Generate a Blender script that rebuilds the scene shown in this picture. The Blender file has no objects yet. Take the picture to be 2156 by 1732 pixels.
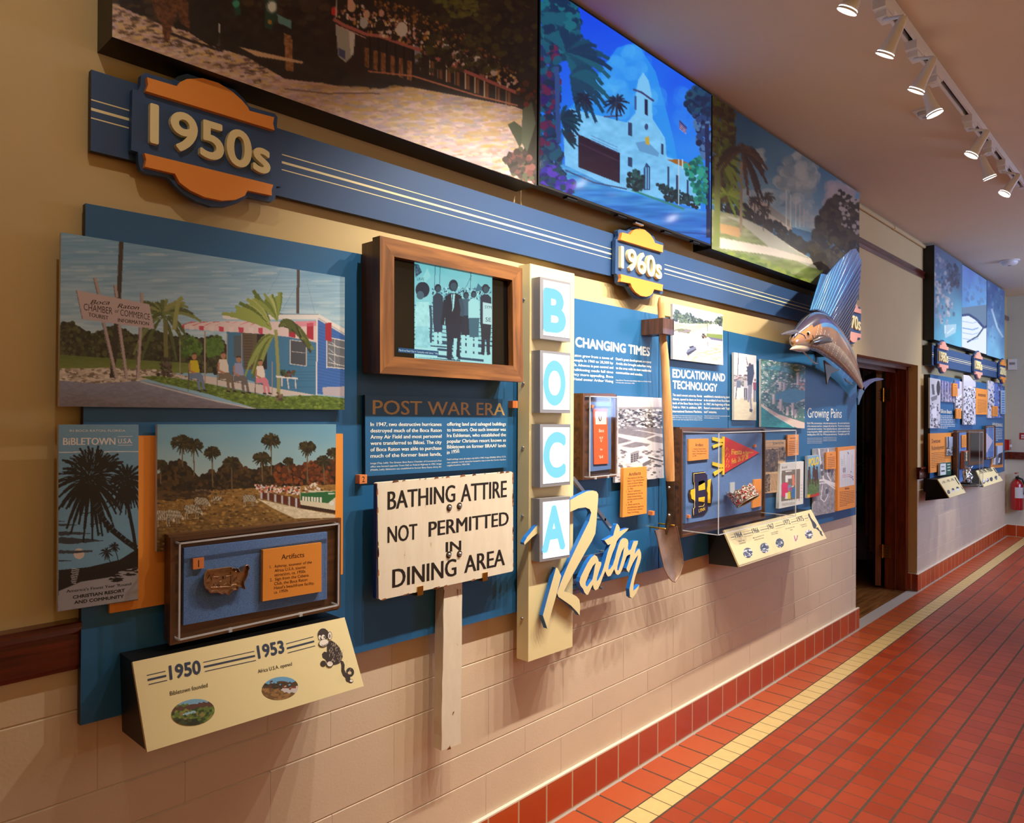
import bpy, bmesh, math, random
import numpy as np
from mathutils import Vector, Matrix, Euler
random.seed(7); RNG = np.random.default_rng(7)
sc = bpy.context.scene; COL = sc.collection
# ---------------- camera (level, looking down the corridor at the left wall) ----------------
CAM_H, WALL_D = 1.55, 1.78            # lens height, distance to the display wall (wall plane y = 0)
FPX, YAW, PITCH, ROLL = 1503.79, 0.80690746, 0.00270059, 0.00575671
_f = np.array([math.cos(PITCH)*math.sin(YAW), math.cos(PITCH)*math.cos(YAW), math.sin(PITCH)])
_r = np.cross(_f, [0, 0, 1]); _r /= np.linalg.norm(_r); _u = np.cross(_r, _f)
RR = math.cos(ROLL)*_r + math.sin(ROLL)*_u; UU = -math.sin(ROLL)*_r + math.cos(ROLL)*_u; FF = _f
CPOS = np.array([0, -WALL_D, CAM_H])
cam = bpy.data.cameras.new('camera'); cam.sensor_fit = 'HORIZONTAL'; cam.sensor_width = 36
cam.lens = 36*FPX/2156; cam.clip_start = 0.05; cam.clip_end = 100
cob = bpy.data.objects.new('camera', cam); COL.objects.link(cob)
cob.matrix_world = Matrix([[RR[i], UU[i], -FF[i], CPOS[i]] for i in range(3)] + [[0, 0, 0, 1]])
sc.camera = cob
# ---------------- exposure, world ----------------
vs = sc.view_settings; vs.view_transform = 'Standard'; vs.look = 'None'; vs.gamma = 1; vs.use_curve_mapping = False
vs.exposure = 0.0
sc.cycles.use_denoising = True; sc.cycles.max_bounces = 8; sc.cycles.sample_clamp_indirect = 4
sc.cycles.transparent_max_bounces = 16
w = bpy.data.worlds.new('world'); sc.world = w; w.use_nodes = True
w.node_tree.nodes['Background'].inputs[0].default_value = (0.45, 0.6, 1.0, 1)
w.node_tree.nodes['Background'].inputs[1].default_value = 0.6
# daylight falling in through the window of the right-hand wall, far down the corridor
def area(name, loc, rot, sx, sy, power, col):
    l = bpy.data.lights.new(name, 'AREA'); l.shape = 'RECTANGLE'; l.size = sx; l.size_y = sy; l.energy = power; l.color = col
    o = bpy.data.objects.new(name, l); o.location = loc; o.rotation_euler = rot; COL.objects.link(o); return o
area('window_daylight', (8.5, -3.72, 2.1), (math.radians(80), 0, 0), 2.8, 1.2, 120, (0.42, 0.58, 1.0))
# every track lamp: (x of the lens, aim point on the wall or floor, spot angle, watts)
LAMPS = [(.3, (.1, 0, 1.9), 110, 11), (1.25, (1.85, 0, 1.2), 90, 66), (1.65, (2.1, 0, 1.1), 96, 60), (2.03, (1.85, 0, 1.2), 96, 84),
         (2.42, (2.45, 0, 1.3), 100, 84), (2.81, (2.95, 0, 1.25), 100, 84), (3.21, (3.3, 0, 1.25), 100, 84),
         (3.51, (3.9, -1.75, 0.3), 60, 34), (4.19, (3.95, 0, 1.3), 100, 84), (4.66, (5.2, -1.6, 0.6), 60, 28),
         (5.05, (4.6, 0, 1.3), 104, 76)]
LAMPS2 = [(7.6, (8.1, 0, 1.1), 110, 66), (8.7, (8.6, 0, 1.1), 110, 66), (9.8, (9.6, 0, 1.1), 110, 50)]
# unseen lamps added across the corridor, aimed at the opposite wall for bounce fill
FILL_LAMPS = [(x, (x, -3.7, 1.9), 130, 70) for x in (-1.2, .4, 2.0, 3.6, 5.2)]
LAMP_COL = (1.0, 0.92, 0.80)
TRACK_Y, LENS_Z = -0.945, 2.86

# ---------------- measuring helpers: photo pixel -> place on a plane of the room ----------------
def ray(px, py): return RR*(px-1078)/FPX - UU*(py-866)/FPX + FF
def W(px, py, off=0.0):                # on a plane parallel to the display wall, `off` metres in front of it
    d = ray(px, py); t = (WALL_D-off)/d[1]; return Vector((d[0]*t, -off, CAM_H+d[2]*t))
def Fl(px, py, z=0.0):
    d = ray(px, py); t = (z-CAM_H)/d[2]; return Vector((d[0]*t, d[1]*t-WALL_D, z))
def Xp(px, py, x):
    d = ray(px, py); t = x/d[0]; return Vector((x, d[1]*t-WALL_D, CAM_H+d[2]*t))
def proj(P):
    v = np.asarray(P)-CPOS; a = v@FF
    return 1078+FPX*(v@RR)/a, 866-FPX*(v@UU)/a
def lin(c):
    c = np.asarray(c, float)/255.0
    return np.where(c <= 0.04045, c/12.92, ((c+0.055)/1.055)**2.4)

# ---------------- materials ----------------
MATS = {}
def nodes(name):
    m = bpy.data.materials.new(name); m.use_nodes = True
    return m, m.node_tree, m.node_tree.nodes, m.node_tree.links, m.node_tree.nodes['Principled BSDF']
def plain(name, col, rough=0.5, metal=0.0, var=0.0, scale=20, bump=0.0, bscale=200, coat=0.0, stretch=None):
    if name in MATS: return MATS[name]
    m, nt, N, L, b = nodes(name)
    c = lin(col); b.inputs['Base Color'].default_value = (*c, 1); b.inputs['Roughness'].default_value = rough
    b.inputs['Metallic'].default_value = metal; b.inputs['Coat Weight'].default_value = coat
    if var or bump:
        tc = N.new('ShaderNodeTexCoord'); mp = N.new('ShaderNodeMapping'); L.new(tc.outputs['Object'], mp.inputs[0])
        if stretch: mp.inputs['Scale'].default_value = stretch
    if var:
        n = N.new('ShaderNodeTexNoise'); n.inputs['Scale'].default_value = scale; n.inputs['Detail'].default_value = 5
        L.new(mp.outputs[0], n.inputs['Vector'])
        r = N.new('ShaderNodeValToRGB'); r.color_ramp.elements[0].position = 0.3; r.color_ramp.elements[1].position = 0.7
        r.color_ramp.elements[0].color = (*(c*(1-var)), 1); r.color_ramp.elements[1].color = (*np.minimum(c*(1+var), 1), 1)
        L.new(n.outputs['Fac'], r.inputs[0]); L.new(r.outputs[0], b.inputs['Base Color'])
    if bump:
        n2 = N.new('ShaderNodeTexNoise'); n2.inputs['Scale'].default_value = bscale; L.new(mp.outputs[0], n2.inputs['Vector'])
        bp = N.new('ShaderNodeBump'); bp.inputs['Strength'].default_value = bump; bp.inputs['Distance'].default_value = 0.002
        L.new(n2.outputs['Fac'], bp.inputs['Height']); L.new(bp.outputs[0], b.inputs['Normal'])
    MATS[name] = m; return m
def attr_mat(name, rough=0.5, emit=0.0, coat=0.0, metal=0.0):
    m, nt, N, L, b = nodes(name)
    a = N.new('ShaderNodeAttribute'); a.attribute_name = 'Col'
    b.inputs['Roughness'].default_value = rough; b.inputs['Coat Weight'].default_value = coat; b.inputs['Metallic'].default_value = metal
    b.inputs['Coat Roughness'].default_value = 0.08
    if emit:
        b.inputs['Base Color'].default_value = (0.01, 0.01, 0.012, 1)
        L.new(a.outputs['Color'], b.inputs['Emission Color']); b.inputs['Emission Strength'].default_value = emit
    else: L.new(a.outputs['Color'], b.inputs['Base Color'])
    MATS[name] = m; return m
attr_mat('paint', 0.55); attr_mat('print', 0.42); attr_mat('gloss_paint', 0.25, coat=0.6); attr_mat('screen', 0.09, emit=1.0)
attr_mat('lit_sign', 0.3, emit=1.5); attr_mat('fish_paint', 0.22, coat=1.0); attr_mat('soft_screen', 0.12, emit=0.85); attr_mat('jewel', 0.12, coat=0.5)
def wood(name, c0, c1, rough=0.45, axis=0, scale=9, coat=0.15):
    m, nt, N, L, b = nodes(name)
    tc = N.new('ShaderNodeTexCoord'); mp = N.new('ShaderNodeMapping'); L.new(tc.outputs['Object'], mp.inputs[0])
    s = [14, 14, 14]; s[axis] = 1.2; mp.inputs['Scale'].default_value = s
    n = N.new('ShaderNodeTexNoise'); n.inputs['Scale'].default_value = scale/3; n.inputs['Detail'].default_value = 7; n.inputs['Distortion'].default_value = 0.6
    L.new(mp.outputs[0], n.inputs['Vector'])
    r = N.new('ShaderNodeValToRGB'); r.color_ramp.elements[0].position = 0.32; r.color_ramp.elements[1].position = 0.68
    r.color_ramp.elements[0].color = (*lin(c0), 1); r.color_ramp.elements[1].color = (*lin(c1), 1)
    L.new(n.outputs['Fac'], r.inputs[0]); L.new(r.outputs[0], b.inputs['Base Color'])
    b.inputs['Roughness'].default_value = rough; b.inputs['Coat Weight'].default_value = coat
    bp = N.new('ShaderNodeBump'); bp.inputs['Strength'].default_value = 0.25; bp.inputs['Distance'].default_value = 0.001
    L.new(n.outputs['Fac'], bp.inputs['Height']); L.new(bp.outputs[0], b.inputs['Normal'])
    MATS[name] = m; return m
wood('oak_x', (98, 58, 24), (158, 102, 50), axis=0); wood('oak_z', (98, 58, 24), (158, 102, 50), axis=2)
wood('dark_oak_x', (58, 36, 18), (112, 70, 38), axis=0); wood('dark_oak_z', (58, 36, 18), (112, 70, 38), axis=2)
wood('mahogany_x', (62, 20, 10), (112, 42, 22), axis=0, rough=0.3, coat=0.5); wood('mahogany_z', (84, 34, 16), (140, 62, 30), axis=2, rough=0.3, coat=0.4)
wood('ash_z', (186, 126, 70), (222, 168, 108), axis=2, rough=0.5); wood('red_wood_z', (120, 52, 22), (176, 86, 38), axis=2, rough=0.4)
wood('floor_wood', (96, 58, 26), (150, 96, 46), axis=0, rough=0.35)
plain('navy_panel', (36, 98, 146), 0.42, bump=0.05, bscale=900); plain('navy_edge', (16, 26, 44), 0.5)
plain('navy_sign', (44, 76, 120), 0.5); plain('black', (14, 13, 13), 0.45); plain('black_gloss', (8, 8, 9), 0.15)
plain('orange_board', (238, 150, 58), 0.5); plain('cream_sign', (232, 214, 160), 0.5); plain('letter_cream', (240, 226, 170), 0.5)
plain('white_metal', (225, 222, 218), 0.4); plain('steel', (170, 172, 176), 0.35, 0.9); plain('brass', (205, 160, 70), 0.3, 1.0)
plain('grey_frame', (150, 148, 150), 0.4, 0.3); plain('blue_edge', (30, 108, 190), 0.4); plain('white_edge', (232, 230, 224), 0.5)
plain('fabric_blue', (92, 124, 178), 0.95, var=0.28, scale=420, bump=0.5, bscale=700)
plain('cream_plaster', (206, 180, 128), 0.7, var=0.025, scale=3, bump=0.05, bscale=60)
plain('ceiling_paint', (222, 204, 176), 0.85, var=0.02, scale=2); plain('far_paint', (196, 192, 172), 0.75)
plain('tag_orange', (226, 132, 70), 0.5); plain('chrome', (210, 210, 212), 0.15, 1.0); plain('red_enamel', (165, 14, 18), 0.25, coat=0.6)
plain('rust_metal', (150, 122, 104), 0.5, 0.55, var=0.3, scale=14, bump=0.2, bscale=80); plain('dark_metal', (82, 62, 44), 0.4, 0.7, var=0.35, scale=25)
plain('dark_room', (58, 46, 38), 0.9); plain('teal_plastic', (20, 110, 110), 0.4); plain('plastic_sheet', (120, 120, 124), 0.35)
plain('tiara_silver', (206, 192, 176), 0.25, 0.9, var=0.15, scale=90, bump=0.4, bscale=160); plain('pewter', (172, 138, 110), 0.3, 0.85, var=0.2, scale=60, bump=0.6, bscale=90); plain('glass_tint', (120, 140, 140), 0.1)
plain('crown_inner', (52, 42, 38), 0.6); plain('lens', (255, 250, 240), 0.3)
b = MATS['lens'].node_tree.nodes['Principled BSDF']; b.inputs['Emission Color'].default_value = (1, 0.95, 0.88, 1); b.inputs['Emission Strength'].default_value = 9
def acrylic():
    m = bpy.data.materials.new('acrylic'); m.use_nodes = True; nt = m.node_tree; N = nt.nodes; L = nt.links; N.clear()
    o = N.new('ShaderNodeOutputMaterial'); mx = N.new('ShaderNodeMixShader'); tr = N.new('ShaderNodeBsdfTransparent'); gl = N.new('ShaderNodeBsdfGlossy')
    tr.inputs[0].default_value = (0.99, 0.995, 0.995, 1); gl.inputs['Roughness'].default_value = 0.04
    lw = N.new('ShaderNodeLayerWeight'); lw.inputs[0].default_value = 0.3
    mr = N.new('ShaderNodeMath'); mr.operation = 'MULTIPLY'; mr.inputs[1].default_value = 0.12
    L.new(lw.outputs['Fresnel'], mr.inputs[0]); L.new(mr.outputs[0], mx.inputs[0]); L.new(tr.outputs[0], mx.inputs[1]); L.new(gl.outputs[0], mx.inputs[2]); L.new(mx.outputs[0], o.inputs[0])
    MATS['acrylic'] = m
    m, nt, N, L, b = nodes('acrylic_edge'); b.inputs['Base Color'].default_value = (0.75, 0.76, 0.78, 1); b.inputs['Roughness'].default_value = 0.15
    b.inputs['Alpha'].default_value = 0.55; MATS['acrylic_edge'] = m
acrylic()

# ---------------- mesh builder ----------------
class MB:
    def __init__(s): s.v = []; s.f = []; s.m = []; s.c = []; s.sm = []
    def add(s, vs_, fs, mat='paint', col=(200, 200, 200), smooth=False):
        k = len(s.v); s.v += [tuple(p) for p in vs_]
        for f in fs: s.f.append([i+k for i in f]); s.m.append(mat); s.c.append(col); s.sm.append(smooth)
    def box(s, lo, hi, mat='paint', col=(200, 200, 200), skip=''):
        (x0, y0, z0), (x1, y1, z1) = lo, hi
        v = [(x0,y0,z0),(x1,y0,z0),(x1,y1,z0),(x0,y1,z0),(x0,y0,z1),(x1,y0,z1),(x1,y1,z1),(x0,y1,z1)]
        s.add(v, [(0,3,2,1),(4,5,6,7),(0,1,5,4),(1,2,6,5),(2,3,7,6),(3,0,4,7)], mat, col)
    def slab(s, quad, back, mat='paint', col=(200,200,200), fmat=None, fcol=None):   # quad TL,TR,BR,BL front; back = offset vector
        return s.prism(quad, back, mat, col, fmat, fcol)
    def prism(s, poly, back, mat='paint', col=(200,200,200), fmat=None, fcol=None):
        n = len(poly); back = Vector(back); P = [Vector(p) for p in poly]
        area2 = sum((P[i].cross(P[(i+1) % n]) for i in range(n)), Vector())
        if area2.dot(back) > 0: P.reverse()
        k = P+[p+back for p in P]
        s.add(k, [list(range(n))], fmat or mat, fcol or col)
        s.add(k, [list(range(2*n-1, n-1, -1))]+[[(i+1) % n, i, i+n, (i+1) % n+n] for i in range(n)], mat, col)
    def ngon(s, poly, mat='paint', col=(200,200,200)): s.add(poly, [list(range(len(poly)))], mat, col)
    def tube(s, pts, rad, mat='paint', col=(200,200,200), n=10, caps=True, smooth=True):
        pts = [Vector(p) for p in pts]; rad = rad if isinstance(rad, (list, tuple)) else [rad]*len(pts)
        ring = []; up = None
        for i, p in enumerate(pts):
            d = (pts[min(i+1, len(pts)-1)]-pts[max(i-1, 0)]).normalized()
            if up is None: up = d.orthogonal().normalized()
            a = (up-d*up.dot(d)).normalized(); up = a; b2 = d.cross(a)
            ring += [p+(a*math.cos(t)+b2*math.sin(t))*rad[i] for t in [2*math.pi*j/n for j in range(n)]]
        fs = [[i*n+j, i*n+(j+1) % n, (i+1)*n+(j+1) % n, (i+1)*n+j] for i in range(len(pts)-1) for j in range(n)]
        s.add(ring, fs, mat, col, smooth)
        if caps:
            s.add(ring[:n], [list(range(n-1, -1, -1))], mat, col); s.add(ring[-n:], [list(range(n))], mat, col)
    def build(s, name, parent=None, loc=None):
        me = bpy.data.meshes.new(name); off = Vector(loc) if loc is not None else (ORG[parent.name] if parent else Z0)
        me.from_pydata([tuple(Vector(p)-off) for p in s.v], [], s.f)
        names = list(dict.fromkeys(s.m))
        for n in names: me.materials.append(MATS[n])
        ix = {n: i for i, n in enumerate(names)}
        me.polygons.foreach_set('material_index', [ix[m] for m in s.m])
        me.polygons.foreach_set('use_smooth', s.sm)
        if any(n in ATTR for n in names):
            a = me.color_attributes.new('Col', 'FLOAT_COLOR', 'CORNER')
            cl = lin(np.array(s.c, float)); reps = [len(f) for f in s.f]
            arr = np.ones((sum(reps), 4)); arr[:, :3] = np.repeat(cl, reps, axis=0)
            a.data.foreach_set('color', arr.ravel().astype(np.float32))
        me.update()
        o = bpy.data.objects.new(name, me); COL.objects.link(o)
        if parent is not None: o.parent = parent; o.location = off-ORG[parent.name]
        else: o.location = off
        ORG[o.name] = off
        return o
ATTR = {'paint', 'print', 'gloss_paint', 'screen', 'lit_sign', 'fish_paint', 'soft_screen', 'jewel'}
ORG = {}
def tag(o, label, cat, group=None):
    o['label'] = label; o['category'] = cat
    if group: o['group'] = group
    return o
def thing(name, label, cat, loc, group=None):
    o = bpy.data.objects.new(name, None); COL.objects.link(o); o.location = loc; o.empty_display_size = 0.1; ORG[o.name] = Vector(loc)
    return tag(o, label, cat, group)
def struct(o): o['kind'] = 'structure'; return o
Z0 = Vector((0, 0, 0))
def cen(ps): return sum((Vector(p) for p in ps), Vector())/len(ps)
# ---------------- lettering ----------------
def glyphs(s, bold=0.0, res=3, shear=0.0, extrude=0.0, spacing=1.0):
    cu = bpy.data.curves.new('t', 'FONT'); cu.body = s; cu.resolution_u = res; cu.offset = bold; cu.shear = shear; cu.extrude = extrude; cu.space_character = spacing
    o = bpy.data.objects.new('t', cu); COL.objects.link(o)
    me = bpy.data.meshes.new_from_object(o)
    v = np.array([q.co[:] for q in me.vertices]); f = [list(p.vertices) for p in me.polygons]
    bpy.data.objects.remove(o); bpy.data.curves.remove(cu); bpy.data.meshes.remove(me)
    return v, f
CAPH = float(np.ptp(glyphs('H')[0][:, 1]))
def text3(mb, s, O, R, U, h, length=None, cond=1.0, bold=0.0, col=(0, 0, 0), mat='print', lift=0.0004, shear=0.0, ext=0.0, align='l', res=3, spacing=1.0):
    """lay a line of lettering: O baseline start, R/U unit vectors, h capital height; bold thickens the strokes"""
    R = Vector(R).normalized(); U = Vector(U); Nn = R.cross(U).normalized()
    v, f = glyphs(s, 0.0, res, shear, ext/h*CAPH if ext else 0, spacing)
    if len(v) == 0: return
    x0, x1 = v[:, 0].min()-bold, v[:, 0].max()+bold; sy = h/(CAPH+2*bold); sx = (length/(x1-x0)) if length else sy*cond
    wd = (x1-x0)*sx; sh = {'l': 0, 'c': -wd/2, 'r': -wd}[align]
    zz = v[:, 2]*sy; O = Vector(O)+Nn*lift
    if bold == 0: sh_ = [(0, 0)]
    elif bold < .03 and not ext: sh_ = [(-bold, 0), (bold, 0)]
    else: sh_ = [(bold*math.cos(t), bold*math.sin(t)) for t in np.arange(8)*math.pi/4]
    for ci, (bx, by) in enumerate(sh_):
        P = [O+Nn*(ci*2.5e-5)+R*float((a[0]+bx-x0)*sx+sh)+U*float((a[1]+by+bold)*sy)+Nn*float(z-(zz.min() if ext else 0)) for a, z in zip(v, zz)]
        mb.add(P, f, mat, col)
def text(mb, s, A, B, h, off, **k):
    """lettering on a plane parallel to the wall: A/B baseline ends in photo pixels, h capital height in pixels at A"""
    a = W(*A, off); b2 = W(*B, off); hh = (W(A[0], A[1]-h, off)-a).z
    text3(mb, s, a, b2-a, (0, 0, 1), hh, length=(b2-a).length if 'cond' not in k else None, **k)
# ---------------- painted prints: a colour field painted in numpy, stored on a fine grid mesh ----------------
def vnoise(h, w_, sy, sx):
    g = RNG.random((int(h/sy)+3, int(w_/sx)+3)); y = np.arange(h)/sy; x = np.arange(w_)/sx
    yi = y.astype(int); xi = x.astype(int); fy = (y-yi)[:, None]; fx = (x-xi)[None]; fy = fy*fy*(3-2*fy); fx = fx*fx*(3-2*fx)
    a = g[yi][:, xi]; b2 = g[yi][:, xi+1]; c = g[yi+1][:, xi]; d = g[yi+1][:, xi+1]
    return (a*(1-fx)+b2*fx)*(1-fy)+(c*(1-fx)+d*fx)*fy-0.5
class Canvas:
    def __init__(s, x0, y0, x1, y1, k=1.0, bg=(128, 128, 128)):
        s.x0, s.y0, s.k = x0, y0, k; s.H = int((y1-y0)*k)+2; s.Wd = int((x1-x0)*k)+2
        s.b = np.empty((s.H, s.Wd, 3)); s.b[:] = bg
    def q(s, pts): return (np.asarray(pts, float)-(s.x0, s.y0))*s.k
    def mask(s, poly):
        p = s.q(poly); i0 = max(int(p[:, 0].min()), 0); i1 = min(int(p[:, 0].max())+2, s.Wd); j0 = max(int(p[:, 1].min()), 0); j1 = min(int(p[:, 1].max())+2, s.H)
        if i1 <= i0 or j1 <= j0: return None
        X, Y = np.meshgrid(np.arange(i0, i1)+.5, np.arange(j0, j1)+.5); m = np.zeros(X.shape, bool)
        n = len(p)
        for a in range(n):
            xa, ya = p[a]; xb, yb = p[(a+1) % n]
            if ya == yb: continue
            m ^= ((ya > Y) != (yb > Y)) & (X < (xb-xa)*(Y-ya)/(yb-ya)+xa)
        return slice(j0, j1), slice(i0, i1), m
    def fill(s, poly, c, a=1.0):
        r = s.mask(poly)
        if r is None: return
        j, i, m = r; t = s.b[j, i]; t[m] = t[m]*(1-a)+np.array(c, float)*a
    def grad(s, poly, c0, c1, nz=0.0, sy=6, sx=12):
        r = s.mask(poly)
        if r is None: return
        j, i, m = r; t = s.b[j, i]; h = t.shape[0]; f = np.linspace(0, 1, h)[:, None]*np.ones((1, t.shape[1]))
        if nz: f = np.clip(f+vnoise(*f.shape, sy*s.k, sx*s.k)*nz, 0, 1)
        cc = np.array(c0, float)*(1-f[..., None])+np.array(c1, float)*f[..., None]; t[m] = cc[m]
    def noise(s, poly, amp, sy, sx, tint=(1, 1, 1)):
        r = s.mask(poly)
        if r is None: return
        j, i, m = r; t = s.b[j, i]; n = (vnoise(t.shape[0], t.shape[1], max(sy*s.k, 1), max(sx*s.k, 1))+0.5*vnoise(t.shape[0], t.shape[1], max(sy*s.k/2, 1), max(sx*s.k/2, 1)))*amp
        t[m] = np.clip(t[m]+n[m][:, None]*np.array(tint), 0, 255)
    def line(s, pts, w_, c, a=1.0):
        for (xa, ya), (xb, yb) in zip(pts[:-1], pts[1:]):
            dx, dy = xb-xa, yb-ya; l = math.hypot(dx, dy) or 1; nx, ny = -dy/l*w_/2, dx/l*w_/2
            s.fill([(xa+nx, ya+ny), (xb+nx, yb+ny), (xb-nx, yb-ny), (xa-nx, ya-ny)], c, a)
    def ell(s, cx, cy, rx, ry, c, a=1.0, n=14): s.fill([(cx+rx*math.cos(t), cy+ry*math.sin(t)) for t in np.linspace(0, 2*math.pi, n, endpoint=False)], c, a)
    def blobs(s, poly, n, r0, r1, cols, asp=1.0, a=1.0):
        r = s.mask(poly)
        if r is None: return
        j, i, m = r; ys, xs = np.nonzero(m)
        if len(ys) == 0: return
        pick = RNG.integers(0, len(ys), n)
        for q in pick:
            y = ys[q]+j.start; x = xs[q]+i.start; rr = RNG.uniform(r0, r1)*s.k; rx = max(rr*asp, .6); ry = max(rr, .6)
            c = np.array(cols[RNG.integers(len(cols))], float)
            a0, a1 = max(int(y-ry), 0), min(int(y+ry)+1, s.H); b0, b1 = max(int(x-rx), 0), min(int(x+rx)+1, s.Wd)
            if a1 <= a0 or b1 <= b0: continue
            Y, X = np.ogrid[a0:a1, b0:b1]; mm = ((Y-y)/ry)**2+((X-x)/rx)**2 <= 1.05
            t = s.b[a0:a1, b0:b1]; t[mm] = t[mm]*(1-a)+c*a
    def palm(s, x, y, L, n, cols, w_=None, droop=0.5, a0=0, a1=360):
        for k in range(n):
            t = math.radians(a0+(a1-a0)*(k+random.random()*.6)/n); l = L*random.uniform(.75, 1.1); c = random.choice(cols)
            pts = []
            for u in np.linspace(0, 1, 7):
                pts.append((x+math.cos(t)*l*u, y-math.sin(t)*l*u+droop*l*u*u))
            ww = (w_ or L*.16)
            for q in range(6): s.line(pts[q:q+2], ww*(math.sin(math.pi*(q+.7)/7)), c)
    def grid(s, name, quad, parent, mat='print', res=1.6, lift=0.0003, mb=None, step=1.6):
        """hang the painting as a fine coloured grid on the 3-D quad TL,TR,BR,BL"""
        TL, TR, BR, BL = [np.array(Vector(p)) for p in quad]
        nrm = np.cross(TR-TL, BL-TL); nrm /= np.linalg.norm(nrm)
        if nrm@(CPOS-TL) < 0: nrm = -nrm
        pp = [proj(p) for p in (TL, TR, BR, BL)]
        nx = max(int(max(abs(pp[1][0]-pp[0][0]), abs(pp[2][0]-pp[3][0]))/step), 2); ny = max(int(max(abs(pp[3][1]-pp[0][1]), abs(pp[2][1]-pp[1][1]))/step), 2)
        # even steps across the picture
        u, v = np.meshgrid(np.linspace(0, 1, nx+1), np.linspace(0, 1, ny+1)); u = u[..., None]; v = v[..., None]
        P = (TL*(1-u)+TR*u)*(1-v)+(BL*(1-u)+BR*u)*v+nrm*lift
        d = P-CPOS; a = d@FF; X = 1078+FPX*(d@RR)/a; Y = 866-FPX*(d@UU)/a
        fx = np.clip((X-s.x0)*s.k-.5, 0, s.Wd-1.001); fy = np.clip((Y-s.y0)*s.k-.5, 0, s.H-1.001)
        xi = fx.astype(int); yi = fy.astype(int); fx = (fx-xi)[..., None]; fy = (fy-yi)[..., None]
        xi1 = np.minimum(xi+1, s.Wd-1); yi1 = np.minimum(yi+1, s.H-1)
        c = (s.b[yi, xi]*(1-fx)+s.b[yi, xi1]*fx)*(1-fy)+(s.b[yi1, xi]*(1-fx)+s.b[yi1, xi1]*fx)*fy
        me = bpy.data.meshes.new(name); nv = (nx+1)*(ny+1); off = ORG[parent.name] if parent else cen(quad)
        i = np.arange(nx*ny); r = i//nx; q = i % nx; k = r*(nx+1)+q
        faces = np.stack([k, k+nx+1, k+nx+2, k+1], 1)
        me.vertices.add(nv); me.vertices.foreach_set('co', (P.reshape(-1, 3)-np.array(off)).ravel().astype(np.float32))
        me.loops.add(4*nx*ny); me.polygons.add(nx*ny)
        me.loops.foreach_set('vertex_index', faces.ravel().astype(np.int32)); me.polygons.foreach_set('loop_start', (np.arange(nx*ny)*4).astype(np.int32))
        me.update(calc_edges=True); me.validate()
        at = me.color_attributes.new('Col', 'FLOAT_COLOR', 'POINT'); arr = np.ones((nv, 4)); arr[:, :3] = lin(np.clip(c.reshape(-1, 3), 0, 255))
        at.data.foreach_set('color', arr.ravel().astype(np.float32)); me.materials.append(MATS[mat])
        o = bpy.data.objects.new(name, me); COL.objects.link(o)
        if parent: o.parent = parent
        else: o.location = off
        ORG[o.name] = Vector(off); return o
def quadW(pts, off): return [W(x, y, off) for x, y in pts]
def panel(name, label, cat, pts, off, thick, edge=(225, 222, 214), face=None, group=None, edge_mat='paint', face_mat='paint', canvas=None, step=1.6, extra=None, res_mat='print'):
    """a mounted board: rigid backing board with its printed face"""
    Q = quadW(pts, off); loc = cen(Q); loc.y = -off+thick
    mb = MB(); mb.prism(Q, (0, thick, 0), edge_mat, edge, face_mat, face or edge)
    o = mb.build(name, None, loc); tag(o, label, cat, group)
    if canvas is not None: canvas.grid('printed_image', Q, o, res_mat, step=step)
    if extra is not None: extra.build('printed_text', o)
    return o
# =====================================================================  ROOM
class NB:
    def __init__(s, name):
        s.m, s.nt, s.N, s.L, s.b = nodes(name); MATS[name] = s.m
        tc = s.N.new('ShaderNodeTexCoord'); sp = s.N.new('ShaderNodeSeparateXYZ'); s.L.new(tc.outputs['Object'], sp.inputs[0])
        s.co = tc.outputs['Object']; s.x, s.y, s.z = sp.outputs
    def op(s, o, a, b2=0.0, c=None):
        n = s.N.new('ShaderNodeMath'); n.operation = o
        for i, v in enumerate((a, b2) if c is None else (a, b2, c)):
            if hasattr(v, 'node'): s.L.new(v, n.inputs[i])
            else: n.inputs[i].default_value = v
        return n.outputs[0]
    def comb(s, a, b2, c=0.0):
        n = s.N.new('ShaderNodeCombineXYZ')
        for i, v in enumerate((a, b2, c)):
            if hasattr(v, 'node'): s.L.new(v, n.inputs[i])
            else: n.inputs[i].default_value = v
        return n.outputs[0]
    def white(s, v):
        n = s.N.new('ShaderNodeTexWhiteNoise'); n.noise_dimensions = '3D'; s.L.new(v, n.inputs['Vector']); return n.outputs['Value']
    def noise(s, sc_, det=4):
        n = s.N.new('ShaderNodeTexNoise'); n.inputs['Scale'].default_value = sc_; n.inputs['Detail'].default_value = det; s.L.new(s.co, n.inputs['Vector']); return n.outputs['Fac']
    def mix(s, f, a, b2):
        n = s.N.new('ShaderNodeMix'); n.data_type = 'RGBA'
        for i, v in ((0, f), (6, a), (7, b2)):
            if hasattr(v, 'node'): s.L.new(v, n.inputs[i])
            elif i == 0: n.inputs[i].default_value = v
            else: n.inputs[i].default_value = (*lin(v), 1)
        return n.outputs[2]
    def fr(s, v, pitch, off=0.0): return s.op('DIVIDE', s.op('SUBTRACT', v, off), pitch)
    def joint(s, t, wd):    # 1 inside the joint
        f = s.op('FRACT', t); d = s.op('MINIMUM', f, s.op('SUBTRACT', 1.0, f)); return s.op('LESS_THAN', d, wd)
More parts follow.
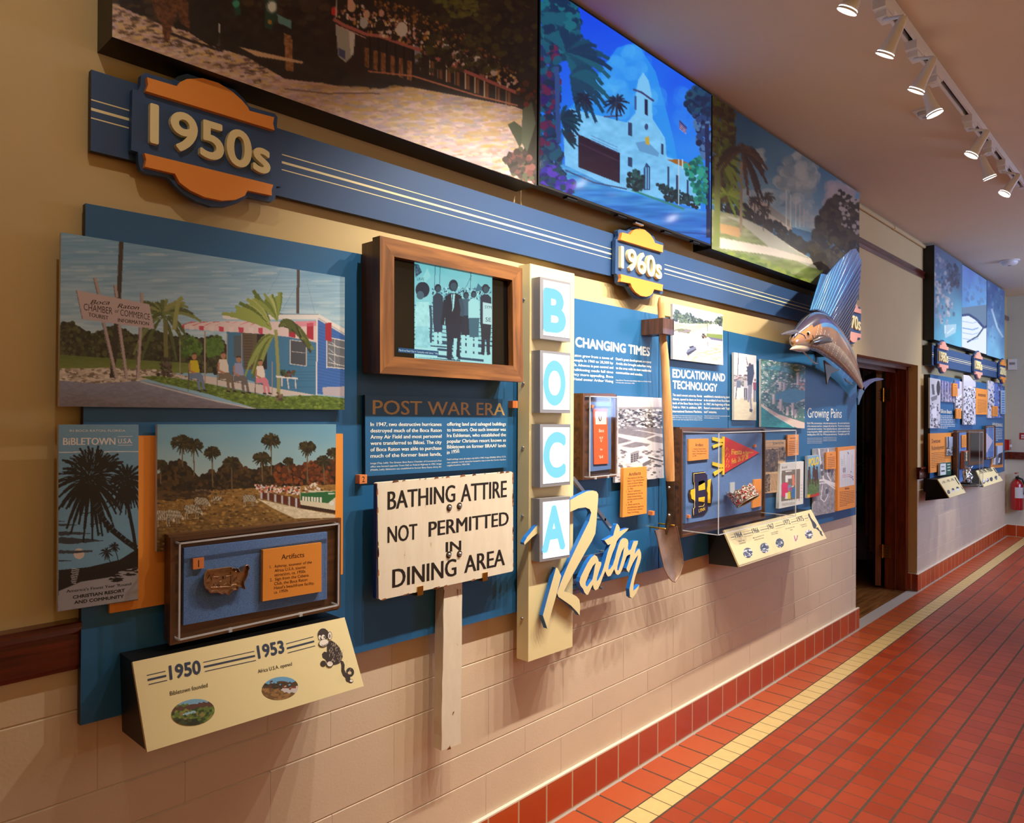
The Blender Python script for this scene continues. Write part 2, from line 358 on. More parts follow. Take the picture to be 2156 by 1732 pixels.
# floor of quarry tile: large border tiles, a cream stripe, then rows of small red tiles
nb = NB('quarry_floor')
yd = s_ = nb.op('MULTIPLY', nb.y, -1.0)
isb = nb.op('LESS_THAN', yd, 0.190); isc = nb.op('MULTIPLY', nb.op('GREATER_THAN', yd, 0.190), nb.op('LESS_THAN', yd, 0.288))
u1 = nb.fr(nb.x, 0.1541, 0.042); u2 = nb.fr(nb.x, 0.0988, 0.02); v2 = nb.fr(yd, 0.1088, 0.288)
jb = nb.op('MAXIMUM', nb.joint(u1, 0.030), nb.op('MAXIMUM', nb.op('LESS_THAN', yd, 0.026), nb.op('GREATER_THAN', yd, 0.184)))
jc = nb.op('MAXIMUM', nb.joint(u2, 0.022), nb.op('GREATER_THAN', yd, 0.2845))
jr = nb.op('MAXIMUM', nb.joint(u2, 0.022), nb.joint(v2, 0.045))
w1 = nb.white(nb.comb(nb.op('FLOOR', u1), 3.0)); w2 = nb.white(nb.comb(nb.op('FLOOR', u2), nb.op('FLOOR', v2)))
nz = nb.noise(28); nzl = nb.noise(7)
cb = nb.mix(nb.op('ADD', nb.op('MULTIPLY', w1, .6), nb.op('MULTIPLY', nz, .4)), (190, 92, 48), (168, 72, 38))
cr = nb.mix(nb.op('ADD', nb.op('MULTIPLY', w2, .6), nb.op('MULTIPLY', nzl, .4)), (174, 68, 32), (142, 50, 24))
cc = nb.mix(nz, (226, 196, 132), (208, 176, 112))
tile = nb.mix(isb, nb.mix(isc, cr, cc), cb)
jj = nb.op('ADD', nb.op('MULTIPLY', isb, jb), nb.op('ADD', nb.op('MULTIPLY', isc, jc), nb.op('MULTIPLY', nb.op('SUBTRACT', 1.0, nb.op('ADD', isb, isc)), jr)))
gro = nb.mix(nb.op('LESS_THAN', yd, 0.03), nb.mix(nb.noise(60), (96, 74, 54), (58, 42, 30)), (170, 156, 146))
nb.L.new(nb.mix(jj, tile, gro), nb.b.inputs['Base Color'])
nb.L.new(nb.op('ADD', nb.op('MULTIPLY', jj, .4), nb.op('ADD', .26, nb.op('MULTIPLY', nzl, .16))), nb.b.inputs['Roughness'])
bp = nb.N.new('ShaderNodeBump'); bp.inputs['Strength'].default_value = 0.5; bp.inputs['Distance'].default_value = 0.004
nb.L.new(nb.op('ADD', nb.op('SUBTRACT', 1.0, jj), nb.op('MULTIPLY', nb.op('ADD', nzl, nb.op('MULTIPLY', w2, .3)), .25)), bp.inputs['Height']); nb.L.new(bp.outputs[0], nb.b.inputs['Normal'])
# base tiles
def base_mat(name, use_y):
    nb = NB(name); t = nb.fr(nb.y if use_y else nb.x, 0.1541, 0.042); j = nb.op('MAXIMUM', nb.joint(t, .026), nb.op('LESS_THAN', nb.z, .006))
    wv = nb.white(nb.comb(nb.op('FLOOR', t), 1.0)); c = nb.mix(nb.op('ADD', nb.op('MULTIPLY', wv, .6), nb.op('MULTIPLY', nb.noise(24), .4)), (190, 74, 24), (158, 54, 18))
    nb.L.new(nb.mix(j, c, (186, 160, 128)), nb.b.inputs['Base Color']); nb.b.inputs['Roughness'].default_value = .28
    bp = nb.N.new('ShaderNodeBump'); bp.inputs['Strength'].default_value = .5; bp.inputs['Distance'].default_value = .003
    nb.L.new(nb.op('SUBTRACT', 1.0, j), bp.inputs['Height']); nb.L.new(bp.outputs[0], nb.b.inputs['Normal'])
base_mat('base_tile', False); base_mat('base_tile_y', True)
plain('block_paint', (216, 194, 166), 0.55, var=0.03, scale=4, bump=0.16, bscale=130); plain('caulk', (226, 214, 196), 0.5)
XL, XR, DL, DR, DH, CZ, YR = -2.6, 11.15, 5.475, 7.05, 1.995, 3.10, -3.75
mb = MB(); mb.box((XL-.1, YR-.1, -.1), (XR+.1, 0.07, 0), 'quarry_floor'); struct(mb.build('floor'))
mb = MB(); mb.box((XL-.1, YR-.1, CZ), (XR+.1, .4, CZ+.1), 'ceiling_paint'); struct(mb.build('ceiling'))
# painted concrete-block wall below the rail, plaster above, with the doorway cut out
def block_rows(mb, x0, x1, z1):
    zs = [.15, .297, .402, .594, .697, .891, .993]; zs = [z for z in zs if z < z1]+[z1]
    for k in range(len(zs)-1):
        a, b2 = zs[k], zs[k+1]; ofs = (0.1118, .3118, .122, .305, .1118, .3)[k % 6]
        c = [x0]; xx = math.floor((x0-ofs)/.4064)*.4064+ofs
        while xx < x1:
            if xx > x0+.02: c.append(xx)
            xx += .4064
        c.append(x1)
        for p, q in zip(c[:-1], c[1:]):
            g = .0032
            mb.add([(p+.0011, 0, a+g), (q-.0011, 0, a+g), (q-.0011, 0, b2-g), (p+.0011, 0, b2-g)], [(0, 1, 2, 3)], 'block_paint')
            mb.add([(p, .0032, a), (q, .0032, a), (q-.0011, 0, a+g), (p+.0011, 0, a+g)], [(0, 1, 2, 3)], 'block_paint')
            mb.add([(p, .0032, b2), (q, .0032, b2), (q-.0011, 0, b2-g), (p+.0011, 0, b2-g)], [(3, 2, 1, 0)], 'block_paint')
            mb.add([(q-.0011, 0, a+g), (q+.0011, 0.0006, a+g), (q+.0011, 0.0006, b2-g), (q-.0011, 0, b2-g)], [(0, 1, 2, 3)], 'block_paint')
mb = MB()
for x0, x1 in ((XL, DL), (DR, XR)):
    block_rows(mb, x0, x1, 1.0)
    mb.add([(x0, 0, 0), (x1, 0, 0), (x1, 0, .15), (x0, 0, .15)], [(0, 1, 2, 3)], 'block_paint')
    mb.add([(x0, 0, 1.0), (x1, 0, 1.0), (x1, 0, CZ), (x0, 0, CZ)], [(0, 1, 2, 3)], 'cream_plaster')
    mb.add([(x0, .07, 0), (x1, .07, 0), (x1, .07, CZ), (x0, .07, CZ)], [(3, 2, 1, 0)], 'cream_plaster')
mb.add([(DL, 0, DH), (DR, 0, DH), (DR, 0, CZ), (DL, 0, CZ)], [(0, 1, 2, 3)], 'cream_plaster')
mb.add([(DL, 0, DH), (DR, 0, DH), (DR, .07, DH), (DL, .07, DH)], [(3, 2, 1, 0)], 'cream_plaster')
mb.add([(DL, 0, 0), (DL, 0, DH), (DL, .07, DH), (DL, .07, 0)], [(0, 1, 2, 3)], 'cream_plaster')
mb.add([(DR, 0, 0), (DR, .07, 0), (DR, .07, DH), (DR, 0, DH)], [(0, 1, 2, 3)], 'cream_plaster')
struct(mb.build('wall_left'))
mb = MB(); mb.box((XR, YR, 0), (XR+.1, .07, CZ), 'far_paint'); struct(mb.build('wall_far'))
mb = MB(); mb.box((XL-.1, YR, 0), (XL, .07, CZ), 'cream_plaster'); struct(mb.build('wall_back'))
WX0, WX1, WZ0, WZ1 = 7.0, 10.0, 1.45, 2.75
mb = MB()
for lo, hi in (((XL, YR-.1, 0), (WX0, YR, CZ)), ((WX1, YR-.1, 0), (XR, YR, CZ)), ((WX0, YR-.1, 0), (WX1, YR, WZ0)), ((WX0, YR-.1, WZ1), (WX1, YR, CZ))): mb.box(lo, hi, 'cream_plaster')
struct(mb.build('wall_right'))
mb = MB()
for x in (WX0, WX0+1.0, WX0+2.0, WX1-.06): mb.box((x, YR-.09, WZ0), (x+.06, YR-.02, WZ1), 'white_metal')
for z in (WZ0, WZ1-.06): mb.box((WX0, YR-.09, z), (WX1, YR-.02, z+.06), 'white_metal')
mb.add([(WX0, YR-.055, WZ0), (WX1, YR-.055, WZ0), (WX1, YR-.055, WZ1), (WX0, YR-.055, WZ1)], [(0, 1, 2, 3)], 'acrylic'); struct(mb.build('window_1'))
# tile baseboards with a caulk line on top
def baseb(name, segs):
    mb = MB()
    for lo, hi, m in segs:
        mb.box(lo, hi, m)
        lo2 = (lo[0], lo[1], hi[2]); hi2 = (hi[0], hi[1], hi[2]+.006); mb.box(lo2, hi2, 'caulk')
    struct(mb.build(name))
baseb('baseboard_left', [((XL, -.014, 0), (DL+.035, 0, .148), 'base_tile'), ((DR-.03, -.014, 0), (XR, 0, .148), 'base_tile'), ((DR-.014, 0, 0), (DR, .07, .148), 'base_tile_y')])
baseb('baseboard_far', [((XR-.014, YR, 0), (XR, -.014, .148), 'base_tile_y')])
# chair rails: a flat board with a moulded cap
def rail(name, x0, x1, z0, z1, y=0.0):
    mb = MB(); h = z1-z0
    prof = [(0, z0), (-.020, z0), (-.024, z0+.01), (-.024, z1-.03), (-.030, z1-.024), (-.038, z1-.012), (-.038, z1-.003), (-.034, z1), (0, z1)]
    n = len(prof); a = [(x0, p[0]+y, p[1]) for p in prof]; c = [(x1, p[0]+y, p[1]) for p in prof]
    mb.add(a+c, [[i, i+1, i+n+1, i+n] for i in range(n-1)]+[list(range(n-1, -1, -1)), list(range(n, 2*n))], 'mahogany_x'); struct(mb.build(name, None, (x0, 0, 0)))
rail('trim_1', XL, .476, .988, 1.095); rail('trim_2', DR-.03, 7.3, .99, 1.095)
mb = MB(); prof = [(0, 2.78), (-.012, 2.78), (-.016, 2.80), (-.010, 2.815), (-.022, 2.83), (-.022, 2.84), (0, 2.845)]; n = len(prof)
mb.add([(5.2, p[0], p[1]) for p in prof]+[(7.2, p[0], p[1]) for p in prof], [[i, i+1, i+n+1, i+n] for i in range(n-1)]+[list(range(n-1, -1, -1))], 'mahogany_x'); struct(mb.build('trim_3'))
mb = MB(); mb.tube([(5.2, -.012, 3.066), (7.5, -.012, 3.066)], .013, 'cream_plaster'); mb.tube([(6.28, -.012, 3.066), (6.32, -.012, 3.066)], .017, 'cream_plaster'); struct(mb.build('trim_4'))
mb = MB(); mb.box((XR-.03, YR, 1.0), (XR, -.0, 1.09), 'mahogany_x'); struct(mb.build('trim_5'))
mb = MB(); mb.box((10.75, -.03, 1.0), (XR-.03, -.0, 1.09), 'mahogany_x'); struct(mb.build('trim_6'))
mb = MB(); mb.box((10.5, -.022, 2.79), (XR, 0, 2.84), 'mahogany_x'); struct(mb.build('trim_7'))
# doorway: mahogany frame, door folded back into the room, dim room behind
d1 = thing('door_1', 'mahogany doorway with its door folded back into the dim room', 'door', (6.2, .1, 0)); d1['kind'] = 'structure'
mb = MB()
mb.box((DR-.075, .07, 0), (DR+.1, .15, 2.06), 'mahogany_z'); mb.box((DR-.10, .15, 0), (DR+.1, .235, 2.03), 'mahogany_z'); mb.box((DR-.055, .062, 0), (DR-.04, .07, 1.98), 'mahogany_z')
mb.box((DL-.1, .07, 0), (DL+.06, .235, 2.06), 'mahogany_z')
mb.build('frame_post', d1)
mb = MB(); mb.box((DL-.1, .07, 1.955), (DR+.1, .15, 2.06), 'mahogany_x'); mb.box((DL-.1, .15, 1.93), (DR+.1, .235, 2.03), 'mahogany_x'); mb.box((DL, .055, 1.98), (DR, .07, 1.995), 'mahogany_x'); mb.build('frame_head', d1)
th = math.radians(23.6); HX, HY = 6.945, .265
ld = Vector((math.cos(th), math.sin(th), 0)); ln = Vector((math.sin(th), -math.cos(th), 0))   # along the leaf / out of its visible face
def leafbox(mb, a0, a1, z0, z1, t0, t1, m):
    o = Vector((HX, HY, 0)); q = [o+ld*a0+ln*t1+Vector((0, 0, z1)), o+ld*a1+ln*t1+Vector((0, 0, z1)), o+ld*a1+ln*t1+Vector((0, 0, z0)), o+ld*a0+ln*t1+Vector((0, 0, z0))]
    mb.prism(q, ln*(t0-t1), m)
mb = MB()
leafbox(mb, 0, .15, .02, 1.95, -.045, 0, 'mahogany_z'); leafbox(mb, .75, .9, .02, 1.95, -.045, 0, 'mahogany_z')
for z0, z1 in ((.02, .25), (1.15, 1.28), (1.82, 1.95)): leafbox(mb, .15, .75, z0, z1, -.045, 0, 'mahogany_z')
leafbox(mb, .41, .49, .25, 1.15, -.045, 0, 'mahogany_z'); leafbox(mb, .15, .75, .25, 1.15, -.033, -.014, 'mahogany_z')
dl = mb.build('door_leaf', d1)
mb = MB(); leafbox(mb, .15, .75, 1.28, 1.82, -.027, -.02, 'glass_tint'); mb.build('pane', dl)
mb = MB(); mb.tube([Vector((HX, HY, 1.0))+ld*.84+ln*.005, Vector((HX, HY, 1.0))+ld*.84+ln*.06], .012, 'brass'); mb.tube([Vector((HX, HY, 1.0))+ld*.84+ln*.06, Vector((HX, HY, 1.0))+ld*.84+ln*.09], [.028, .024], 'brass'); mb.build('knob', dl)
for z in (1.735, .335):
    mb = MB(); hz = .056
    mb.box((HX-.004, HY-.004, z-hz), (HX-.001, HY+.044, z+hz), 'brass'); mb.box((6.937, .19, z-hz), (6.948, .236, z+hz), 'brass')
    mb.box((HX-.008, .236, z-hz), (HX-.004, .266, z+hz), 'brass'); mb.tube([(HX-.012, .25, z-hz-.006), (HX-.012, .25, z+hz+.006)], .008, 'brass')
    for dz in (-.036, -.012, .012, .036):
        for yy in (.204, .222, .278, .294): mb.tube([(HX-.009, yy, z+dz), (HX-.012, yy, z+dz)], .0045, 'dark_metal', n=6)
    mb.build('hinge', d1)
# room behind the door
mb = MB(); mb.box((4.6, .07, -.1), (9.2, 3.0, 0), 'floor_wood'); struct(mb.build('floor_room'))
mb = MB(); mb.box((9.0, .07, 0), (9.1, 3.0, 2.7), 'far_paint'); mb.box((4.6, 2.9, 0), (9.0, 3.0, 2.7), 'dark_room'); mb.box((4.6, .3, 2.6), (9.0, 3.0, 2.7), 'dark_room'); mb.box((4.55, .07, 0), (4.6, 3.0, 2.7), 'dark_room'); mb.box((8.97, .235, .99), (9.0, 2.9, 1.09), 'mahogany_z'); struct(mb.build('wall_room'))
ws = MB()
ws.box((8.9, .98, .45), (8.98, 1.05, 2.35), 'white_metal'); ws.box((8.9, .98, 2.28), (8.98, 1.9, 2.35), 'white_metal'); ws.box((8.9, .98, .45), (8.98, 1.9, .52), 'white_metal'); ws.box((8.95, 1.05, 1.3), (8.98, 1.9, 2.28), 'glass_tint')
for k in range(22): ws.box((8.91, 1.06, .54+k*.034), (8.95, 1.9, .56+k*.034), 'mahogany_z')
struct(ws.build('window_2'))
sh = MB(); pts = []
nn = 9
for i in range(nn):
    for j in range(nn): pts.append((7.5+.45*i/(nn-1), .35+.75*j/(nn-1), .02+.42*max(0, 1-((i-4)/4.6)**2)*max(0, 1-((j-4)/4.6)**2)+.05*random.random()))
sh.add(pts, [[i*nn+j, i*nn+j+1, (i+1)*nn+j+1, (i+1)*nn+j] for i in range(nn-1) for j in range(nn-1)], 'plastic_sheet', smooth=True)
tag(sh.build('plastic_sheet', None, (7.7, .7, 0)), 'crumpled grey plastic sheeting on the floor of the room behind the open door', 'sheet')
bk = thing('bucket', 'teal bucket with a chrome handle in the room behind the open door', 'bucket', (8.1, .80, .42))
mb = MB(); mb.tube([(8.1, .8, .40), (8.1, .8, .6), (8.1, .8, .64), (8.1, .8, .82)], [.07, .09, .1, .1], 'teal_plastic', n=16); mb.build('body', bk)
mb = MB(); mb.tube([(8.1, .70, .82)]+[(8.1, .8-.1*math.cos(t), .82+.22*math.sin(t)) for t in np.linspace(.3, 2.84, 9)]+[(8.1, .9, .82)], .008, 'chrome'); mb.build('handle', bk)
# =====================================================================  TRACK LIGHTING
track = thing('light_track', 'white ceiling light track running along the corridor above the spotlights', 'track', (3.4, TRACK_Y, 3.1))
mb = MB(); y = TRACK_Y
TX0, TX1 = .6, 5.72
mb.box((TX0, y-.020, 3.062), (TX1, y-.0085, 3.1), 'white_metal'); mb.box((TX0, y+.0085, 3.062), (TX1, y+.020, 3.1), 'white_metal'); mb.box((TX0, y-.0085, 3.085), (TX1, y+.0085, 3.1), 'black')
mb.box((TX1, y-.022, 3.06), (TX1+.05, y+.022, 3.1), 'white_metal'); mb.box((TX1, y-.05, 3.064), (TX1+.02, y-.022, 3.1), 'white_metal')
mb.build('rail', track)
mb = MB(); mb.box((TX1, -2.6, 3.064), (TX1+.042, y-.022, 3.1), 'white_metal'); mb.build('feed_conduit', track)
def track_lamp(x, aim, angle, watt, label, y=TRACK_Y, grp='track spotlights', show=True, lz=LENS_Z, head=True):
    L0 = Vector((x, y-.012, lz)); d = (Vector(aim)-L0).normalized()
    l = bpy.data.lights.new('spot', 'SPOT'); l.energy = watt; l.color = LAMP_COL; l.spot_size = math.radians(angle); l.spot_blend = 1.0; l.shadow_soft_size = .018
    o = bpy.data.objects.new('spot', l); COL.objects.link(o); o.location = L0+d*.006; o.rotation_euler = d.to_track_quat('-Z', 'Y').to_euler()
    if not head: return
    t = thing('track_spotlight', label, 'spotlight', (x+.02, y, 3.06), grp)
    top = L0-d*.135; ax = x+.03
    mb = MB(); mb.box((ax-.055, y-.022, 3.03), (ax+.055, y+.022, 3.064), 'white_metal'); mb.box((ax-.03, y-.018, 3.008), (ax+.04, y+.018, 3.03), 'white_metal'); mb.build('adapter', t)
    mb = MB(); mb.tube([(ax, y, 3.01), (ax-.005, y, top.z+.03), top], .0065, 'white_metal'); mb.build('arm', t)
    mb = MB(); ts = [0, .02, .05, .09, .12, .135]; rs = [.012, .017, .019, .023, .029, .034]
    mb.tube([top+d*a for a in ts], rs, 'white_metal', n=20, caps=False); mb.tube([top+d*a for a in reversed(ts)], [r-.002 for r in reversed(rs)], 'white_metal', n=20, caps=False)
    hd = mb.build('shade', t)
    mb = MB(); mb.tube([L0-d*.010, L0-d*.004], .0315, 'lens', n=20); mb.build('lens', hd)
names = ['over the near end of the wall', 'above the streetcar mural', 'second from the near end above the monitor', 'above the wooden video monitor', 'in view nearest the top edge of the frame', 'second in view from the near end', 'third in view, tilted at the wall',
         'fourth in view, turned away from the wall', 'fifth in view, facing back down the corridor', 'sixth in view, turned away from the wall', 'last on the track, nearest its far end']
for (x, aim, an, wt), nm in zip(LAMPS, names):
    vis = x > 2.3
    track_lamp(x, aim, an, wt, 'white track spotlight '+nm, head=vis)
for x, aim, an, wt in LAMPS2: track_lamp(x, aim, an, wt, '', y=-1.0, head=False, lz=3.0)
for x, aim, an, wt in FILL_LAMPS: track_lamp(x, aim, an, wt, '', y=-2.6, head=False)
# ceiling devices
sd = thing('smoke_detector', 'round white smoke detector on the ceiling near the far end', 'smoke detector', Fl(2126, 548, 3.1))
c = ORG[sd.name]; mb = MB(); mb.tube([c, c-Vector((0, 0, .012))], .085, 'white_metal', n=28); mb.tube([c-Vector((0, 0, .012)), c-Vector((0, 0, .03)), c-Vector((0, 0, .045)), c-Vector((0, 0, .05))], [.07, .068, .055, .03], 'white_metal', n=28); mb.build('housing', sd)
mb = MB(); mb.tube([c-Vector((0, 0, .049)), c-Vector((0, 0, .054))], .016, 'grey_frame', n=14); mb.build('sensor_cap', sd)
c = Fl(1946, 236, 3.1); al = thing('alarm_plate', 'small clear alarm plate on the ceiling beside the track', 'alarm', c)
mb = MB(); mb.box((c.x-.07, c.y-.035, 3.09), (c.x+.07, c.y+.035, 3.1), 'white_metal'); mb.build('plate', al)
mb = MB(); mb.tube([(c.x-.03, c.y, 3.09), (c.x-.03, c.y, 3.07)], [.026, .02], 'acrylic_edge', n=16); mb.tube([(c.x+.035, c.y, 3.09), (c.x+.035, c.y, 3.078)], [.02, .014], 'acrylic_edge', n=16); mb.build('lens', al)
# =====================================================================  BACKING PANELS, TIMELINE, DECADE SIGNS
PO = 0.035
NAVY = (26, 92, 142)
def sc_(pts, k, ox, oy): return [(ox+x/k, oy+y/k) for x, y in pts]
def backing(name, label, poly, off=PO, thick=.02):
    mb = MB(); mb.prism([W(x, y, off) for x, y in poly], (0, thick, 0), 'navy_edge', (0, 0, 0), 'navy_panel')
    for q in ((.2, .3), (.8, .3), (.2, .8), (.8, .8)):   # stand-off blocks behind the board
        a = Vector(W(*poly[0], off)); c = Vector(W(*poly[2], off)); x = a.x+(c.x-a.x)*q[0]; z = a.z+(c.z-a.z)*q[1]; mb.box((x-.03, -off+thick, z-.03), (x+.03, -.0015, z+.03), 'black')
    c = cen([W(x, y, off) for x, y in poly]); c.y = -off+thick
    return tag(mb.build(name, None, c), label, 'display board')
bp1 = backing('backing_panel', 'large blue backing board at the near end, behind the roadside photo and monitor', [(180.2, 427.6), (1100, 597.5), (1091.5, 1286.5), (168.8, 1527.2)])
bp2 = backing('backing_panel', 'blue backing board with the white CHANGING TIMES heading', [(1206, 627), (1387, 662.6), (1386, 1196.5), (1206, 1240)])
bp3 = backing('backing_panel', 'blue backing board with the white EDUCATION AND TECHNOLOGY heading', [(1388, 664.5), (1532.5, 697), (1532.5, 1154.5), (1387.5, 1196)])
bp4 = backing('backing_panel', 'blue backing board with the white Growing Pains heading by the doorway', [(1533.5, 697.3), (1804, 757), (1802, 1083.3), (1533.5, 1154)])
def lettering(o, items, off=PO):
    mb = MB()
    for it in items: text(mb, *it[:4], off, **it[4])
    return mb.build('printed_text', o)
WT = dict(col=(244, 240, 226))
WB = dict(col=(244, 240, 226), bold=.018)
WS = dict(col=(225, 228, 226), bold=.006)
L = [('CHANGING TIMES', (1211, 729.8), (1368, 750), 21.5, dict(col=(244, 240, 226), bold=.035))]
for i, s in enumerate(['Boca Raton grew from a town of', '8,400 people in 1960 to 28,500 by', 'the 1970s. Advances in pest control and', 'air conditioning made full time', 'residency more appealing. Boca', 'Raton Hotel owner Arthur Vining']):
    L.append((s, (1186, 748.5+i*10.1), (1291, 757.2+i*9.6), 6.0, WB))
for i, (s, x) in enumerate([("Davis's great development company", 1371), ('Arvida also brought suburban living', 1371), ('to the area with its new residential', 1371), ('communities and condos.', 1353)]):
    L.append((s, (1296.5, 758+i*9.4), (x, (764.5 if x > 1360 else 763.5)+i*9.2), 5.6, WB))
L += [('Image (Below): The seven story building is what is now Florida Atlantic', (1296.5, 801), (1371, 804.5), 2.6, WS), ('University under construction in 1964.', (1296.5, 806), (1336, 808), 2.6, WS)]
lettering(bp2, L)
L = [('EDUCATION AND', (1415.5, 794.5), (1526.5, 803.2), 18.5, dict(col=(244, 240, 226), bold=.035)), ('TECHNOLOGY', (1416, 818), (1510, 824.3), 18, dict(col=(244, 240, 226), bold=.035))]
for i, s in enumerate(["The state's newest university, Florida", 'Atlantic, opened its doors on former', 'lands of the Boca Raton Army Air', 'Field in 1964. In addition, IBM,', 'International Business Machines,']):
    L.append((s, (1416, 833.6+i*8.6), (1478, 836.2+i*8.2), 5.4, WB))
for i, (s, x) in enumerate([('established a manufacturing plant', 1536), ('in the scrubland of west Boca Raton', 1536), ('in 1967, the beginning of Boca', 1536), ("Raton's association with \"high", 1536), ('tech" industries.', 1509)]):
    L.append((s, (1482, 836.3+i*8.2), (x, 838.2+i*7.9), 5.1, WB))
for i in range(3):
    L.append((['Image (Above): View of State Road looking west from the roadway in the', '1960s. The Tower is one of the structures on upper left. Below:', 'Town is on upper right. Image (Right): Boca Rio members at the Cup'][i], (1416, 875.5+i*4.2), (1478.5, 876.5+i*4.1), 2.4, WS))
for i in range(2): L.append((['Teeing off during the first match of the tournament at the Hotel', 'and tennis golfing games in the 1970s.'][i], (1482.5, 876.3+i*4), ((1536, 876.8+i*3.9), (1515, 877+i*3.9))[i], 2.3, WS))
lettering(bp3, L)
L = [('Growing Pains', (1700, 879), (1772, 879.5), 21, dict(col=(244, 240, 226), bold=.004))]
for i, s in enumerate(['By the 1970s, concerned citizens', 'of the community voted for a', 'controversial charter amendment', 'to cap city growth at 40,000', 'dwelling units in 1972. The']): L.append((s, (1699.5, 892.5+i*6.0), (1731, 892.6+i*5.9), 4.0, WB))
for i, s in enumerate(['referendum was lampooned in', 'newspapers like the New York', 'Times, implying Boca Raton was', 'populated by wealthy elitists. In', '1979 the cap was struck down by']): L.append((s, (1733, 892.5+i*5.9), (1762, 892.6+i*5.8), 4.0, WB))
for i, s in enumerate(['the courts, but the limits.', 'The town was undergoing an', 'expansion west, made possible', 'by the completion of the', 'Turnpike and I-95.']): L.append((s, (1764, 892.4+i*5.8), (1789, 892.3+i*5.7), 4.0, WB))
for i in range(4):
    L.append(('Image (Top): View of the beach at Boca Raton looking west', (1699.5, 923+i*3.4), (1731, 922.6+i*3.4), 1.9, WS))
    if i < 3: L.append(('Image (Middle): the Polo grounds and the road plan', (1733, 921.5+i*3.4), (1761, 921+i*3.4), 1.9, WS))
lettering(bp4, L)
# timeline band with its three pinstripes
mb = MB(); bo = .03
BQ = [W(192.5, 147, bo), W(1742, 637, bo), W(1742, 701, bo), W(189.5, 317, bo)]
z1, z0 = 2.298, 2.1205; xb0, xb1 = .488, 5.36
mb.prism([(xb0, -bo, z1), (xb1, -bo, z1), (xb1, -bo, z0), (xb0, -bo, z0)], (0, .018, 0), 'navy_edge', (0, 0, 0), 'navy_sign')
for x in np.arange(.8, 5.3, .7): mb.box((x, -.012, 2.17), (x+.06, -.0015, 2.25), 'black')
band = tag(mb.build('timeline_band', None, (2.9, -.012, 2.2)), 'long blue timeline band with pinstripes under the murals of the near display', 'timeline band')
zl = [(2.232, .0028), (2.2115, .0062), (2.192, .0028)]
mb = MB()
for z, h in zl: mb.add([(xb0, -bo-.0004, z-h/2), (xb1, -bo-.0004, z-h/2), (xb1, -bo-.0004, z+h/2), (xb0, -bo-.0004, z+h/2)], [(0, 1, 2, 3)], 'paint', (240, 226, 176))
mb.build('pinstripes', band)
def decade(label, outer, tops, bots, txt, A, B, h, plate='navy_sign', panel_col='orange_board', off=.055, group=None, w3=None, letter='letter_cream'):
    f0 = w3 or (lambda x, y, o: W(x, y, o))
    def f(x, y, o): p = f0(x, y, o); p.z = min(p.z, 2.349) if p.z > 2.3 and o < .07 else p.z; return p
    O = [f(x, y, off) for x, y in outer]; c = cen(O); c.y = c.y+.018
    t = thing('decade_sign', label, 'sign', c, group)
    mb = MB(); mb.prism(O, (0, .018, 0), plate, (0, 0, 0))
    mb.box((c.x-.05, c.y, c.z-.05), (c.x+.05, c.y+.0055, c.z+.05), 'black'); mb.build('plate', t)
    for nm, pl in (('upper_ornament', tops), ('lower_ornament', bots)):
        mb = MB(); mb.prism([f(x, y, off+.014) for x, y in pl], (0, .0145, 0), panel_col, (0, 0, 0)); mb.build(nm, t)
    mb = MB(); a = f(*A, off+.014); b2 = f(*B, off+.014); hh = (f(A[0], A[1]-h, off+.014)-a).z
    text3(mb, txt, a, b2-a, (0, 0, 1), hh, length=(b2-a).length, bold=.022, mat=letter, ext=.0075, res=6, lift=-.0145); mb.build('numerals', t)
    return t
o50 = sc_([(800,426),(826,412),(972,456),(985,450),(1012,431),(1062,418),(1150,423),(1250,451),(1330,505),(1385,560),(1412,602),(1428,609),(1560,645),(1575,664),(1571,715),(1578,748),(1601,756),(1597,1060),(1568,1056),(1564,1080),(1563,1128),(1541,1145),(1405,1116),(1352,1150),(1280,1172),(1200,1170),(1110,1140),(1040,1096),(992,1052),(965,1020),(948,1006),(830,984),(797,962),(786,925),(783,862),(744,851),(752,505),(786,510),(797,488)], 2.695, 0, 0)
t50 = sc_([(835,438),(1005,489),(1022,465),(1060,448),(1150,443),(1240,470),(1320,520),(1375,570),(1405,606),(1416,628),(1556,665),(1550,700),(1558,738),(828,516),(841,478)], 2.695, 0, 0)
b50 = sc_([(820,868),(1551,1048),(1541,1078),(1543,1109),(1405,1080),(1390,1110),(1340,1132),(1260,1138),(1160,1118),(1080,1080),(1020,1035),(993,985),(822,945),(830,905)], 2.695, 0, 0)
decade('large decade sign reading 1950s with orange ornaments at the near end', o50, t50, b50, '1950s', (316, 299.5), (569.6, 368), 84)
o60 = sc_([(280,235),(310,205),(460,240),(490,205),(560,155),(680,135),(780,155),(880,220),(960,315),(1005,415),(1150,470),(1162,500),(1155,600),(1190,612),(1165,1292),(1152,1310),(1145,1432),(1120,1455),(985,1422),(930,1490),(860,1540),(760,1556),(660,1530),(560,1450),(495,1345),(462,1298),(330,1270),(288,1225),(282,1130),(262,1065),(232,1055),(240,400),(268,390),(290,330)], 9.119, 1270, 460)
t60 = sc_([(365,265),(525,306),(540,270),(600,212),(690,190),(800,215),(900,300),(970,400),(995,465),(1150,515),(1144,580),(1148,650),(333,405),(352,330)], 9.119, 1270, 460)
b60 = sc_([(335,1065),(1152,1270),(1140,1330),(1145,1392),(980,1357),(950,1430),(900,1480),(820,1500),(720,1480),(620,1410),(550,1310),(530,1246),(333,1206),(347,1140)], 9.119, 1270, 460)
decade('decade sign reading 1960s with orange ornaments above the shovel', o60, t60, b60, '1960s', (1307.8, 563.5), (1394, 588), 46.5)
plain('salmon_board', (236, 164, 142), .5)
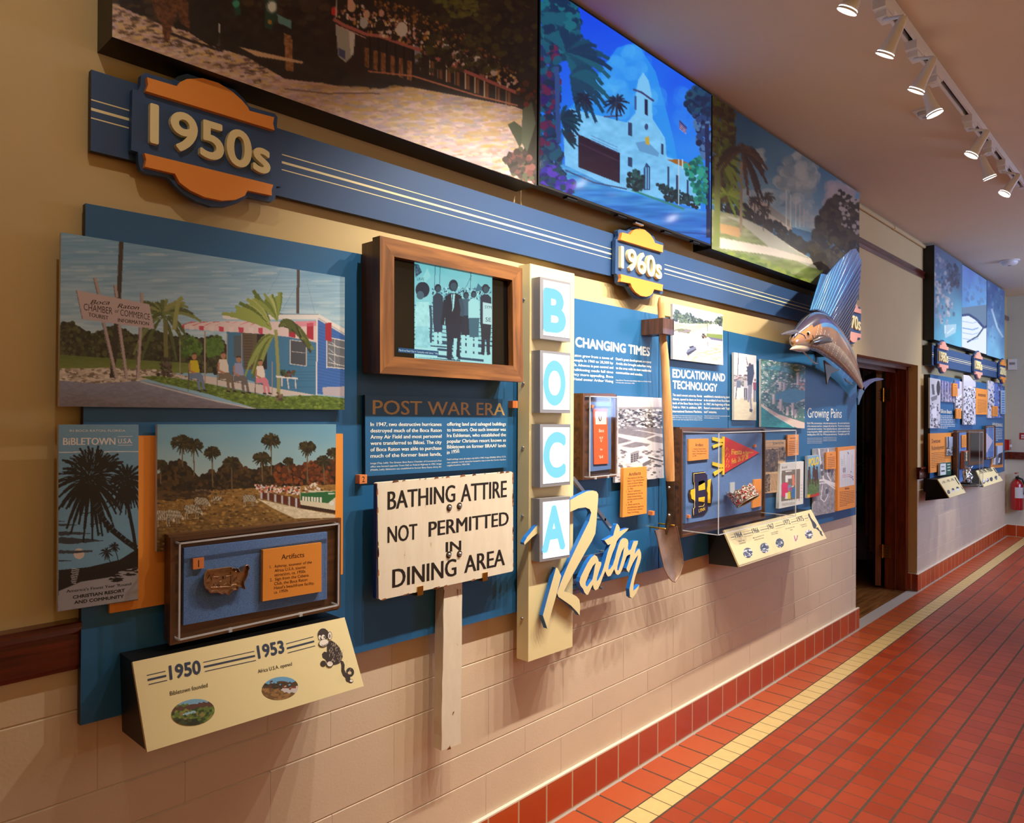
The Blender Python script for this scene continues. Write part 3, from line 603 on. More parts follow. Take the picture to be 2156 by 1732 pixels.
def shifted(dx, sx=1.0, sz=1.0, dz=0.0, x0=2.6, z0_=2.2, dy=0.0):
    def f(x, y, o):
        p = W(x, y, o); return Vector((x0+dx+(p.x-x0)*sx, p.y-dy, z0_+dz+(p.z-z0_)*sz))
    return f
decade('salmon and blue decade sign reading 1970s half hidden behind the sailfish', o60, t60, b60, '1970s', (1307.8, 563.5), (1394, 588), 46.5, panel_col='salmon_board', w3=shifted(2.60))
# =====================================================================  PAINTED STEEL SIGN WITH LIT LETTERS AND SCRIPT
ps = thing('pylon_sign', 'tall cream sign with four lit letter boxes reading BOCA and a cut-out script Raton', 'sign', (2.02, -.02, 1.2))
F = .10
mb = MB(); Q = [W(1116, 554.5, F), W(1209.3, 576, F), W(1205.3, 1361, F), W(1112, 1393, F)]
mb.prism(Q, (0, .055, 0), 'cream_sign', (0, 0, 0)); mb.box((1.96, -.046, 1.0), (2.1, 0, 1.1), 'black'); mb.box((1.96, -.046, 1.8), (2.1, 0, 1.9), 'black')
mb.build('pylon', ps)
xl = Q[3].x
for z in (1.95, 1.655, 1.43, 1.19, .83):
    mb = MB(); mb.tube([(xl+.001, -.072, z), (xl-.005, -.072, z), (xl-.007, -.072, z)], [.006, .006, .003], 'chrome', n=10); mb.build('screw', ps)
boxes = [('B', [(1137, 582.3), (1201, 595), (1200.8, 720), (1137, 712.3)], [(1141.5, 589), (1197, 600), (1197, 712.5), (1141.5, 705.5)], (1143.6, 697.6), (1191.5, 703.5), 94),
         ('O', [(1137, 736.8), (1201, 743.2), (1200.8, 869.7), (1137, 868.5)], [(1141.3, 743), (1197, 749), (1197, 863), (1141.3, 862)], (1143.6, 852.5), (1190.5, 853.3), 95),
         ('C', [(1137, 892.7), (1201, 892.9), (1200.4, 1019.7), (1137, 1026.2)], [(1141.2, 899), (1197, 899.5), (1196.6, 1013), (1141.2, 1018.5)], (1143.6, 1007), (1191, 1003.5), 97),
         ('A', [(1136, 1050), (1200.4, 1044.8), (1199.8, 1172.8), (1136, 1183)], [(1140.8, 1056.5), (1196.4, 1051), (1196.4, 1167), (1140.8, 1176)], (1140.9, 1165), (1190.5, 1155), 98)]
for ch, fr, wh, A, B, h in boxes:
    o = .14; Fq = [W(x, y, o) for x, y in fr]; Wq = [W(x, y, o-.004) for x, y in wh]
    mb = MB(); mb.prism(Fq, (0, o-F, 0), 'grey_frame', (0, 0, 0))
    fo = mb.build('light_box', ps); mb = MB()
    lq = [p-Vector((0, .0015, 0)) for p in Fq]
    mb.add([p+Vector((0, -.0052, 0)) for p in Wq], [(0, 3, 2, 1)], 'lit_sign', (255, 255, 255))
    mb.build('lit_face', fo)
    mb = MB(); a = W(*A, o+.0026); b2 = W(*B, o+.0026); hh = (W(A[0], A[1]-h, o+.0026)-a).z
    text3(mb, ch, a, b2-a, (0, 0, 1), hh, length=(b2-a).length, bold=.045, mat='lit_sign', col=(118, 194, 240), lift=.0002, res=8)
    mb.build('letter', fo)['label'] = 'pale blue letter '+ch
def cut_shape(loops, depth, name, parent, off, side='blue_edge', face='cream_sign'):
    """flat cut-out letter: closed outlines in photo pixels (holes allowed), given real thickness"""
    cu = bpy.data.curves.new('c', 'CURVE'); cu.dimensions = '2D'; cu.fill_mode = 'BOTH'; cu.extrude = depth/2
    for lp in loops:
        sp = cu.splines.new('POLY'); sp.points.add(len(lp)-1); sp.use_cyclic_u = True
        for i, (x, y) in enumerate(lp): p = W(x, y, off); sp.points[i].co = (p.x, p.z, 0, 1)
    o = bpy.data.objects.new('c', cu); COL.objects.link(o); me = bpy.data.meshes.new_from_object(o)
    v = [(q.co.x, -off-q.co.z+depth/2, q.co.y) for q in me.vertices]; mb = MB()
    for p in me.polygons:
        fr = abs(p.normal.z) > .5
        mb.add([], [], face)
        mb.f.append(list(p.vertices)); mb.m.append(face if fr and p.normal.z > 0 else side); mb.c.append((0, 0, 0)); mb.sm.append(False)
    mb.v = v
    bpy.data.objects.remove(o); bpy.data.curves.remove(cu); bpy.data.meshes.remove(me)
    return mb.build(name, parent)
R = sc_([(553,365),(620,325),(690,291),(740,284),(772,293),(786,315),(785,360),(778,450),(770,560),(762,640),(735,700),(690,775),(640,865),(580,972),(530,1062),(501,1120),(560,1136),(608,1164),(630,1190),(636,1240),(632,1320),(610,1290),(560,1238),(500,1196),(455,1165),(445,1135),(470,1060),(500,985),(540,890),(600,765),(660,640),(710,540),(728,470),(715,440),(680,424),(620,432),(553,462)], 3.9375, 1060, 960)
Rf = sc_([(250,440),(205,478),(155,540),(105,600),(72,660),(78,685),(120,645),(170,595),(250,535)], 5.4125, 1090, 1020)
Rs = sc_([(437,945),(455,950),(497,1040),(440,1262),(390,1435),(338,1640),(287,1490),(340,1290),(390,1110)], 5.4125, 1090, 1020)
at = sc_([(470,800),(520,830),(545,890),(552,928),(602,938),(602,990),(558,1120),(522,1240),(512,1312),(545,1280),(600,1172),(640,1060),(680,920),(720,762),(760,642),(780,590),(730,612),(692,560),(665,520),(760,470),(830,430),(850,350),(890,222),(906,200),(936,232),(960,290),(952,350),(1030,312),(1128,288),(1100,332),(1020,402),(930,492),(900,542),(870,642),(820,762),(780,882),(745,1012),(735,1088),(770,1070),(820,1000),(860,882),(890,762),(930,622),(970,522),(1012,482),(1070,480),(1112,512),(1122,572),(1112,660),(1128,722),(1170,692),(1200,602),(1222,540),(1308,526),(1300,582),(1262,682),(1242,782),(1290,712),(1332,680),(1366,762),(1368,852),(1342,962),(1300,1082),(1260,1202),(1226,1342),(1216,1490),(1262,1452),(1335,1372),(1320,1432),(1272,1532),(1196,1638),(1152,1602),(1142,1452),(1170,1332),(1210,1182),(1250,1022),(1290,882),(1310,802),(1270,852),(1212,952),(1162,1062),(1130,1138),(1092,1092),(1086,1062),(1120,962),(1150,862),(1160,792),(1116,802),(1086,832),(1040,972),(1000,1082),(960,1162),(920,1186),(880,1162),(852,1072),(820,1132),(780,1202),(730,1216),(702,1172),(680,1110),(640,1202),(590,1342),(540,1452),(490,1482),(456,1442),(440,1372),(400,1452),(350,1562),(320,1566),(280,1522),(250,1452),(202,1392),(182,1322),(202,1232),(260,1112),(330,972),(400,862)], 9.119, 1200, 1080)
ah = sc_([(500,950),(480,1012),(452,1182),(430,1272),(330,1412),(302,1382),(302,1332),(370,1152),(440,1012)], 9.119, 1200, 1080)
oh = sc_([(1045,648),(1030,722),(1012,832),(970,982),(930,1102),(906,1090),(912,1022),(950,872),(1000,722)], 9.119, 1200, 1080)
SO = .13
cut_shape([R], .018, 'script_letter', ps, SO); cut_shape([Rf], .018, 'script_letter', ps, SO); cut_shape([Rs], .018, 'script_letter', ps, SO); cut_shape([at, ah, oh], .018, 'script_letter', ps, SO)
for a, b2 in (((1208, 1006), (1293, 1118)), ((1206, 1181), (1310, 1158)), ((1206, 1226), (1330, 1195)), ((1206, 1248), (1262, 1233))):
    mb = MB(); pa, pb = W(*a, .085), W(*b2, .085); d = (pb-pa).normalized(); n = d.cross(Vector((0, 1, 0)))*.007; q = [pa+n, pb+n, pb-n, pa-n]; mb.prism(q, (0, .014, 0), 'steel', (0, 0, 0))
    e = pb-d*.02; mb.tube([e, e-Vector((0, .03, 0))], .006, 'steel'); e2 = pb-d*.08; mb.tube([e2, Vector((e2.x, -PO-.0015, e2.z))], .006, 'steel'); mb.build('support_bar', ps)
# =====================================================================  VIDEO MONITOR IN A WOODEN FRAME
vm = thing('video_monitor', 'wooden framed video monitor showing a black and white street march', 'monitor', (1.5, -.035, 1.75))
TVF = .135
OQ = [W(799.8, 495.8, TVF), W(1099.8, 564.6, TVF), W(1101.8, 804.2, TVF), W(800.3, 785.7, TVF)]; IQ = [W(830, 539.8, TVF), W(1078.8, 589.5, TVF), W(1080.9, 769.9, TVF), W(830, 750.2, TVF)]
mb = MB(); back = Vector((0, TVF-PO, 0))
rec = Vector((0, .022, 0))
for i, m in ((0, 'oak_x'), (1, 'oak_z'), (2, 'oak_x'), (3, 'oak_z')):
    j = (i+1) % 4; mb.add([OQ[i], OQ[j], IQ[j], IQ[i]], [(3, 2, 1, 0)], m); mb.add([IQ[i], IQ[j], IQ[j]+rec, IQ[i]+rec], [(3, 2, 1, 0)], m)
    mb.add([OQ[i], OQ[j], OQ[j]+back*.35, OQ[i]+back*.35], [(0, 1, 2, 3)], 'dark_oak_x' if i % 2 == 0 else 'dark_oak_z')
    g = [(p*.97+cen(OQ)*.03)+back*.35 for p in OQ]
    mb.add([OQ[i]+back*.35, OQ[j]+back*.35, g[j], g[i]], [(0, 1, 2, 3)], 'black'); mb.add([g[i], g[j], g[j]+back*.65, g[i]+back*.65], [(0, 1, 2, 3)], 'dark_oak_x' if i % 2 == 0 else 'dark_oak_z')
mb.build('frame', vm)
mb = MB(); mb.add([p+rec for p in IQ], [(3, 2, 1, 0)], 'black_gloss'); scr = mb.build('screen', vm)
# =====================================================================  MURALS AND WALL SCREEN
def box_mural(label, q, depth, canvas, name='mural_panel', cat='mural', mat='print', step=1.9, side='black'):
    Q = [Vector(p) for p in q]; c = cen(Q); c.y = 0
    t = thing(name, label, cat, c); mb = MB(); mb.prism(Q, (0, depth, 0), side, (0, 0, 0)); mb.build('case', t)
    canvas.grid('picture', Q, t, mat, step=step); return t
# =====================================================================  WEATHERED SIGN ON A POST
sg = thing('wooden_sign', 'weathered white wooden sign reading BATHING ATTIRE NOT PERMITTED IN DINING AREA', 'sign', (1.5, -.035, .9))
m, nt, N, Lk, b = nodes('old_white_paint'); MATS['old_white_paint'] = m
tc = N.new('ShaderNodeTexCoord'); n = N.new('ShaderNodeTexNoise'); n.inputs['Scale'].default_value = 9; n.inputs['Detail'].default_value = 8; n.inputs['Roughness'].default_value = .7
mp = N.new('ShaderNodeMapping'); mp.inputs['Scale'].default_value = (3, 3, .8); Lk.new(tc.outputs['Object'], mp.inputs[0]); Lk.new(mp.outputs[0], n.inputs['Vector'])
r = N.new('ShaderNodeValToRGB'); e = r.color_ramp.elements; e[0].position = .30; e[0].color = (*lin((150, 112, 74)), 1); e[1].position = .345; e[1].color = (*lin((226, 212, 186)), 1)
x = e.new(.8); x.color = (*lin((238, 226, 204)), 1); Lk.new(n.outputs['Fac'], r.inputs[0]); Lk.new(r.outputs[0], b.inputs['Base Color']); b.inputs['Roughness'].default_value = .6
bpn = N.new('ShaderNodeBump'); bpn.inputs['Strength'].default_value = .3; bpn.inputs['Distance'].default_value = .002; Lk.new(n.outputs['Fac'], bpn.inputs['Height']); Lk.new(bpn.outputs[0], b.inputs['Normal'])
so = .10
SQ0 = sc_([(205,742),(222,737),(1268,650),(1280,660),(1283,1425),(1276,1440),(232,1667),(216,1655)], 3.765, 740, 820)
mb = MB(); mb.prism([W(x, y, so) for x, y in SQ0], (0, .017, 0), 'old_white_paint', (0, 0, 0)); rng = random.Random(3)
brd = mb.build('board', sg)
mb = MB()      # chipped edge showing bare wood and the blue painted flank
Ls = W(794.8, 1016, so); Lb = W(796.8, 1262, so)
mb.box((Ls.x-.0012, -so+.002, Lb.z+.004), (Ls.x+.0003, -so+.017, Ls.z-.004), 'paint', (24, 52, 120)); mb.build('painted_edge', brd)['label'] = 'blue painted edge'
mb = MB()
for i in range(46):
    k = rng.random(); e = rng.randrange(4)
    a = Vector(W(*SQ0[(0, 2, 4, 6)[e]], so)); c = Vector(W(*SQ0[(1, 3, 5, 7)[e]], so)); nx_ = Vector(W(*SQ0[(2, 4, 6, 0)[e]], so)); p = c.lerp(nx_, k); s = .002+.005*rng.random(); tall = e in (1, 3)
    dx, dz = (s*.5, s*2) if tall else (s*1.8, s*.6)
    mb.add([(p.x-dx, -so-.0003, p.z-dz), (p.x+dx, -so-.0003, p.z-dz*.4), (p.x+dx*.5, -so-.0003, p.z+dz), (p.x-dx*.8, -so-.0003, p.z+dz*.5)], [(0, 1, 2, 3)], 'paint', rng.choice([(134, 78, 44), (150, 96, 58), (108, 66, 40)]))
mb.build('chipped_edge', brd)['kind'] = 'stuff'
BK = dict(col=(38, 32, 26), bold=.026)
for s, A, B, h in (('BATHING', (815.5, 1074.5), (958.5, 1056.7), 41), ('ATTIRE', (969.5, 1058), (1067, 1047), 39.5), ('NOT', (815.5, 1144), (878.5, 1135.8), 36.5), ('PERMITTED', (902, 1131), (1071, 1105.5), 33.5),
                   ('IN', (938, 1162.8), (971, 1158.6), 22.5), ('DINING', (825.5, 1239), (961, 1212), 41.5), ('AREA', (977, 1207.5), (1063, 1190), 38.5)): mb = MB(); text(mb, s, A, B, h, so, **BK); mb.build('painted_word', brd)
for (x, y) in ((945.5, 1068), (967, 1064.5), (944.5, 1167.5), (967, 1165.5)):
    p = W(x, y, so); mb = MB(); mb.tube([p, p-Vector((0, .002, 0))], .0105, 'dark_metal', n=18); mb.tube([p-Vector((0, .002, 0)), p-Vector((0, .006, 0)), p-Vector((0, .008, 0))], [.0065, .006, .003], 'steel', n=14); mb.build('bolt', sg)
for (x, y) in ((884, 1242), (1020.5, 1212.5)):
    p = W(x, y, so); mb = MB(); mb.box((p.x-.011, -so-.003, p.z-.014), (p.x+.011, -so, p.z+.012), 'brass'); mb.box((p.x-.011, -so, p.z-.016), (p.x+.011, -PO, p.z-.0125), 'brass'); mb.build('clip', sg)
pf = .079
Q = [W(935.5, 1180, pf), W(973.5, 1176, pf), W(970.4, 1565, pf), W(929.3, 1580, pf)]
mb = MB(); prev = None; K = 14; ring = []
for i in range(K+1):
    t = i/K; l = Q[0].lerp(Q[3], t); r_ = Q[1].lerp(Q[2], t); j = lambda: (rng.random()-.5)*.003
    ring.append([l+Vector((j(), 0, 0)), r_+Vector((j(), 0, 0)), r_+Vector((j(), .04, 0)), l+Vector((j(), .04, 0))])
for i in range(K):
    a, c = ring[i], ring[i+1]
    for k in range(4): kk = (k+1) % 4; mb.add([a[k], a[kk], c[kk], c[k]], [(3, 2, 1, 0)], 'old_white_paint')
mb.add(ring[0], [(0, 1, 2, 3)], 'old_white_paint'); mb.add(ring[-1], [(3, 2, 1, 0)], 'old_white_paint')
post = mb.build('post', sg)
mb = MB()
for q in ([(948, 1566), (946, 1572), (943, 1575), (941, 1578.5), (937, 1580), (950, 1576), (947.5, 1570)], [(934, 1240), (936, 1242), (934, 1262), (933.2, 1250)], [(963, 1240), (964.5, 1240), (965, 1258), (963.5, 1252)], [(968.5, 1240), (969.6, 1240), (969.8, 1254)], [(953, 1500), (957, 1496), (955, 1503)]):
    mb = MB(); mb.add([W(x, y, pf+.0021) for x, y in q], [list(range(len(q)))], 'paint', (122, 62, 34)); mb.build('bare_wood', post)['label'] = 'bare wood showing through the chipped paint'
# =====================================================================  SHOVEL ON ITS HOLDERS
sv = thing('shovel', 'old long handled shovel with a worn wooden handle and rusty pointed blade', 'shovel', W(1408, 1100, .10))
HO = .105
mb = MB(); hp = [(1390.5, 627), (1391, 640), (1394, 690), (1400, 760), (1404, 840), (1408, 920), (1410, 985), (1411.5, 1014)]; hr = [.008, .0145, .0155, .018, .020, .021, .021, .0185]
mb.tube([W(1390.2, 623.5, HO)]+[W(x, y, HO) for x, y in hp], [.001]+hr, 'ash_z', n=18); mb.build('handle', sv)
mb = MB(); mb.tube([W(x, y, HO) for x, y in [(1411, 1012), (1411.5, 1040), (1412, 1068), (1410.5, 1086), (1406, 1104), (1402.5, 1125)]], [.0205, .018, .0165, .015, .011, .004], 'dark_metal', n=16); mb.build('socket', sv)
Le = sc_([(120,962),(150,1075),(190,1270),(235,1460),(285,1560),(340,1625),(379,1638)], 6.18, 1360, 960); Ri = sc_([(400,912),(425,1020),(450,1150),(478,1300),(484,1400),(445,1540),(379,1638)], 6.18, 1360, 960)
rows = []
for k in range(7):
    a, c = Vector(W(*Le[k], HO+.012)), Vector(W(*Ri[k], HO+.012)); dp = .045*(1-k/6)**.8
    rows.append([a.lerp(c, s)+Vector((0, dp*math.sin(math.pi*s)**.8 if 0 < s < 1 else 0, 0))+Vector((0, 0, -.012*math.sin(math.pi*s) if k == 0 else 0)) for s in np.linspace(0, 1, 11)])
mb = MB(); fl = [p for r_ in rows for p in r_]; mb.add(fl, [[i*11+j, (i+1)*11+j, (i+1)*11+j+1, i*11+j+1] for i in range(6) for j in range(10)], 'rust_metal', smooth=True)
mb.tube([W(*p, HO+.012) for p in Le], .0022, 'rust_metal', n=6); mb.tube([W(*p, HO+.012) for p in Ri], .0022, 'rust_metal', n=6)
mb.build('blade', sv)
for y in (1026, 1084):
    p = W(1410, y, HO+.021); mb = MB(); mb.tube([p+Vector((0, .004, 0)), p, p-Vector((0, .003, 0))], [.006, .005, .002], 'steel', n=10); mb.build('rivet', sv)
p0, p1 = W(1377.5, 667, .14), W(1394.5, 706, .14)
mb = MB(); q0 = W(1396, 668.5, .145); q1 = W(1413.5, 704.5, .145)
hxx = W(1393.5, 686, HO).x; xa, xb2 = min(q0.x, hxx-.034), max(q1.x, hxx+.034)
for lo, hi in (((xa, -.145), (xb2, -.127)), ((xa, -.082), (xb2, -PO-.001)), ((xa, -.127), (hxx-.023, -.082)), ((hxx+.023, -.127), (xb2, -.082))): mb.box((lo[0], lo[1], q1.z), (hi[0], hi[1], q0.z), 'dark_oak_z')
tag(mb.build('holder_block', None, (q0.x, -PO, q1.z)), 'small dark wooden block holding the shovel handle to the wall', 'holder')
for x, y in ((1378, 1110), (1397, 1103)):
    p = W(x, y, .06); mb = MB(); mb.tube([(p.x, -PO, p.z), (p.x, -.115, p.z), (p.x, -.117, p.z)], [.004, .004, .002], 'brass', n=10)
    tag(mb.build('support_pin', None, (p.x, -PO, p.z)), ('brass pin under the left shoulder of the shovel blade' if x < 1390 else 'brass pin behind the right side of the shovel socket'), 'pin')
# =====================================================================  NUMBER TAGS
def numtag(px, py, label, num=None, off=PO, s=.0125, th=.022):
    p = W(px, py, off+th); mb = MB(); mb.box((p.x-s, -off-th, p.z-s), (p.x+s, -off, p.z+s), 'tag_orange')
    o = tag(mb.build('number_tag', None, (p.x, -off, p.z)), label, 'tag')
    if num:
        mb = MB(); text3(mb, num, (p.x, -off-th, p.z-.008), (1, 0, 0), (0, 0, 1), .016, cond=.9, col=(60, 34, 18), align='c'); mb.build('numeral', o)
numtag(765.2, 1008.5, 'small orange tag numbered 2 at the top left of the wooden sign', '2')
numtag(1084.8, 851, 'small orange tag on the blue board beside the tall cream sign')
numtag(1376, 1080, 'small orange tag below the yellow Artifacts card by the shovel', s=.009)
# =====================================================================  PAINTED PICTURES
def RC(x0, y0, x1, y1): return [(x0, y0), (x1, y0), (x1, y1), (x0, y1)]
# ---- near mural: sight-seeing train full of people passing a dirt track
c = Canvas(225, -40, 1140, 405, .8, (40, 31, 26)); full = RC(225, -40, 1140, 405)
c.noise(full, 22, 30, 40, (1, .85, .7)); c.blobs(RC(225, -40, 700, 60), 160, 3, 9, [(58, 44, 34), (30, 22, 20), (66, 50, 30)], 1.6)
gr = [(225,2),(262,18),(300,35),(340,52),(420,74),(500,104),(560,140),(600,166),(690,177),(760,190),(830,185),(900,182),(960,190),(1030,207),(1105,232),(1104,300),(1130,390),(1080,372),(225,84)]
c.grad(gr, (186, 150, 120), (200, 172, 172), .7, 10, 40); c.noise(gr, 46, 7, 22, (1, .9, .95)); c.blobs(gr, 1500, 1, 3.4, [(206, 178, 120), (190, 160, 172), (214, 190, 182), (170, 138, 110), (212, 188, 160), (176, 156, 170)], 3.2, .7)
c.blobs([(600,172),(900,186),(1100,235),(1090,330),(760,250)], 260, 1.5, 4, [(198, 160, 88), (190, 160, 110), (160, 150, 150)], 4, .6)
c.blobs([(225,10),(400,75),(560,140),(560,180),(400,120),(225,60)], 260, 1.2, 3, [(96, 74, 60), (70, 52, 44), (210, 176, 110)], 3, .7)
c.line([(345,66),(420,92),(470,108)], 6, (48, 36, 32)); c.line([(600,187),(690,197),(780,196),(800,198)], 2.5, (110, 84, 70))
for p in ([(318,-5),(378,-5),(372,30),(362,55),(356,90),(346,88),(340,50),(328,30)], [(372,-5),(410,-5),(400,60),(380,50)]): c.fill(p, (92, 56, 32)); c.noise(p, 60, 4, 5, (1, .7, .45))
c.fill([(395,-5),(470,-5),(520,30),(560,46),(640,60),(720,120),(740,180),(600,166),(520,120),(440,95),(400,70)], (34, 30, 27)); c.noise([(395,-5),(720,0),(740,180),(440,95)], 16, 12, 16)
c.fill([(488,-5),(505,-5),(506,30),(496,34)], (24, 74, 58)); c.ell(497, 8, 7, 8, (60, 150, 120)); c.fill([(558,-5),(582,-5),(582,38),(570,62),(558,58)], (28, 70, 56)); c.ell(572, 14, 12, 15, (110, 130, 120)); c.ell(573, 14, 8.5, 11, (226, 236, 228)); c.fill([(584,30),(614,44),(612,60),(586,48)], (96, 150, 150)); c.ell(568, 46, 4, 5, (170, 130, 60))
c.line([(462,50),(460,96)], 1.4, (190, 190, 180)); c.fill([(598,70),(614,76),(618,150),(602,148)], (150, 104, 64)); c.noise([(598,70),(614,76),(618,150),(602,148)], 60, 3, 4)
c.fill([(502,98),(560,112),(640,130),(636,134),(540,118)], (206, 170, 130))
# train side, rail, riders
c.fill([(702,38),(760,70),(780,76),(1000,160),(1096,206),(1094,226),(1020,212),(860,182),(780,160),(740,175),(722,130),(706,56)], (44, 34, 30))
c.fill([(706,52),(742,70),(740,120),(728,132),(712,118)], (170, 174, 166)); c.fill([(734,64),(748,70),(744,116),(738,116)], (216, 220, 214)); c.fill([(712,100),(728,108),(728,126),(712,116)], (70, 84, 130)); c.fill([(872,94),(888,102),(886,140),(874,134)], (150, 152, 170)); c.line([(887,102),(885,150)], 2.4, (220, 220, 222))
for i, x in enumerate((768, 786, 803, 822, 840, 858)):
    y = 78+(x-768)*.30; c.fill([(x,y+22),(x+10,y+24),(x+10,y+66),(x,y+62)], (138, 92, 52)); c.noise([(x,y+22),(x+10,y+24),(x+10,y+66),(x,y+62)], 70, 6, 3, (1, .8, .7)); c.line([(x+11,y-4),(x+11,y+66)], 4, (22, 18, 16))
for x in (905, 922, 940, 958, 980, 1000, 1020, 1044, 1066): y = 112+(x-905)*.40; c.line([(x,y+8),(x,y+46)], 1.6, (214, 196, 168)); c.fill([(x+3,y+16),(x+9,y+18),(x+9,y+48),(x+3,y+46)], (132, 84, 48))
c.line([(702,40),(722,52),(770,72),(800,76),(880,104),(960,142),(1090,196)], 7, (184, 106, 96)); c.line([(706,52),(770,80)], 2, (214, 172, 160)); c.line([(775,150),(870,160),(1000,200),(1090,222)], 3, (190, 120, 88))
ppl = [(712,22),(732,8),(760,10),(790,24),(820,34),(870,50),(920,76),(990,112),(1060,150),(1104,176),(1098,196),(1040,172),(960,138),(890,104),(830,84),(780,72),(728,44),(706,36)]
c.blobs([(780,0),(860,10),(960,60),(1090,150),(1100,170),(960,110),(820,50)], 420, 1, 3.2, [(150, 96, 40), (120, 80, 36), (96, 70, 30), (170, 120, 60)], .9)
c.blobs(ppl, 420, 1.6, 4.2, [(232, 220, 206), (206, 150, 130), (44, 34, 30), (190, 138, 60), (222, 206, 200), (160, 100, 90), (30, 26, 28), (214, 190, 120)], .8)
for x, y, r_, cl in ((740,14,9,(214,180,150)),(738,4,6,(220,170,150)),(772,30,7,(214,174,146)),(766,48,9,(190,194,196)),(846,62,12,(226,222,214)),(803,28,6,(206,160,140)),(800,54,10,(40,34,30)),(964,118,8,(228,222,216)),(940,100,7,(206,214,222)),(1004,128,9,(232,228,222)),(1040,150,8,(214,200,190)),(704,24,7,(206,44,36))): c.ell(x, y, r_, r_*1.3, cl)
c.line([(709,-20),(707,40)], 2, (220, 216, 204)); c.fill([(1086,130),(1120,120),(1131,0),(1140,0),(1140,405),(1118,380),(1076,362),(1062,336),(1072,318),(1090,330),(1104,312),(1106,250),(1100,200)], (46, 42, 30))
c.blobs(RC(880, -40, 1140, 150), 500, 2, 8, [(44, 40, 24), (58, 56, 26), (34, 28, 22), (80, 78, 30)], 1.2, .8); c.blobs([(920,0),(1000,-20),(1010,30),(960,40)], 90, 2, 5, [(110, 112, 40), (90, 92, 34)], 1.4, .8)
c.fill([(1069,262),(1083,255),(1104,272),(1100,300),(1094,310)], (74, 80, 60)); c.fill([(1100,230),(1120,214),(1128,260),(1110,320),(1098,300)], (86, 92, 74)); c.blobs([(1062,330),(1100,312),(1131,350),(1128,388),(1070,365)], 60, 3, 7, [(110, 68, 62), (70, 56, 52), (84, 86, 60), (130, 84, 76)]); c.blobs(RC(1090, 170, 1131, 220), 12, 3, 7, [(110, 44, 34), (90, 60, 36)])
zt, zb = 3.09, 2.352
q = [Vector((.508, -.10, zt)), Vector((1.872, -.10, zt)), Vector((1.872, -.10, zb)), Vector((.508, -.10, zb))]
MUR = []
def mural3(label, x0, x1, z0, z1, o, canvas, group=None, step=2.2, side='black'):
    c0 = Vector(((x0+x1)/2, 0, z0)); t = thing('mural_panel', label, 'mural', c0, group); mb = MB(); mb.box((x0, -o, z0), (x1, -.001, z1), side); mb.build('case', t)
    canvas.grid('picture', [(x0, -o, z1), (x1, -o, z1), (x1, -o, z0), (x0, -o, z0)], t, 'print', step=step); return t
mural3('nearest overhead mural, a sightseeing train full of people on a dirt track', .508, 1.872, zb, zt, .10, c)
# ---- wall screen: white mission building under a blue sky
c = Canvas(1125, -60, 1505, 525, 1.0, (10, 90, 225)); sky = RC(1125, -60, 1505, 525); c.grad(sky, (2, 62, 226), (30, 150, 240), .25, 60, 60)
c.fill([(1190,238),(1240,180),(1270,140),(1300,100),(1340,90),(1380,150),(1400,220),(1420,300),(1440,420),(1200,420)], (36, 150, 236), .75); c.blobs([(1230,200),(1300,100),(1350,100),(1400,230),(1330,260)], 90, 8, 20, [(60, 160, 238), (40, 140, 236), (80, 176, 240)], 1, .35); c.blobs([(1420,180),(1500,220),(1500,340),(1440,330)], 40, 8, 18, [(40, 130, 236)], 1, .3)
bl = (116, 190, 238)
c.fill([(1185,240),(1200,228),(1240,238),(1320,258),(1338,238),(1338,212),(1340,190),(1344,168),(1354,152),(1366,170),(1372,200),(1374,250),(1400,290),(1404,330),(1446,342),(1470,358),(1475,440),(1400,420),(1300,398),(1190,366)], bl); c.noise([(1185,240),(1374,250),(1475,440),(1190,366)], 22, 10, 14)
c.line([(1333,188),(1350,194),(1377,213)], 4, (60, 60, 110)); c.fill([(1357,208),(1364,210),(1364,244),(1357,240)], (20, 30, 70)); c.fill([(1336,202),(1340,202),(1340,232),(1336,230)], (50, 80, 140)); c.ell(1361, 267, 4, 7, (50, 70, 120)); c.line([(1272,246),(1310,243)], 3, (70, 60, 90))
for q4 in ([(1322,257),(1331,259),(1331,287),(1322,284)], [(1322,330),(1331,332),(1331,352),(1322,349)], [(1392,302),(1397,303),(1397,326),(1392,324)], [(1405,350),(1409,351),(1409,400),(1405,398)], [(1423,368),(1428,369),(1428,405),(1423,402)], [(1446,378),(1450,380),(1450,414),(1446,412)]): c.fill(q4, (40, 60, 100))
c.fill([(1355,400),(1355,355),(1361,342),(1369,352),(1369,400)], (40, 70, 120)); c.line([(1360,352),(1360,398)], 1.4, bl); c.line([(1365,352),(1365,398)], 1.4, bl); c.fill([(1338,300),(1362,296),(1388,322),(1386,330),(1346,318)], (90, 150, 200)); c.fill([(1358,290),(1366,286),(1368,305),(1360,304)], (190, 160, 60))
c.fill([(1404,336),(1430,335),(1460,348),(1455,356),(1430,348)], (150, 96, 40)); c.fill([(1217,282),(1305,322),(1305,386),(1218,352)], (40, 22, 44)); c.line([(1217,300),(1305,340)], 3, (58, 40, 60))
tx = (60, 96, 150)
for y in (284, 290, 295): c.line([(1244, y+1), (1300, y+26)], 1.6, tx, .55)
gnd = [(1131,330),(1185,345),(1300,400),(1400,424),(1500,450),(1505,525),(1340,480),(1131,400)]; c.grad(gnd, (70, 160, 215), (20, 96, 200), .4, 8, 30); c.noise(gnd, 30, 5, 40); c.line([(1190,358),(1250,384),(1320,398)], 3, (50, 70, 120)); c.line([(1300,470),(1400,486),(1500,494)], 2, (16, 60, 130)); c.line([(1330,400),(1440,440)], 4, (40, 130, 120))
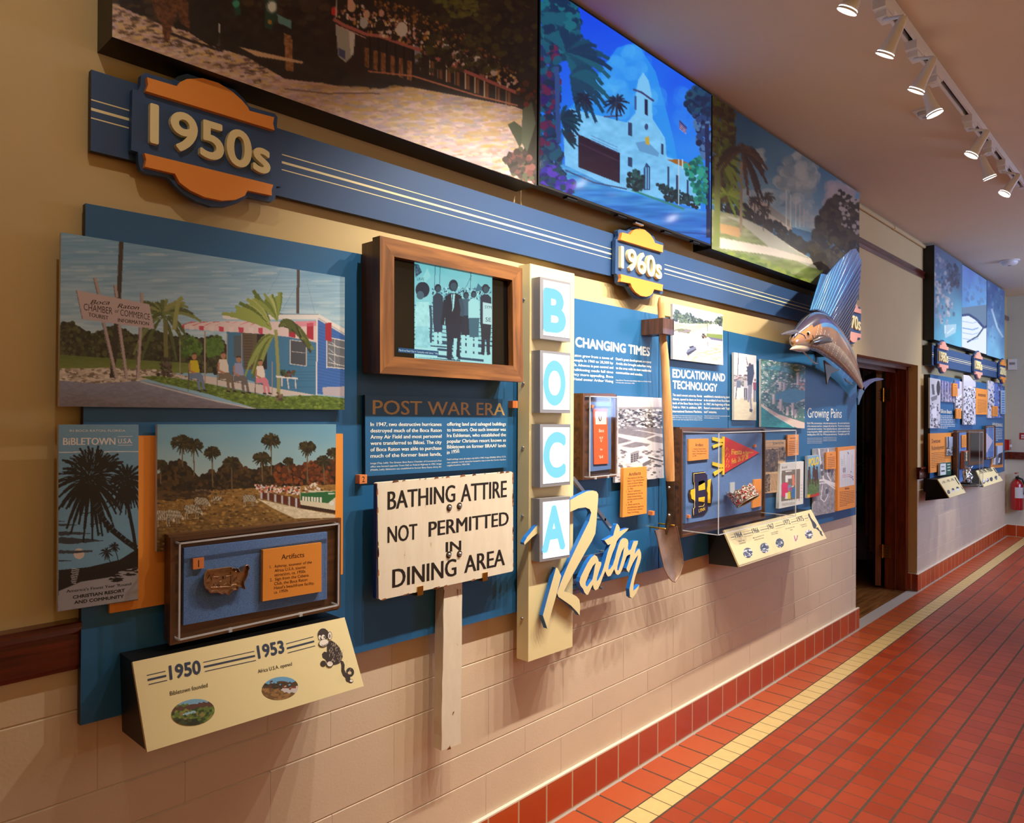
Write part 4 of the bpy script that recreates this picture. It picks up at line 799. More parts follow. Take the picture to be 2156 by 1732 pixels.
c.blobs([(1322,360),(1340,356),(1356,375),(1352,405),(1322,392)], 90, 2, 5, [(16, 50, 60), (30, 80, 80), (12, 36, 48)]); c.blobs([(1382,385),(1402,390),(1440,408),(1475,420),(1474,440),(1400,420)], 120, 2, 5, [(14, 44, 56), (24, 66, 72), (10, 30, 44)])
c.blobs([(1131,300),(1180,320),(1190,380),(1131,390)], 120, 3, 8, [(16, 40, 80), (30, 60, 110), (20, 80, 100)]); c.blobs([(1133,345),(1165,352),(1210,385),(1208,408),(1134,386)], 90, 3, 7, [(60, 50, 170), (90, 60, 190), (40, 34, 120), (24, 70, 90)])
c.blobs(RC(1131, -60, 1215, 120), 400, 4, 11, [(8, 60, 90), (10, 84, 110), (6, 44, 80), (12, 100, 120)], 1.2); c.blobs(RC(1131, 100, 1175, 330), 260, 4, 10, [(8, 50, 90), (40, 30, 100), (10, 80, 110), (90, 30, 70), (8, 40, 70)])
c.palm(1190, 110, 90, 16, [(8, 66, 96), (10, 84, 110), (6, 48, 84)], 14, .45, -60, 130); c.palm(1200, 160, 80, 10, [(8, 60, 92), (10, 80, 108)], 12, .6, -70, 60); c.palm(1180, 250, 48, 10, [(8, 44, 74), (10, 60, 80)], 8, .4, -60, 80); c.palm(1190, 290, 26, 10, [(40, 40, 60), (20, 50, 70)], 6, .3, -40, 120)
c.line([(1172,140),(1176,300)], 10, (40, 70, 130)); c.palm(1228, 206, 22, 14, [(12, 30, 60), (20, 40, 66)], 5, .4); c.palm(1298, 214, 28, 14, [(14, 32, 62), (24, 44, 70)], 5, .35); c.line([(1298,214),(1298,240)], 3, (40, 50, 80))
c.blobs([(1452,180),(1485,190),(1500,210),(1500,250),(1462,246),(1446,220)], 160, 3, 8, [(10, 50, 90), (12, 36, 70), (20, 70, 100)]); c.blobs([(1462,240),(1500,250),(1500,340),(1478,330),(1464,270)], 120, 2, 7, [(30, 60, 110), (14, 34, 70), (70, 110, 160)]); c.line([(1488,260),(1492,500)], 9, (20, 36, 80))
c.blobs([(1440,350),(1474,330),(1490,360),(1488,440),(1468,430),(1450,376)], 120, 2, 6, [(20, 120, 110), (10, 90, 90), (40, 150, 130)]); c.fill([(1430,251),(1446,268),(1444,280),(1430,270)], (60, 60, 120)); 
for k in range(4): c.line([(1430,258+k*4),(1445,273+k*3)], 1.2, (190, 160, 190))
c.line([(1429,335),(1429,432)], 1.4, (180, 200, 220)); c.line([(1437,335),(1437,355)], 2, (200, 210, 220))
x0, x1 = 1.884, 3.128
ws_ = thing('wall_screen', 'wall mounted screen between the murals, glowing blue with a white mission building', 'screen', (2.5, 0, 2.355))
mb = MB(); mb.box((x0, -.098, 2.358), (x1, -.062, 3.088), 'black'); mb.box((x0+.15, -.062, 2.42), (x1-.15, 0, 3.0), 'black')
for k in (.16, .42, .70, .90): xx = x0+(x1-x0)*k; mb.box((xx-.03, -.092, 2.351), (xx+.03, -.07, 2.358), 'black')
mb.box((x0+.62, -.090, 2.346), (x0+.68, -.074, 2.352), 'steel'); mb.build('bezel', ws_)
c.grid('display', [(x0+.006, -.0985, 3.080), (x1-.006, -.0985, 3.080), (x1-.006, -.0985, 2.366), (x0+.006, -.0985, 2.366)], ws_, 'screen', step=1.6)
mb = MB(); p = W(1345, 96, .06); mb.tube([(p.x-.05, -.06, 3.06), (p.x-.035, -.06, 3.092), (p.x, -.06, 3.098), (p.x+.035, -.06, 3.092), (p.x+.05, -.06, 3.06)], .005, 'black')
tag(mb.build('cable', None, (p.x, -.06, 3.09)), 'black cable looping out above the glowing blue wall screen', 'cable')
# ---- far mural: white building behind a road, palms and clouds
c = Canvas(1495, 195, 1820, 660, 1.0, (60, 110, 150)); full = RC(1495, 195, 1820, 660); c.grad([(1495,195),(1820,195),(1820,520),(1495,430)], (26, 84, 130), (150, 190, 205), .2, 40, 40)
c.blobs([(1630,380),(1660,330),(1700,320),(1720,370),(1700,420),(1650,400)], 120, 5, 13, [(150, 168, 170), (186, 196, 190), (120, 146, 158)], 1, .6); c.blobs([(1590,320),(1606,316),(1608,350),(1596,360)], 30, 4, 7, [(170, 186, 186)], 1, .6); c.blobs([(1740,380),(1800,400),(1808,440),(1740,460)], 70, 6, 14, [(170, 160, 164), (190, 178, 178)], 1, .6); c.blobs([(1560,400),(1700,410),(1740,480),(1600,470)], 120, 5, 12, [(170, 194, 200), (140, 174, 190), (200, 210, 206)], 1.3, .5)
c.fill([(1576,418),(1610,425),(1668,468),(1666,490),(1576,462)], (190, 180, 168)); c.fill([(1620,432),(1668,468),(1668,482),(1620,450)], (150, 150, 140))
for x in (1655, 1665, 1676, 1684, 1692): c.line([(x,400+(x-1655)*1.0),(x,478)], 1.2, (210, 206, 196))
c.blobs([(1498,400),(1560,425),(1580,440),(1640,470),(1700,510),(1760,560),(1700,548),(1600,480),(1520,450)], 320, 2, 6, [(40, 36, 28), (56, 50, 36), (30, 28, 24)])
gr = [(1498,440),(1560,455),(1620,490),(1700,545),(1790,600),(1812,640),(1498,525)]; c.grad(gr, (150, 150, 124), (104, 124, 52), .5, 8, 30); c.noise(gr, 36, 6, 18); c.fill([(1530,455),(1572,462),(1610,480),(1740,570),(1700,560),(1620,520),(1560,470)], (176, 176, 160)); c.fill([(1516,500),(1620,520),(1740,555),(1730,560),(1610,535),(1516,522)], (212, 202, 188)); c.line([(1660,517),(1725,556)], 2, (214, 208, 190)); c.fill([(1516,470),(1560,480),(1558,500),(1518,490)], (186, 150, 104))
c.blobs([(1498,525),(1600,545),(1740,610),(1760,622),(1498,530)], 160, 2, 5, [(110, 132, 44), (86, 108, 40), (134, 148, 62)], 2)
c.blobs([(1705,520),(1730,440),(1765,410),(1812,430),(1812,640),(1770,610),(1720,560)], 700, 3, 9, [(50, 44, 26), (66, 58, 34), (38, 32, 22), (80, 72, 40)]); c.blobs([(1765,400),(1812,420),(1812,500),(1770,470)], 90, 2, 5, [(44, 40, 26), (180, 170, 160)])
c.blobs(RC(1500, 205, 1545, 420), 420, 3, 9, [(66, 52, 30), (50, 40, 26), (84, 70, 30), (100, 110, 36)]); c.palm(1512, 330, 60, 14, [(84, 104, 30), (130, 150, 50), (60, 80, 24)], 8, .5, -70, 100); c.palm(1530, 410, 45, 14, [(150, 170, 60), (110, 134, 40)], 6, .5, -60, 200); c.line([(1512,330),(1508,520)], 14, (120, 130, 70)); c.palm(1562, 320, 60, 16, [(70, 50, 34), (90, 64, 40), (56, 42, 30)], 9, .9, -80, 200); c.line([(1562,340),(1560,490)], 5, (150, 134, 110)); c.line([(1562,330),(1562,300)], 3, (70, 56, 40))
for x, y in ((1588, 420), (1617, 412), (1608, 440)): c.palm(x, y, 16, 11, [(50, 46, 34), (70, 64, 40)], 4, .5); c.line([(x,y),(x,y+46)], 2.4, (80, 72, 56))
mural3('far overhead mural, palms and clouds over a long white building', 3.132, 5.205, 2.345, 3.082, .10, c)
# ---- monitor picture: street march, with its caption strip
MO = TVF-.0215
c = Canvas(866, 545, 1042, 775, 2.0, (150, 226, 226)); D = (24, 44, 66); Lc = (176, 240, 240); Mc = (96, 170, 190)
K8 = lambda p: sc_(p, 4.312, 740, 480)
c.grad(RC(866, 545, 1042, 775), (120, 206, 214), (176, 240, 240), .3, 20, 30); c.blobs(K8([(735,540),(1275,540),(1275,640),(735,700)]), 420, .8, 2.2, [D, Mc, Lc, (60, 110, 140)], .8)
for k in range(13): y = 690+k*40; c.line(K8([(560,y+random.uniform(-10,10)),(1280,y+60)]), 3.2 if k > 6 else 1.6, (30, 62, 90), .85)
c.fill(K8([(1010,1060),(1280,1100),(1280,1250),(980,1240)]), Lc); c.fill(K8([(570,1060),(880,1090),(870,1190),(570,1170)]), Lc)
for k in range(3): c.line(K8([(780,1040+k*60),(1200,1075+k*64)]), 5, (40, 80, 110))
for x in (760, 805, 1085): c.line(K8([(x,350),(x-6,560)]), 1.0, (40, 80, 110))
c.fill(K8([(570,320),(610,330),(640,400),(580,450)]), (50, 90, 110)); c.noise(K8([(570,320),(610,330),(640,400),(580,450)]), 80, 2, 2); c.fill(K8([(690,360),(720,440),(640,520),(620,500)]), (150, 226, 226)); c.fill(K8([(1150,500),(1200,560),(1120,580)]), (60, 120, 140))
def person(hx, hy, hr, sh, wt, ft, wd, top, bot, leg, arm=None):
    c.fill(K8([(hx-wd*.5,sh+10),(hx-wd*.2,sh-18),(hx+wd*.2,sh-18),(hx+wd*.5,sh+10),(hx+wd*.55,wt),(hx-wd*.5,wt)]), top); c.fill(K8([(hx-wd*.46,wt-6),(hx+wd*.5,wt-6),(hx+wd*.42,(wt+ft)/2),(hx-wd*.38,(wt+ft)/2)]), bot)
    for s in (-1, 1): c.line(K8([(hx+s*wd*.22,(wt+ft)/2-10),(hx+s*wd*.24,ft-20),(hx+s*wd*.30,ft)]), wd*.075, leg)
    c.ell(*K8([(hx,hy)])[0], hr/4.3, hr/3.4, D); c.ell(*K8([(hx+3,hy+hr*.25)])[0], hr/6, hr/5, (52, 84, 100))
    if arm: c.line(K8(arm), wd*.055, (50, 84, 104))
person(785, 545, 30, 610, 860, 1050, 90, (40, 64, 84), (40, 64, 90), Lc); person(1040, 610, 26, 660, 800, 1160, 110, (60, 100, 120), D, Lc); person(1110, 600, 26, 660, 820, 1180, 100, Lc, (60, 110, 130), Lc); person(1218, 550, 34, 620, 880, 1150, 100, (34, 52, 74), (30, 44, 62), (34, 50, 70)); person(925, 520, 42, 610, 880, 1190, 150, (22, 36, 56), (26, 42, 64), (30, 50, 70), [(990,640),(1010,740),(1000,800)])
c.fill(K8([(905,600),(940,600),(930,720),(915,760)]), Lc); c.line(K8([(918,600),(912,740)]), 1.6, D); c.line(K8([(850,650),(840,760),(825,880)]), 7, (24, 40, 60)); c.line(K8([(945,1000),(935,1170),(960,1190)]), 7, Lc); c.line(K8([(910,1010),(890,1100)]), 6, (30, 50, 70))
c.ell(*K8([(645,560)])[0], 15, 17, D); c.ell(*K8([(625,610)])[0], 8, 9, (70, 104, 120)); c.fill(K8([(590,670),(700,670),(725,720),(718,890),(580,890),(575,760)]), Lc); c.line(K8([(715,700),(725,860),(718,1040)]), 5, (50, 84, 110)); c.fill(K8([(580,890),(700,895),(720,1090),(575,1080)]), (156, 226, 232)); c.noise(K8([(580,670),(715,670),(720,1090),(575,1080)]), 26, 8, 6)
c.fill(K8([(1192,672),(1290,690),(1290,880),(1192,866)]), (196, 240, 238)); c.line(K8([(1020,560),(960,600)]), 1.6, D); c.line(K8([(1090,430),(1010,600)]), .9, (60, 110, 130))
q = [W(872.4, 551.4, MO), W(1036.3, 584.8, MO), W(1035.8, 768, MO), W(872.4, 754.1, MO)]
c.grid('picture', q, scr, 'soft_screen', step=.9)
mb = MB(); a = [W(x, y, MO+.0006) for x, y in ((838.5, 731.5), (923.5, 739), (923.5, 749), (838.5, 741))]; mb.add(a, [(3, 2, 1, 0)], 'soft_screen', (10, 84, 130))
text(mb, 'March to Pearl City in "sympathy with Selma," 1965', (839.5, 738.6), (922.5, 746.3), 4.0, MO+.0009, col=(210, 235, 240), mat='soft_screen')
mb.build('caption', scr)
for s, A, B, h in (('SYM', (1020.6, 649), (1034.6, 650.5), 6.5), ('SE', (1022, 676.5), (1034, 677.5), 8.5), ('LRVE', (878, 590), (892.5, 590.5), 6)): mb = MB(); text(mb, s, A, B, h, MO+.0007, col=(40, 80, 104), mat='soft_screen'); mb.build('placard_lettering', scr)
# ---- roadside tourist office photo
K5 = lambda p: sc_(p, 3.2667, 100, 400)
c = Canvas(120, 480, 732, 870, 1.0, (140, 180, 205)); sky = RC(120, 480, 732, 760); c.grad(sky, (112, 162, 200), (190, 214, 224), .25, 16, 90); c.noise(sky, 26, 3, 60, (1, .8, .6)); c.blobs(sky, 260, 1, 3, [(170, 200, 218), (120, 170, 206), (196, 214, 222)], 9, .4)
tree = K5([(80,930),(150,905),(220,940),(300,990),(380,960),(450,930),(540,960),(600,1000),(700,960),(800,980),(880,1010),(960,990),(1030,1030),(1100,1010),(1180,1000),(1230,1080),(1230,1260),(80,1240)])
c.fill(tree, (52, 54, 38)); c.blobs(tree, 900, 2, 6, [(44, 48, 34), (66, 66, 44), (80, 84, 50), (36, 34, 28)]); c.blobs(K5([(900,1010),(1000,1000),(1060,1080),(1040,1150),(920,1140)]), 120, 2, 5, [(74, 112, 44), (90, 128, 52), (58, 88, 40)]); c.blobs(K5([(1080,1020),(1190,1010),(1220,1120),(1100,1160)]), 100, 2, 5, [(70, 106, 44), (88, 122, 50)])
c.grad(K5([(80,1130),(340,1150),(1000,1190),(1000,1260),(80,1240)]), (90, 108, 50), (120, 134, 64), .4, 4, 14); g = K5([(80,1228),(430,1222),(760,1240),(1560,1400),(1840,1400),(1560,1420),(1000,1290),(700,1300),(340,1340),(80,1310)]); c.fill(g, (196, 184, 170)); c.noise(g, 40, 3, 9); c.blobs(g, 240, .8, 2.6, [(120, 106, 92), (214, 204, 190), (150, 138, 120)], 2.5)
c.fill(K5([(900,1290),(1100,1280),(1560,1350),(1850,1380),(1845,1410),(1550,1415),(1000,1310)]), (206, 196, 190)); gl = K5([(640,1285),(760,1275),(1000,1310),(1540,1420),(1850,1412),(2045,1430),(2045,1515),(1440,1503),(1100,1400),(760,1320)]); c.fill(gl, (92, 116, 46)); c.noise(gl, 40, 2, 5); c.blobs(gl, 300, .8, 2.2, [(110, 136, 52), (74, 96, 38), (130, 150, 70)], 2)
rd = K5([(75,1308),(340,1330),(640,1312),(760,1335),(1000,1400),(1180,1450),(1450,1505),(80,1490)]); c.grad(rd, (134, 140, 166), (112, 104, 110), .3, 20, 40); c.noise(rd, 14, 3, 8); c.line(K5([(640,1318),(900,1385),(1180,1455),(1430,1505)]), 3, (190, 188, 190))
# building
c.fill(K5([(1230,960),(1850,900),(1850,1410),(1560,1360),(1230,1260)]), (64, 120, 158)); c.fill(K5([(1850,880),(2045,985),(2045,1420),(1850,1400)]), (62, 110, 186))
for k in range(22): c.line(K5([(1855,930+k*22),(2045,1000+k*20)]), .8, (44, 84, 150))
for k in range(16): c.line(K5([(1660,1060+k*21),(1850,1060+k*21)]), .7, (48, 96, 134))
c.fill(K5([(1200,852),(1865,852),(2045,955),(2045,1000),(1860,890),(1240,890),(1205,880)]), (226, 222, 220)); c.line(K5([(1862,880),(2045,990)]), 3, (188, 184, 188)); c.line(K5([(1200,852),(1865,854)]), 1.4, (90, 110, 130))
c.fill(K5([(1340,980),(1440,985),(1440,1240),(1350,1230)]), (96, 84, 70)); 
for k in range(12): c.line(K5([(1350,1000+k*19),(1410,1000+k*19)]), 1, (60, 52, 44))
c.fill(K5([(1440,990),(1510,990),(1510,1230),(1440,1240)]), (40, 36, 36)); c.fill(K5([(1280,1000),(1340,1000),(1340,1160),(1280,1150)]), (80, 96, 108)); c.fill(K5([(1670,1030),(1780,1045),(1780,1210),(1670,1195)]), (74, 78, 88)); c.line(K5([(1670,1030),(1780,1045),(1780,1210),(1670,1195),(1670,1030)]), 1.6, (206, 200, 196)); c.line(K5([(1680,1110),(1775,1120)]), 1.2, (190, 190, 190))
c.fill(K5([(1922,1010),(2045,1035),(2045,1225),(1922,1215)]), (110, 116, 128)); c.line(K5([(1922,1225),(1922,1010),(2045,1036)]), 2, (226, 222, 220)); c.line(K5([(1922,1216),(2045,1228)]), 2, (226, 222, 220))
for k in range(3): c.line(K5([(1930,1060+k*62),(2045,1090+k*60)]), 1.4, (220, 220, 220)); c.line(K5([(1935,1030+k*60),(2000,1085+k*62)]), 1.2, (206, 206, 208))
c.line(K5([(1975,1020),(1975,1220)]), 1.6, (220, 216, 214)); c.line(K5([(1855,890),(1850,1410)]), 3, (226, 220, 220)); c.fill(K5([(1890,1355),(2045,1350),(2045,1420),(1895,1410)]), (186, 176, 186))
# awning
aw = [(905,930),(1010,910),(1300,900),(1480,900),(1480,990),(905,950)]; c.fill(K5(aw), (226, 206, 206))
for k in range(7): x = 925+k*80; c.fill(K5([(x,935-k*2),(x+40+k*3,918-k*3),(x+110,905),(x+60,906),(x-10,930)]), (206, 82, 104))
for k in range(9): x = 905+k*68; c.fill(K5([(x,930+k*2),(x+36,932+k*2),(x+34,958+k*4),(x+4,955+k*4)]), (200, 70, 96) if k % 2 == 0 else (232, 216, 214))
c.fill(K5([(1480,905),(1850,900),(1850,1048),(1660,1010),(1480,990)]), (222, 200, 200))
for k in range(3): x = 1660+k*125; c.fill(K5([(x,915),(x+45,910),(x+45,1045-(2-k)*14),(x,1030-(2-k)*12)]), (170, 44, 62))
c.fill(K5([(1660,905),(1850,898),(1850,935),(1660,940)]), (214, 110, 134), .6)
for x, y0, y1 in ((912, 950, 1280), (1083, 970, 1330), (1235, 985, 1200), (1335, 985, 1360), (1545, 1180, 1410)): c.line(K5([(x,y0),(x,y1)]), 2.2, (170, 150, 140))
# poles, roadside sign and its posts
c.line(K5([(508,350),(490,760)]), 9.5, (66, 56, 52)); c.line(K5([(490,760),(445,1290)]), 11, (50, 44, 40)); c.line(K5([(1724,545),(1722,850)]), 6, (84, 74, 70)); c.line(K5([(1610,545),(1500,740)]), .7, (110, 150, 180)); c.line(K5([(1780,610),(1840,850)]), .7, (120, 150, 180)); c.line(K5([(1724,640),(1600,850)]), .7, (110, 150, 180))
c.palm(*K5([(790,860)])[0], 82, 13, [(96, 110, 60), (124, 136, 78), (80, 92, 52), (140, 146, 92)], 9, .55, 20, 165); c.palm(*K5([(800,870)])[0], 60, 9, [(110, 124, 70), (80, 92, 50)], 8, 1.2, -60, 240); c.line(K5([(870,960),(900,760),(930,740)]), 9, (150, 156, 96)); c.line(K5([(810,900),(815,1150)]), 9, (110, 112, 66)); c.blobs(K5([(780,1150),(840,1150),(860,1280),(760,1270)]), 60, 2, 4, [(70, 60, 54), (96, 84, 76), (54, 46, 42)])
for (a0, b0), (a1, b1) in (((325, 604), (352, 715)), ((464, 652), (476, 740)), ((648, 706), (648, 775)), ((385, 910), (475, 1300)), ((492, 925), (545, 1298)), ((640, 945), (620, 1292))): c.line(K5([(a0,b0),(a1,b1)]), 7.6, (176, 160, 158)); c.line(K5([(a0-9,b0),(a1-9,b1)]), 1.6, (110, 98, 98))
c.fill(K5([(198,688),(700,785),(735,955),(240,888)]), (192, 174, 176)); c.line(K5([(198,688),(240,888)]), 1.5, (120, 104, 106))
# near palm, people, bench
c.palm(*K5([(1540,960)])[0], 118, 9, [(120, 140, 60), (150, 166, 84), (96, 116, 48), (172, 180, 110)], 13, .25, 108, 152); c.palm(*K5([(1580,900)])[0], 75, 9, [(140, 158, 80), (110, 130, 56), (176, 186, 116)], 9, .2, 80, 130); c.palm(*K5([(1590,940)])[0], 80, 9, [(84, 96, 48), (60, 60, 44), (120, 130, 70)], 9, 1.1, 20, 70); c.palm(*K5([(1560,1000)])[0], 60, 7, [(140, 154, 84), (96, 110, 50)], 8, 1.3, 150, 230); c.line(K5([(1570,960),(1585,1200),(1592,1440)]), 7, (150, 152, 92)); c.blobs(K5([(1575,1390),(1615,1390),(1610,1450),(1570,1440)]), 20, 1.5, 3, [(80, 66, 56), (120, 100, 84)])
def sitter(x, y, top, bot, s=1.0, face=(176, 126, 98)):
    P_ = lambda q: [(x+a*s, y+b2*s) for a, b2 in q]
    c.fill(K5(P_([(-32,40),(-22,-2),(24,-2),(38,40),(40,96),(-30,96)])), top); c.fill(K5(P_([(-30,88),(44,84),(66,110),(66,150),(30,152),(26,126),(-30,130)])), bot)
    c.line(K5(P_([(30,120),(40,205)])), 5.5*s, bot); c.line(K5(P_([(60,130),(72,205)])), 5.5*s, bot); c.line(K5(P_([(24,205),(50,212)])), 3.5*s, (50, 40, 36)); c.line(K5(P_([(66,205),(90,210)])), 3.5*s, (50, 40, 36)); c.line(K5(P_([(-26,20),(-30,70),(10,90)])), 4*s, face)
    c.ell(*K5(P_([(4,-26)]))[0], 5.4*s, 7.2*s, face); c.fill(K5(P_([(-14,-36),(-8,-52),(16,-52),(24,-34),(10,-42)])), (70, 54, 46)); c.line(K5(P_([(-34,60),(-36,215)])), 1.4, (90, 84, 80)); c.line(K5(P_([(-36,130),(30,140)])), 1.4, (90, 84, 80))
sitter(1005, 1170, (206, 186, 40), (110, 130, 160)); sitter(1205, 1165, (222, 212, 200), (120, 106, 92), 1.05); sitter(1310, 1190, (150, 156, 190), (110, 104, 104), .98); sitter(1460, 1212, (232, 220, 210), (214, 130, 148), .9)
c.fill(K5([(1570,1275),(1720,1290),(1720,1302),(1570,1288)]), (226, 222, 220)); c.line(K5([(1650,1295),(1660,1370)]), 2.6, (214, 206, 206)); c.line(K5([(1705,1298),(1708,1365)]), 2.4, (214, 206, 206)); c.line(K5([(1612,1290),(1612,1350)]), 2.2, (214, 206, 206)); c.blobs(K5([(1605,1240),(1700,1245),(1700,1285),(1610,1280)]), 40, 1.2, 3, [(60, 90, 50), (40, 54, 40), (120, 60, 50)])
mb = MB(); o = .058
for s, A, B, h, k in (('Boca', (189.5, 640.5), (231, 641), 9.5, dict(shear=.35, bold=.01)), ('Raton', (247, 648), (293, 652), 9.5, dict(shear=.35, bold=.01)), ('CHAMBER', (176, 652.5), (236.5, 661.5), 14, {}), ('of', (241.5, 657.5), (250.5, 660), 8, dict(shear=.35)), ('COMMERCE', (253, 664), (315.5, 673.5), 13, {}), ('TOURIST', (186, 666), (228, 673.5), 8.6, dict(bold=.02)), ('INFORMATION', (248, 677.5), (313.5, 685.5), 8, dict(bold=.02))): text(mb, s, A, B, h, o, col=(64, 46, 40), **k)
panel('photo_panel', 'wide colour photo of a roadside tourist office with a striped awning', 'photo', [(128.5, 488.8), (726, 583.3), (725, 862.5), (124.5, 855.2)], o, .012, (206, 206, 204), canvas=c, step=1.3, extra=mb)
# ---- brochure cover
K6 = lambda p: sc_(p, 3.2667, 100, 860)
c = Canvas(118, 888, 296, 1292, 1.3, (112, 158, 188)); bk = (24, 24, 26); c.noise(RC(118, 888, 296, 1292), 5, 2, 3)
c.line(K6([(78,300),(626,294)]), 1.6, (226, 226, 224)); c.fill(K6([(76,1110),(280,1090),(620,1010),(625,1320),(72,1395)]), bk); c.fill(K6([(76,1255),(230,1190),(420,1160),(520,1130),(626,1100),(626,1310),(72,1395)]), (150, 148, 154)); c.blobs(K6([(420,1170),(626,1060),(626,1130),(470,1190)]), 60, .8, 2, [bk, (150, 148, 154)], 5)
c.ell(*K6([(217,997)])[0], 11.5, 11.5, (206, 190, 180))
for x0_, x1_, y, h in ((76,130,775,10), (76,215,800,20), (76,310,858,36), (76,395,908,56), (76,310,985,30), (76,180,1046,14)):
    n = 14; up = [(x0_+(x1_-x0_)*i/n, y-h*.5*math.sin(math.pi*min(1,.5+i/n*.5))*random.uniform(.6,1)) for i in range(n+1)]; lo = [(x0_+(x1_-x0_)*i/n, y+h*.5*math.sin(math.pi*min(1,.5+i/n*.5))*random.uniform(.5,1)) for i in range(n, -1, -1)]; c.fill(K6(up+lo), (52, 60, 70))
c.line(K6([(76,985),(310,978)]), 3.4, (60, 66, 76)); c.palm(*K6([(285,470)])[0], 88, 26, [bk], 8, .34); c.palm(*K6([(320,430)])[0], 64, 18, [bk], 8, .1, 10, 170); c.palm(*K6([(300,520)])[0], 60, 12, [bk], 7, .9, 170, 370); c.palm(*K6([(545,480)])[0], 50, 22, [bk], 6, .3); c.palm(*K6([(555,540)])[0], 34, 12, [bk], 5, .8, 180, 360)
for k in range(60):
    x, y = random.uniform(90, 440), random.uniform(310, 520); a = math.atan2(y-470, x-285); c.line(K6([(x,y),(x+26*math.cos(a),y+26*math.sin(a))]), .9, (112, 158, 188))
c.line(K6([(300,590),(330,640),(370,740),(440,830),(540,910),(612,960)]), 12, bk)
for k in range(12): t = k/11; x = 330+270*t**1.2; y = 660+280*t; c.line(K6([(x-14,y+16),(x+16,y-14)]), .9, (112, 158, 188))
c.line(K6([(545,590),(560,700),(590,850),(612,1000)]), 7, bk); c.fill(K6([(430,1080),(560,1000),(626,960),(626,1090),(520,1110)]), bk); c.ell(*K6([(290,598)])[0], 4, 5, bk); c.ell(*K6([(335,590)])[0], 4, 5, bk)
for x, y, s in ((265, 725, 30), (415, 680, 20), (475, 648, 22), (310, 802, 18), (362, 858, 18)): c.line(K6([(x-s,y-10),(x-s*.3,y-4),(x,y+6),(x+s*.3,y-2),(x+s,y-12)]), 1.6, bk)
for x, y, s in ((405, 985, 26), (460, 945, 22)): c.palm(*K6([(x,y)])[0], s*.55, 12, [bk], 2.6, .2); c.line(K6([(x,y),(x+40,1090)]), 1.6, bk)
for k in range(9): c.line(K6([(165+random.uniform(-6,6),1100+k*12),(220-k*3,1106+k*12)]), 1.6, (190, 190, 196))
mb = MB(); o = .062; WL = (226, 222, 216)
for s, A, B, h, k in (('IN BOCA RATON, FLORIDA', (146.5, 908.7), (264, 908.5), 4.6, dict(col=WL)), ('BiBLETOWN', (132.5, 937), (243, 936.3), 16, dict(col=WL, bold=.025)), ('U.S.A.', (248.5, 933.5), (279, 932.8), 10.5, dict(col=WL, bold=.02)),
                      ("America's Finest Year 'Round", (139.5, 1247.5), (276, 1231.5), 6.2, dict(col=bk, bold=.02)), ('CHRISTIAN RESORT', (153, 1260.5), (263, 1245.5), 7.2, dict(col=bk, bold=.03)), ('AND COMMUNITY', (156, 1271.5), (260.5, 1258), 7.2, dict(col=bk, bold=.03))): text(mb, s, A, B, h, o, **k)
for y in (918.3, 936.4): mb.add([W(248, y, o+.0005), W(279.5, y-.5, o+.0005), W(279.5, y+.5, o+.0005), W(248, y+1, o+.0005)], [(3, 2, 1, 0)], 'print', WL)
panel('brochure_panel', 'tall blue brochure cover with black palms headed BIBLETOWN U.S.A.', 'poster', [(123.6, 893.7), (291.7, 893.6), (290.6, 1262.5), (121.8, 1287)], o, .012, (206, 206, 204), canvas=c, step=1.0, extra=mb)
# ---- orange board behind, wildlife park photo
panel('orange_panel', 'large plain orange board behind the zebra photo', 'display board', [(231.5, 917.5), (722, 912.8), (722, 1208.5), (230.5, 1291)], .045, .010, (214, 122, 34), edge_mat='orange_board', face_mat='orange_board')
c = Canvas(325, 888, 714, 1170, 1.2, (120, 170, 190)); c.grad(RC(325, 888, 714, 1010), (112, 168, 196), (168, 192, 190), .2, 20, 60)
bush = K6([(752,470),(800,400),(900,350),(980,400),(1040,470),(1120,430),(1160,440),(1230,350),(1310,340),(1340,400),(1420,420),(1540,400),(1600,370),(1700,420),(1760,400),(1850,370),(1985,350),(1985,560),(752,590)])
c.fill(bush, (52, 40, 24)); c.blobs(bush, 900, 2, 6, [(44, 34, 22), (66, 50, 28), (84, 60, 30), (34, 28, 20)]); c.blobs(K6([(1560,400),(1985,350),(1985,520),(1560,520)]), 260, 2, 5, [(110, 54, 26), (130, 66, 30), (90, 46, 24), (74, 40, 22)])
gg = K6([(752,590),(1100,560),(1985,520),(1985,760),(1990,1000),(750,1000)]); c.grad(gg, (150, 112, 58), (96, 70, 36), .4, 8, 30); c.noise(gg, 40, 3, 7, (1, .85, .6)); c.blobs(gg, 900, .7, 2, [(176, 138, 78), (120, 88, 46), (80, 58, 32), (160, 120, 60)], 2)
c.blobs(K6([(760,570),(1100,570),(1060,620),(760,630)]), 100, 1, 4, [(60, 44, 28), (90, 66, 38)], 3); c.fill(K6([(1440,620),(1760,690),(1985,730),(1985,750),(1700,755),(1560,690)]), (214, 198, 168)); c.noise(K6([(1440,620),(1985,730),(1700,755)]), 40, 3, 5)
def fanpalm(x, y, r_, yb, cl): 
    X_, Y_ = K6([(x, y)])[0]; c.line(K6([(x,y),(x+4,yb)]), 2.6, (110, 92, 66)); c.blobs([(X_+r_*math.cos(t)*1.05, Y_-r_*.8*math.sin(t)+r_*.1) for t in np.linspace(-.5, math.pi+.5, 14)], 70, 1.6, 3.4, cl); c.palm(X_, Y_, r_*1.1, 16, cl, 3.4, .25)
dk = [(52, 48, 26), (40, 36, 22), (70, 60, 32)]
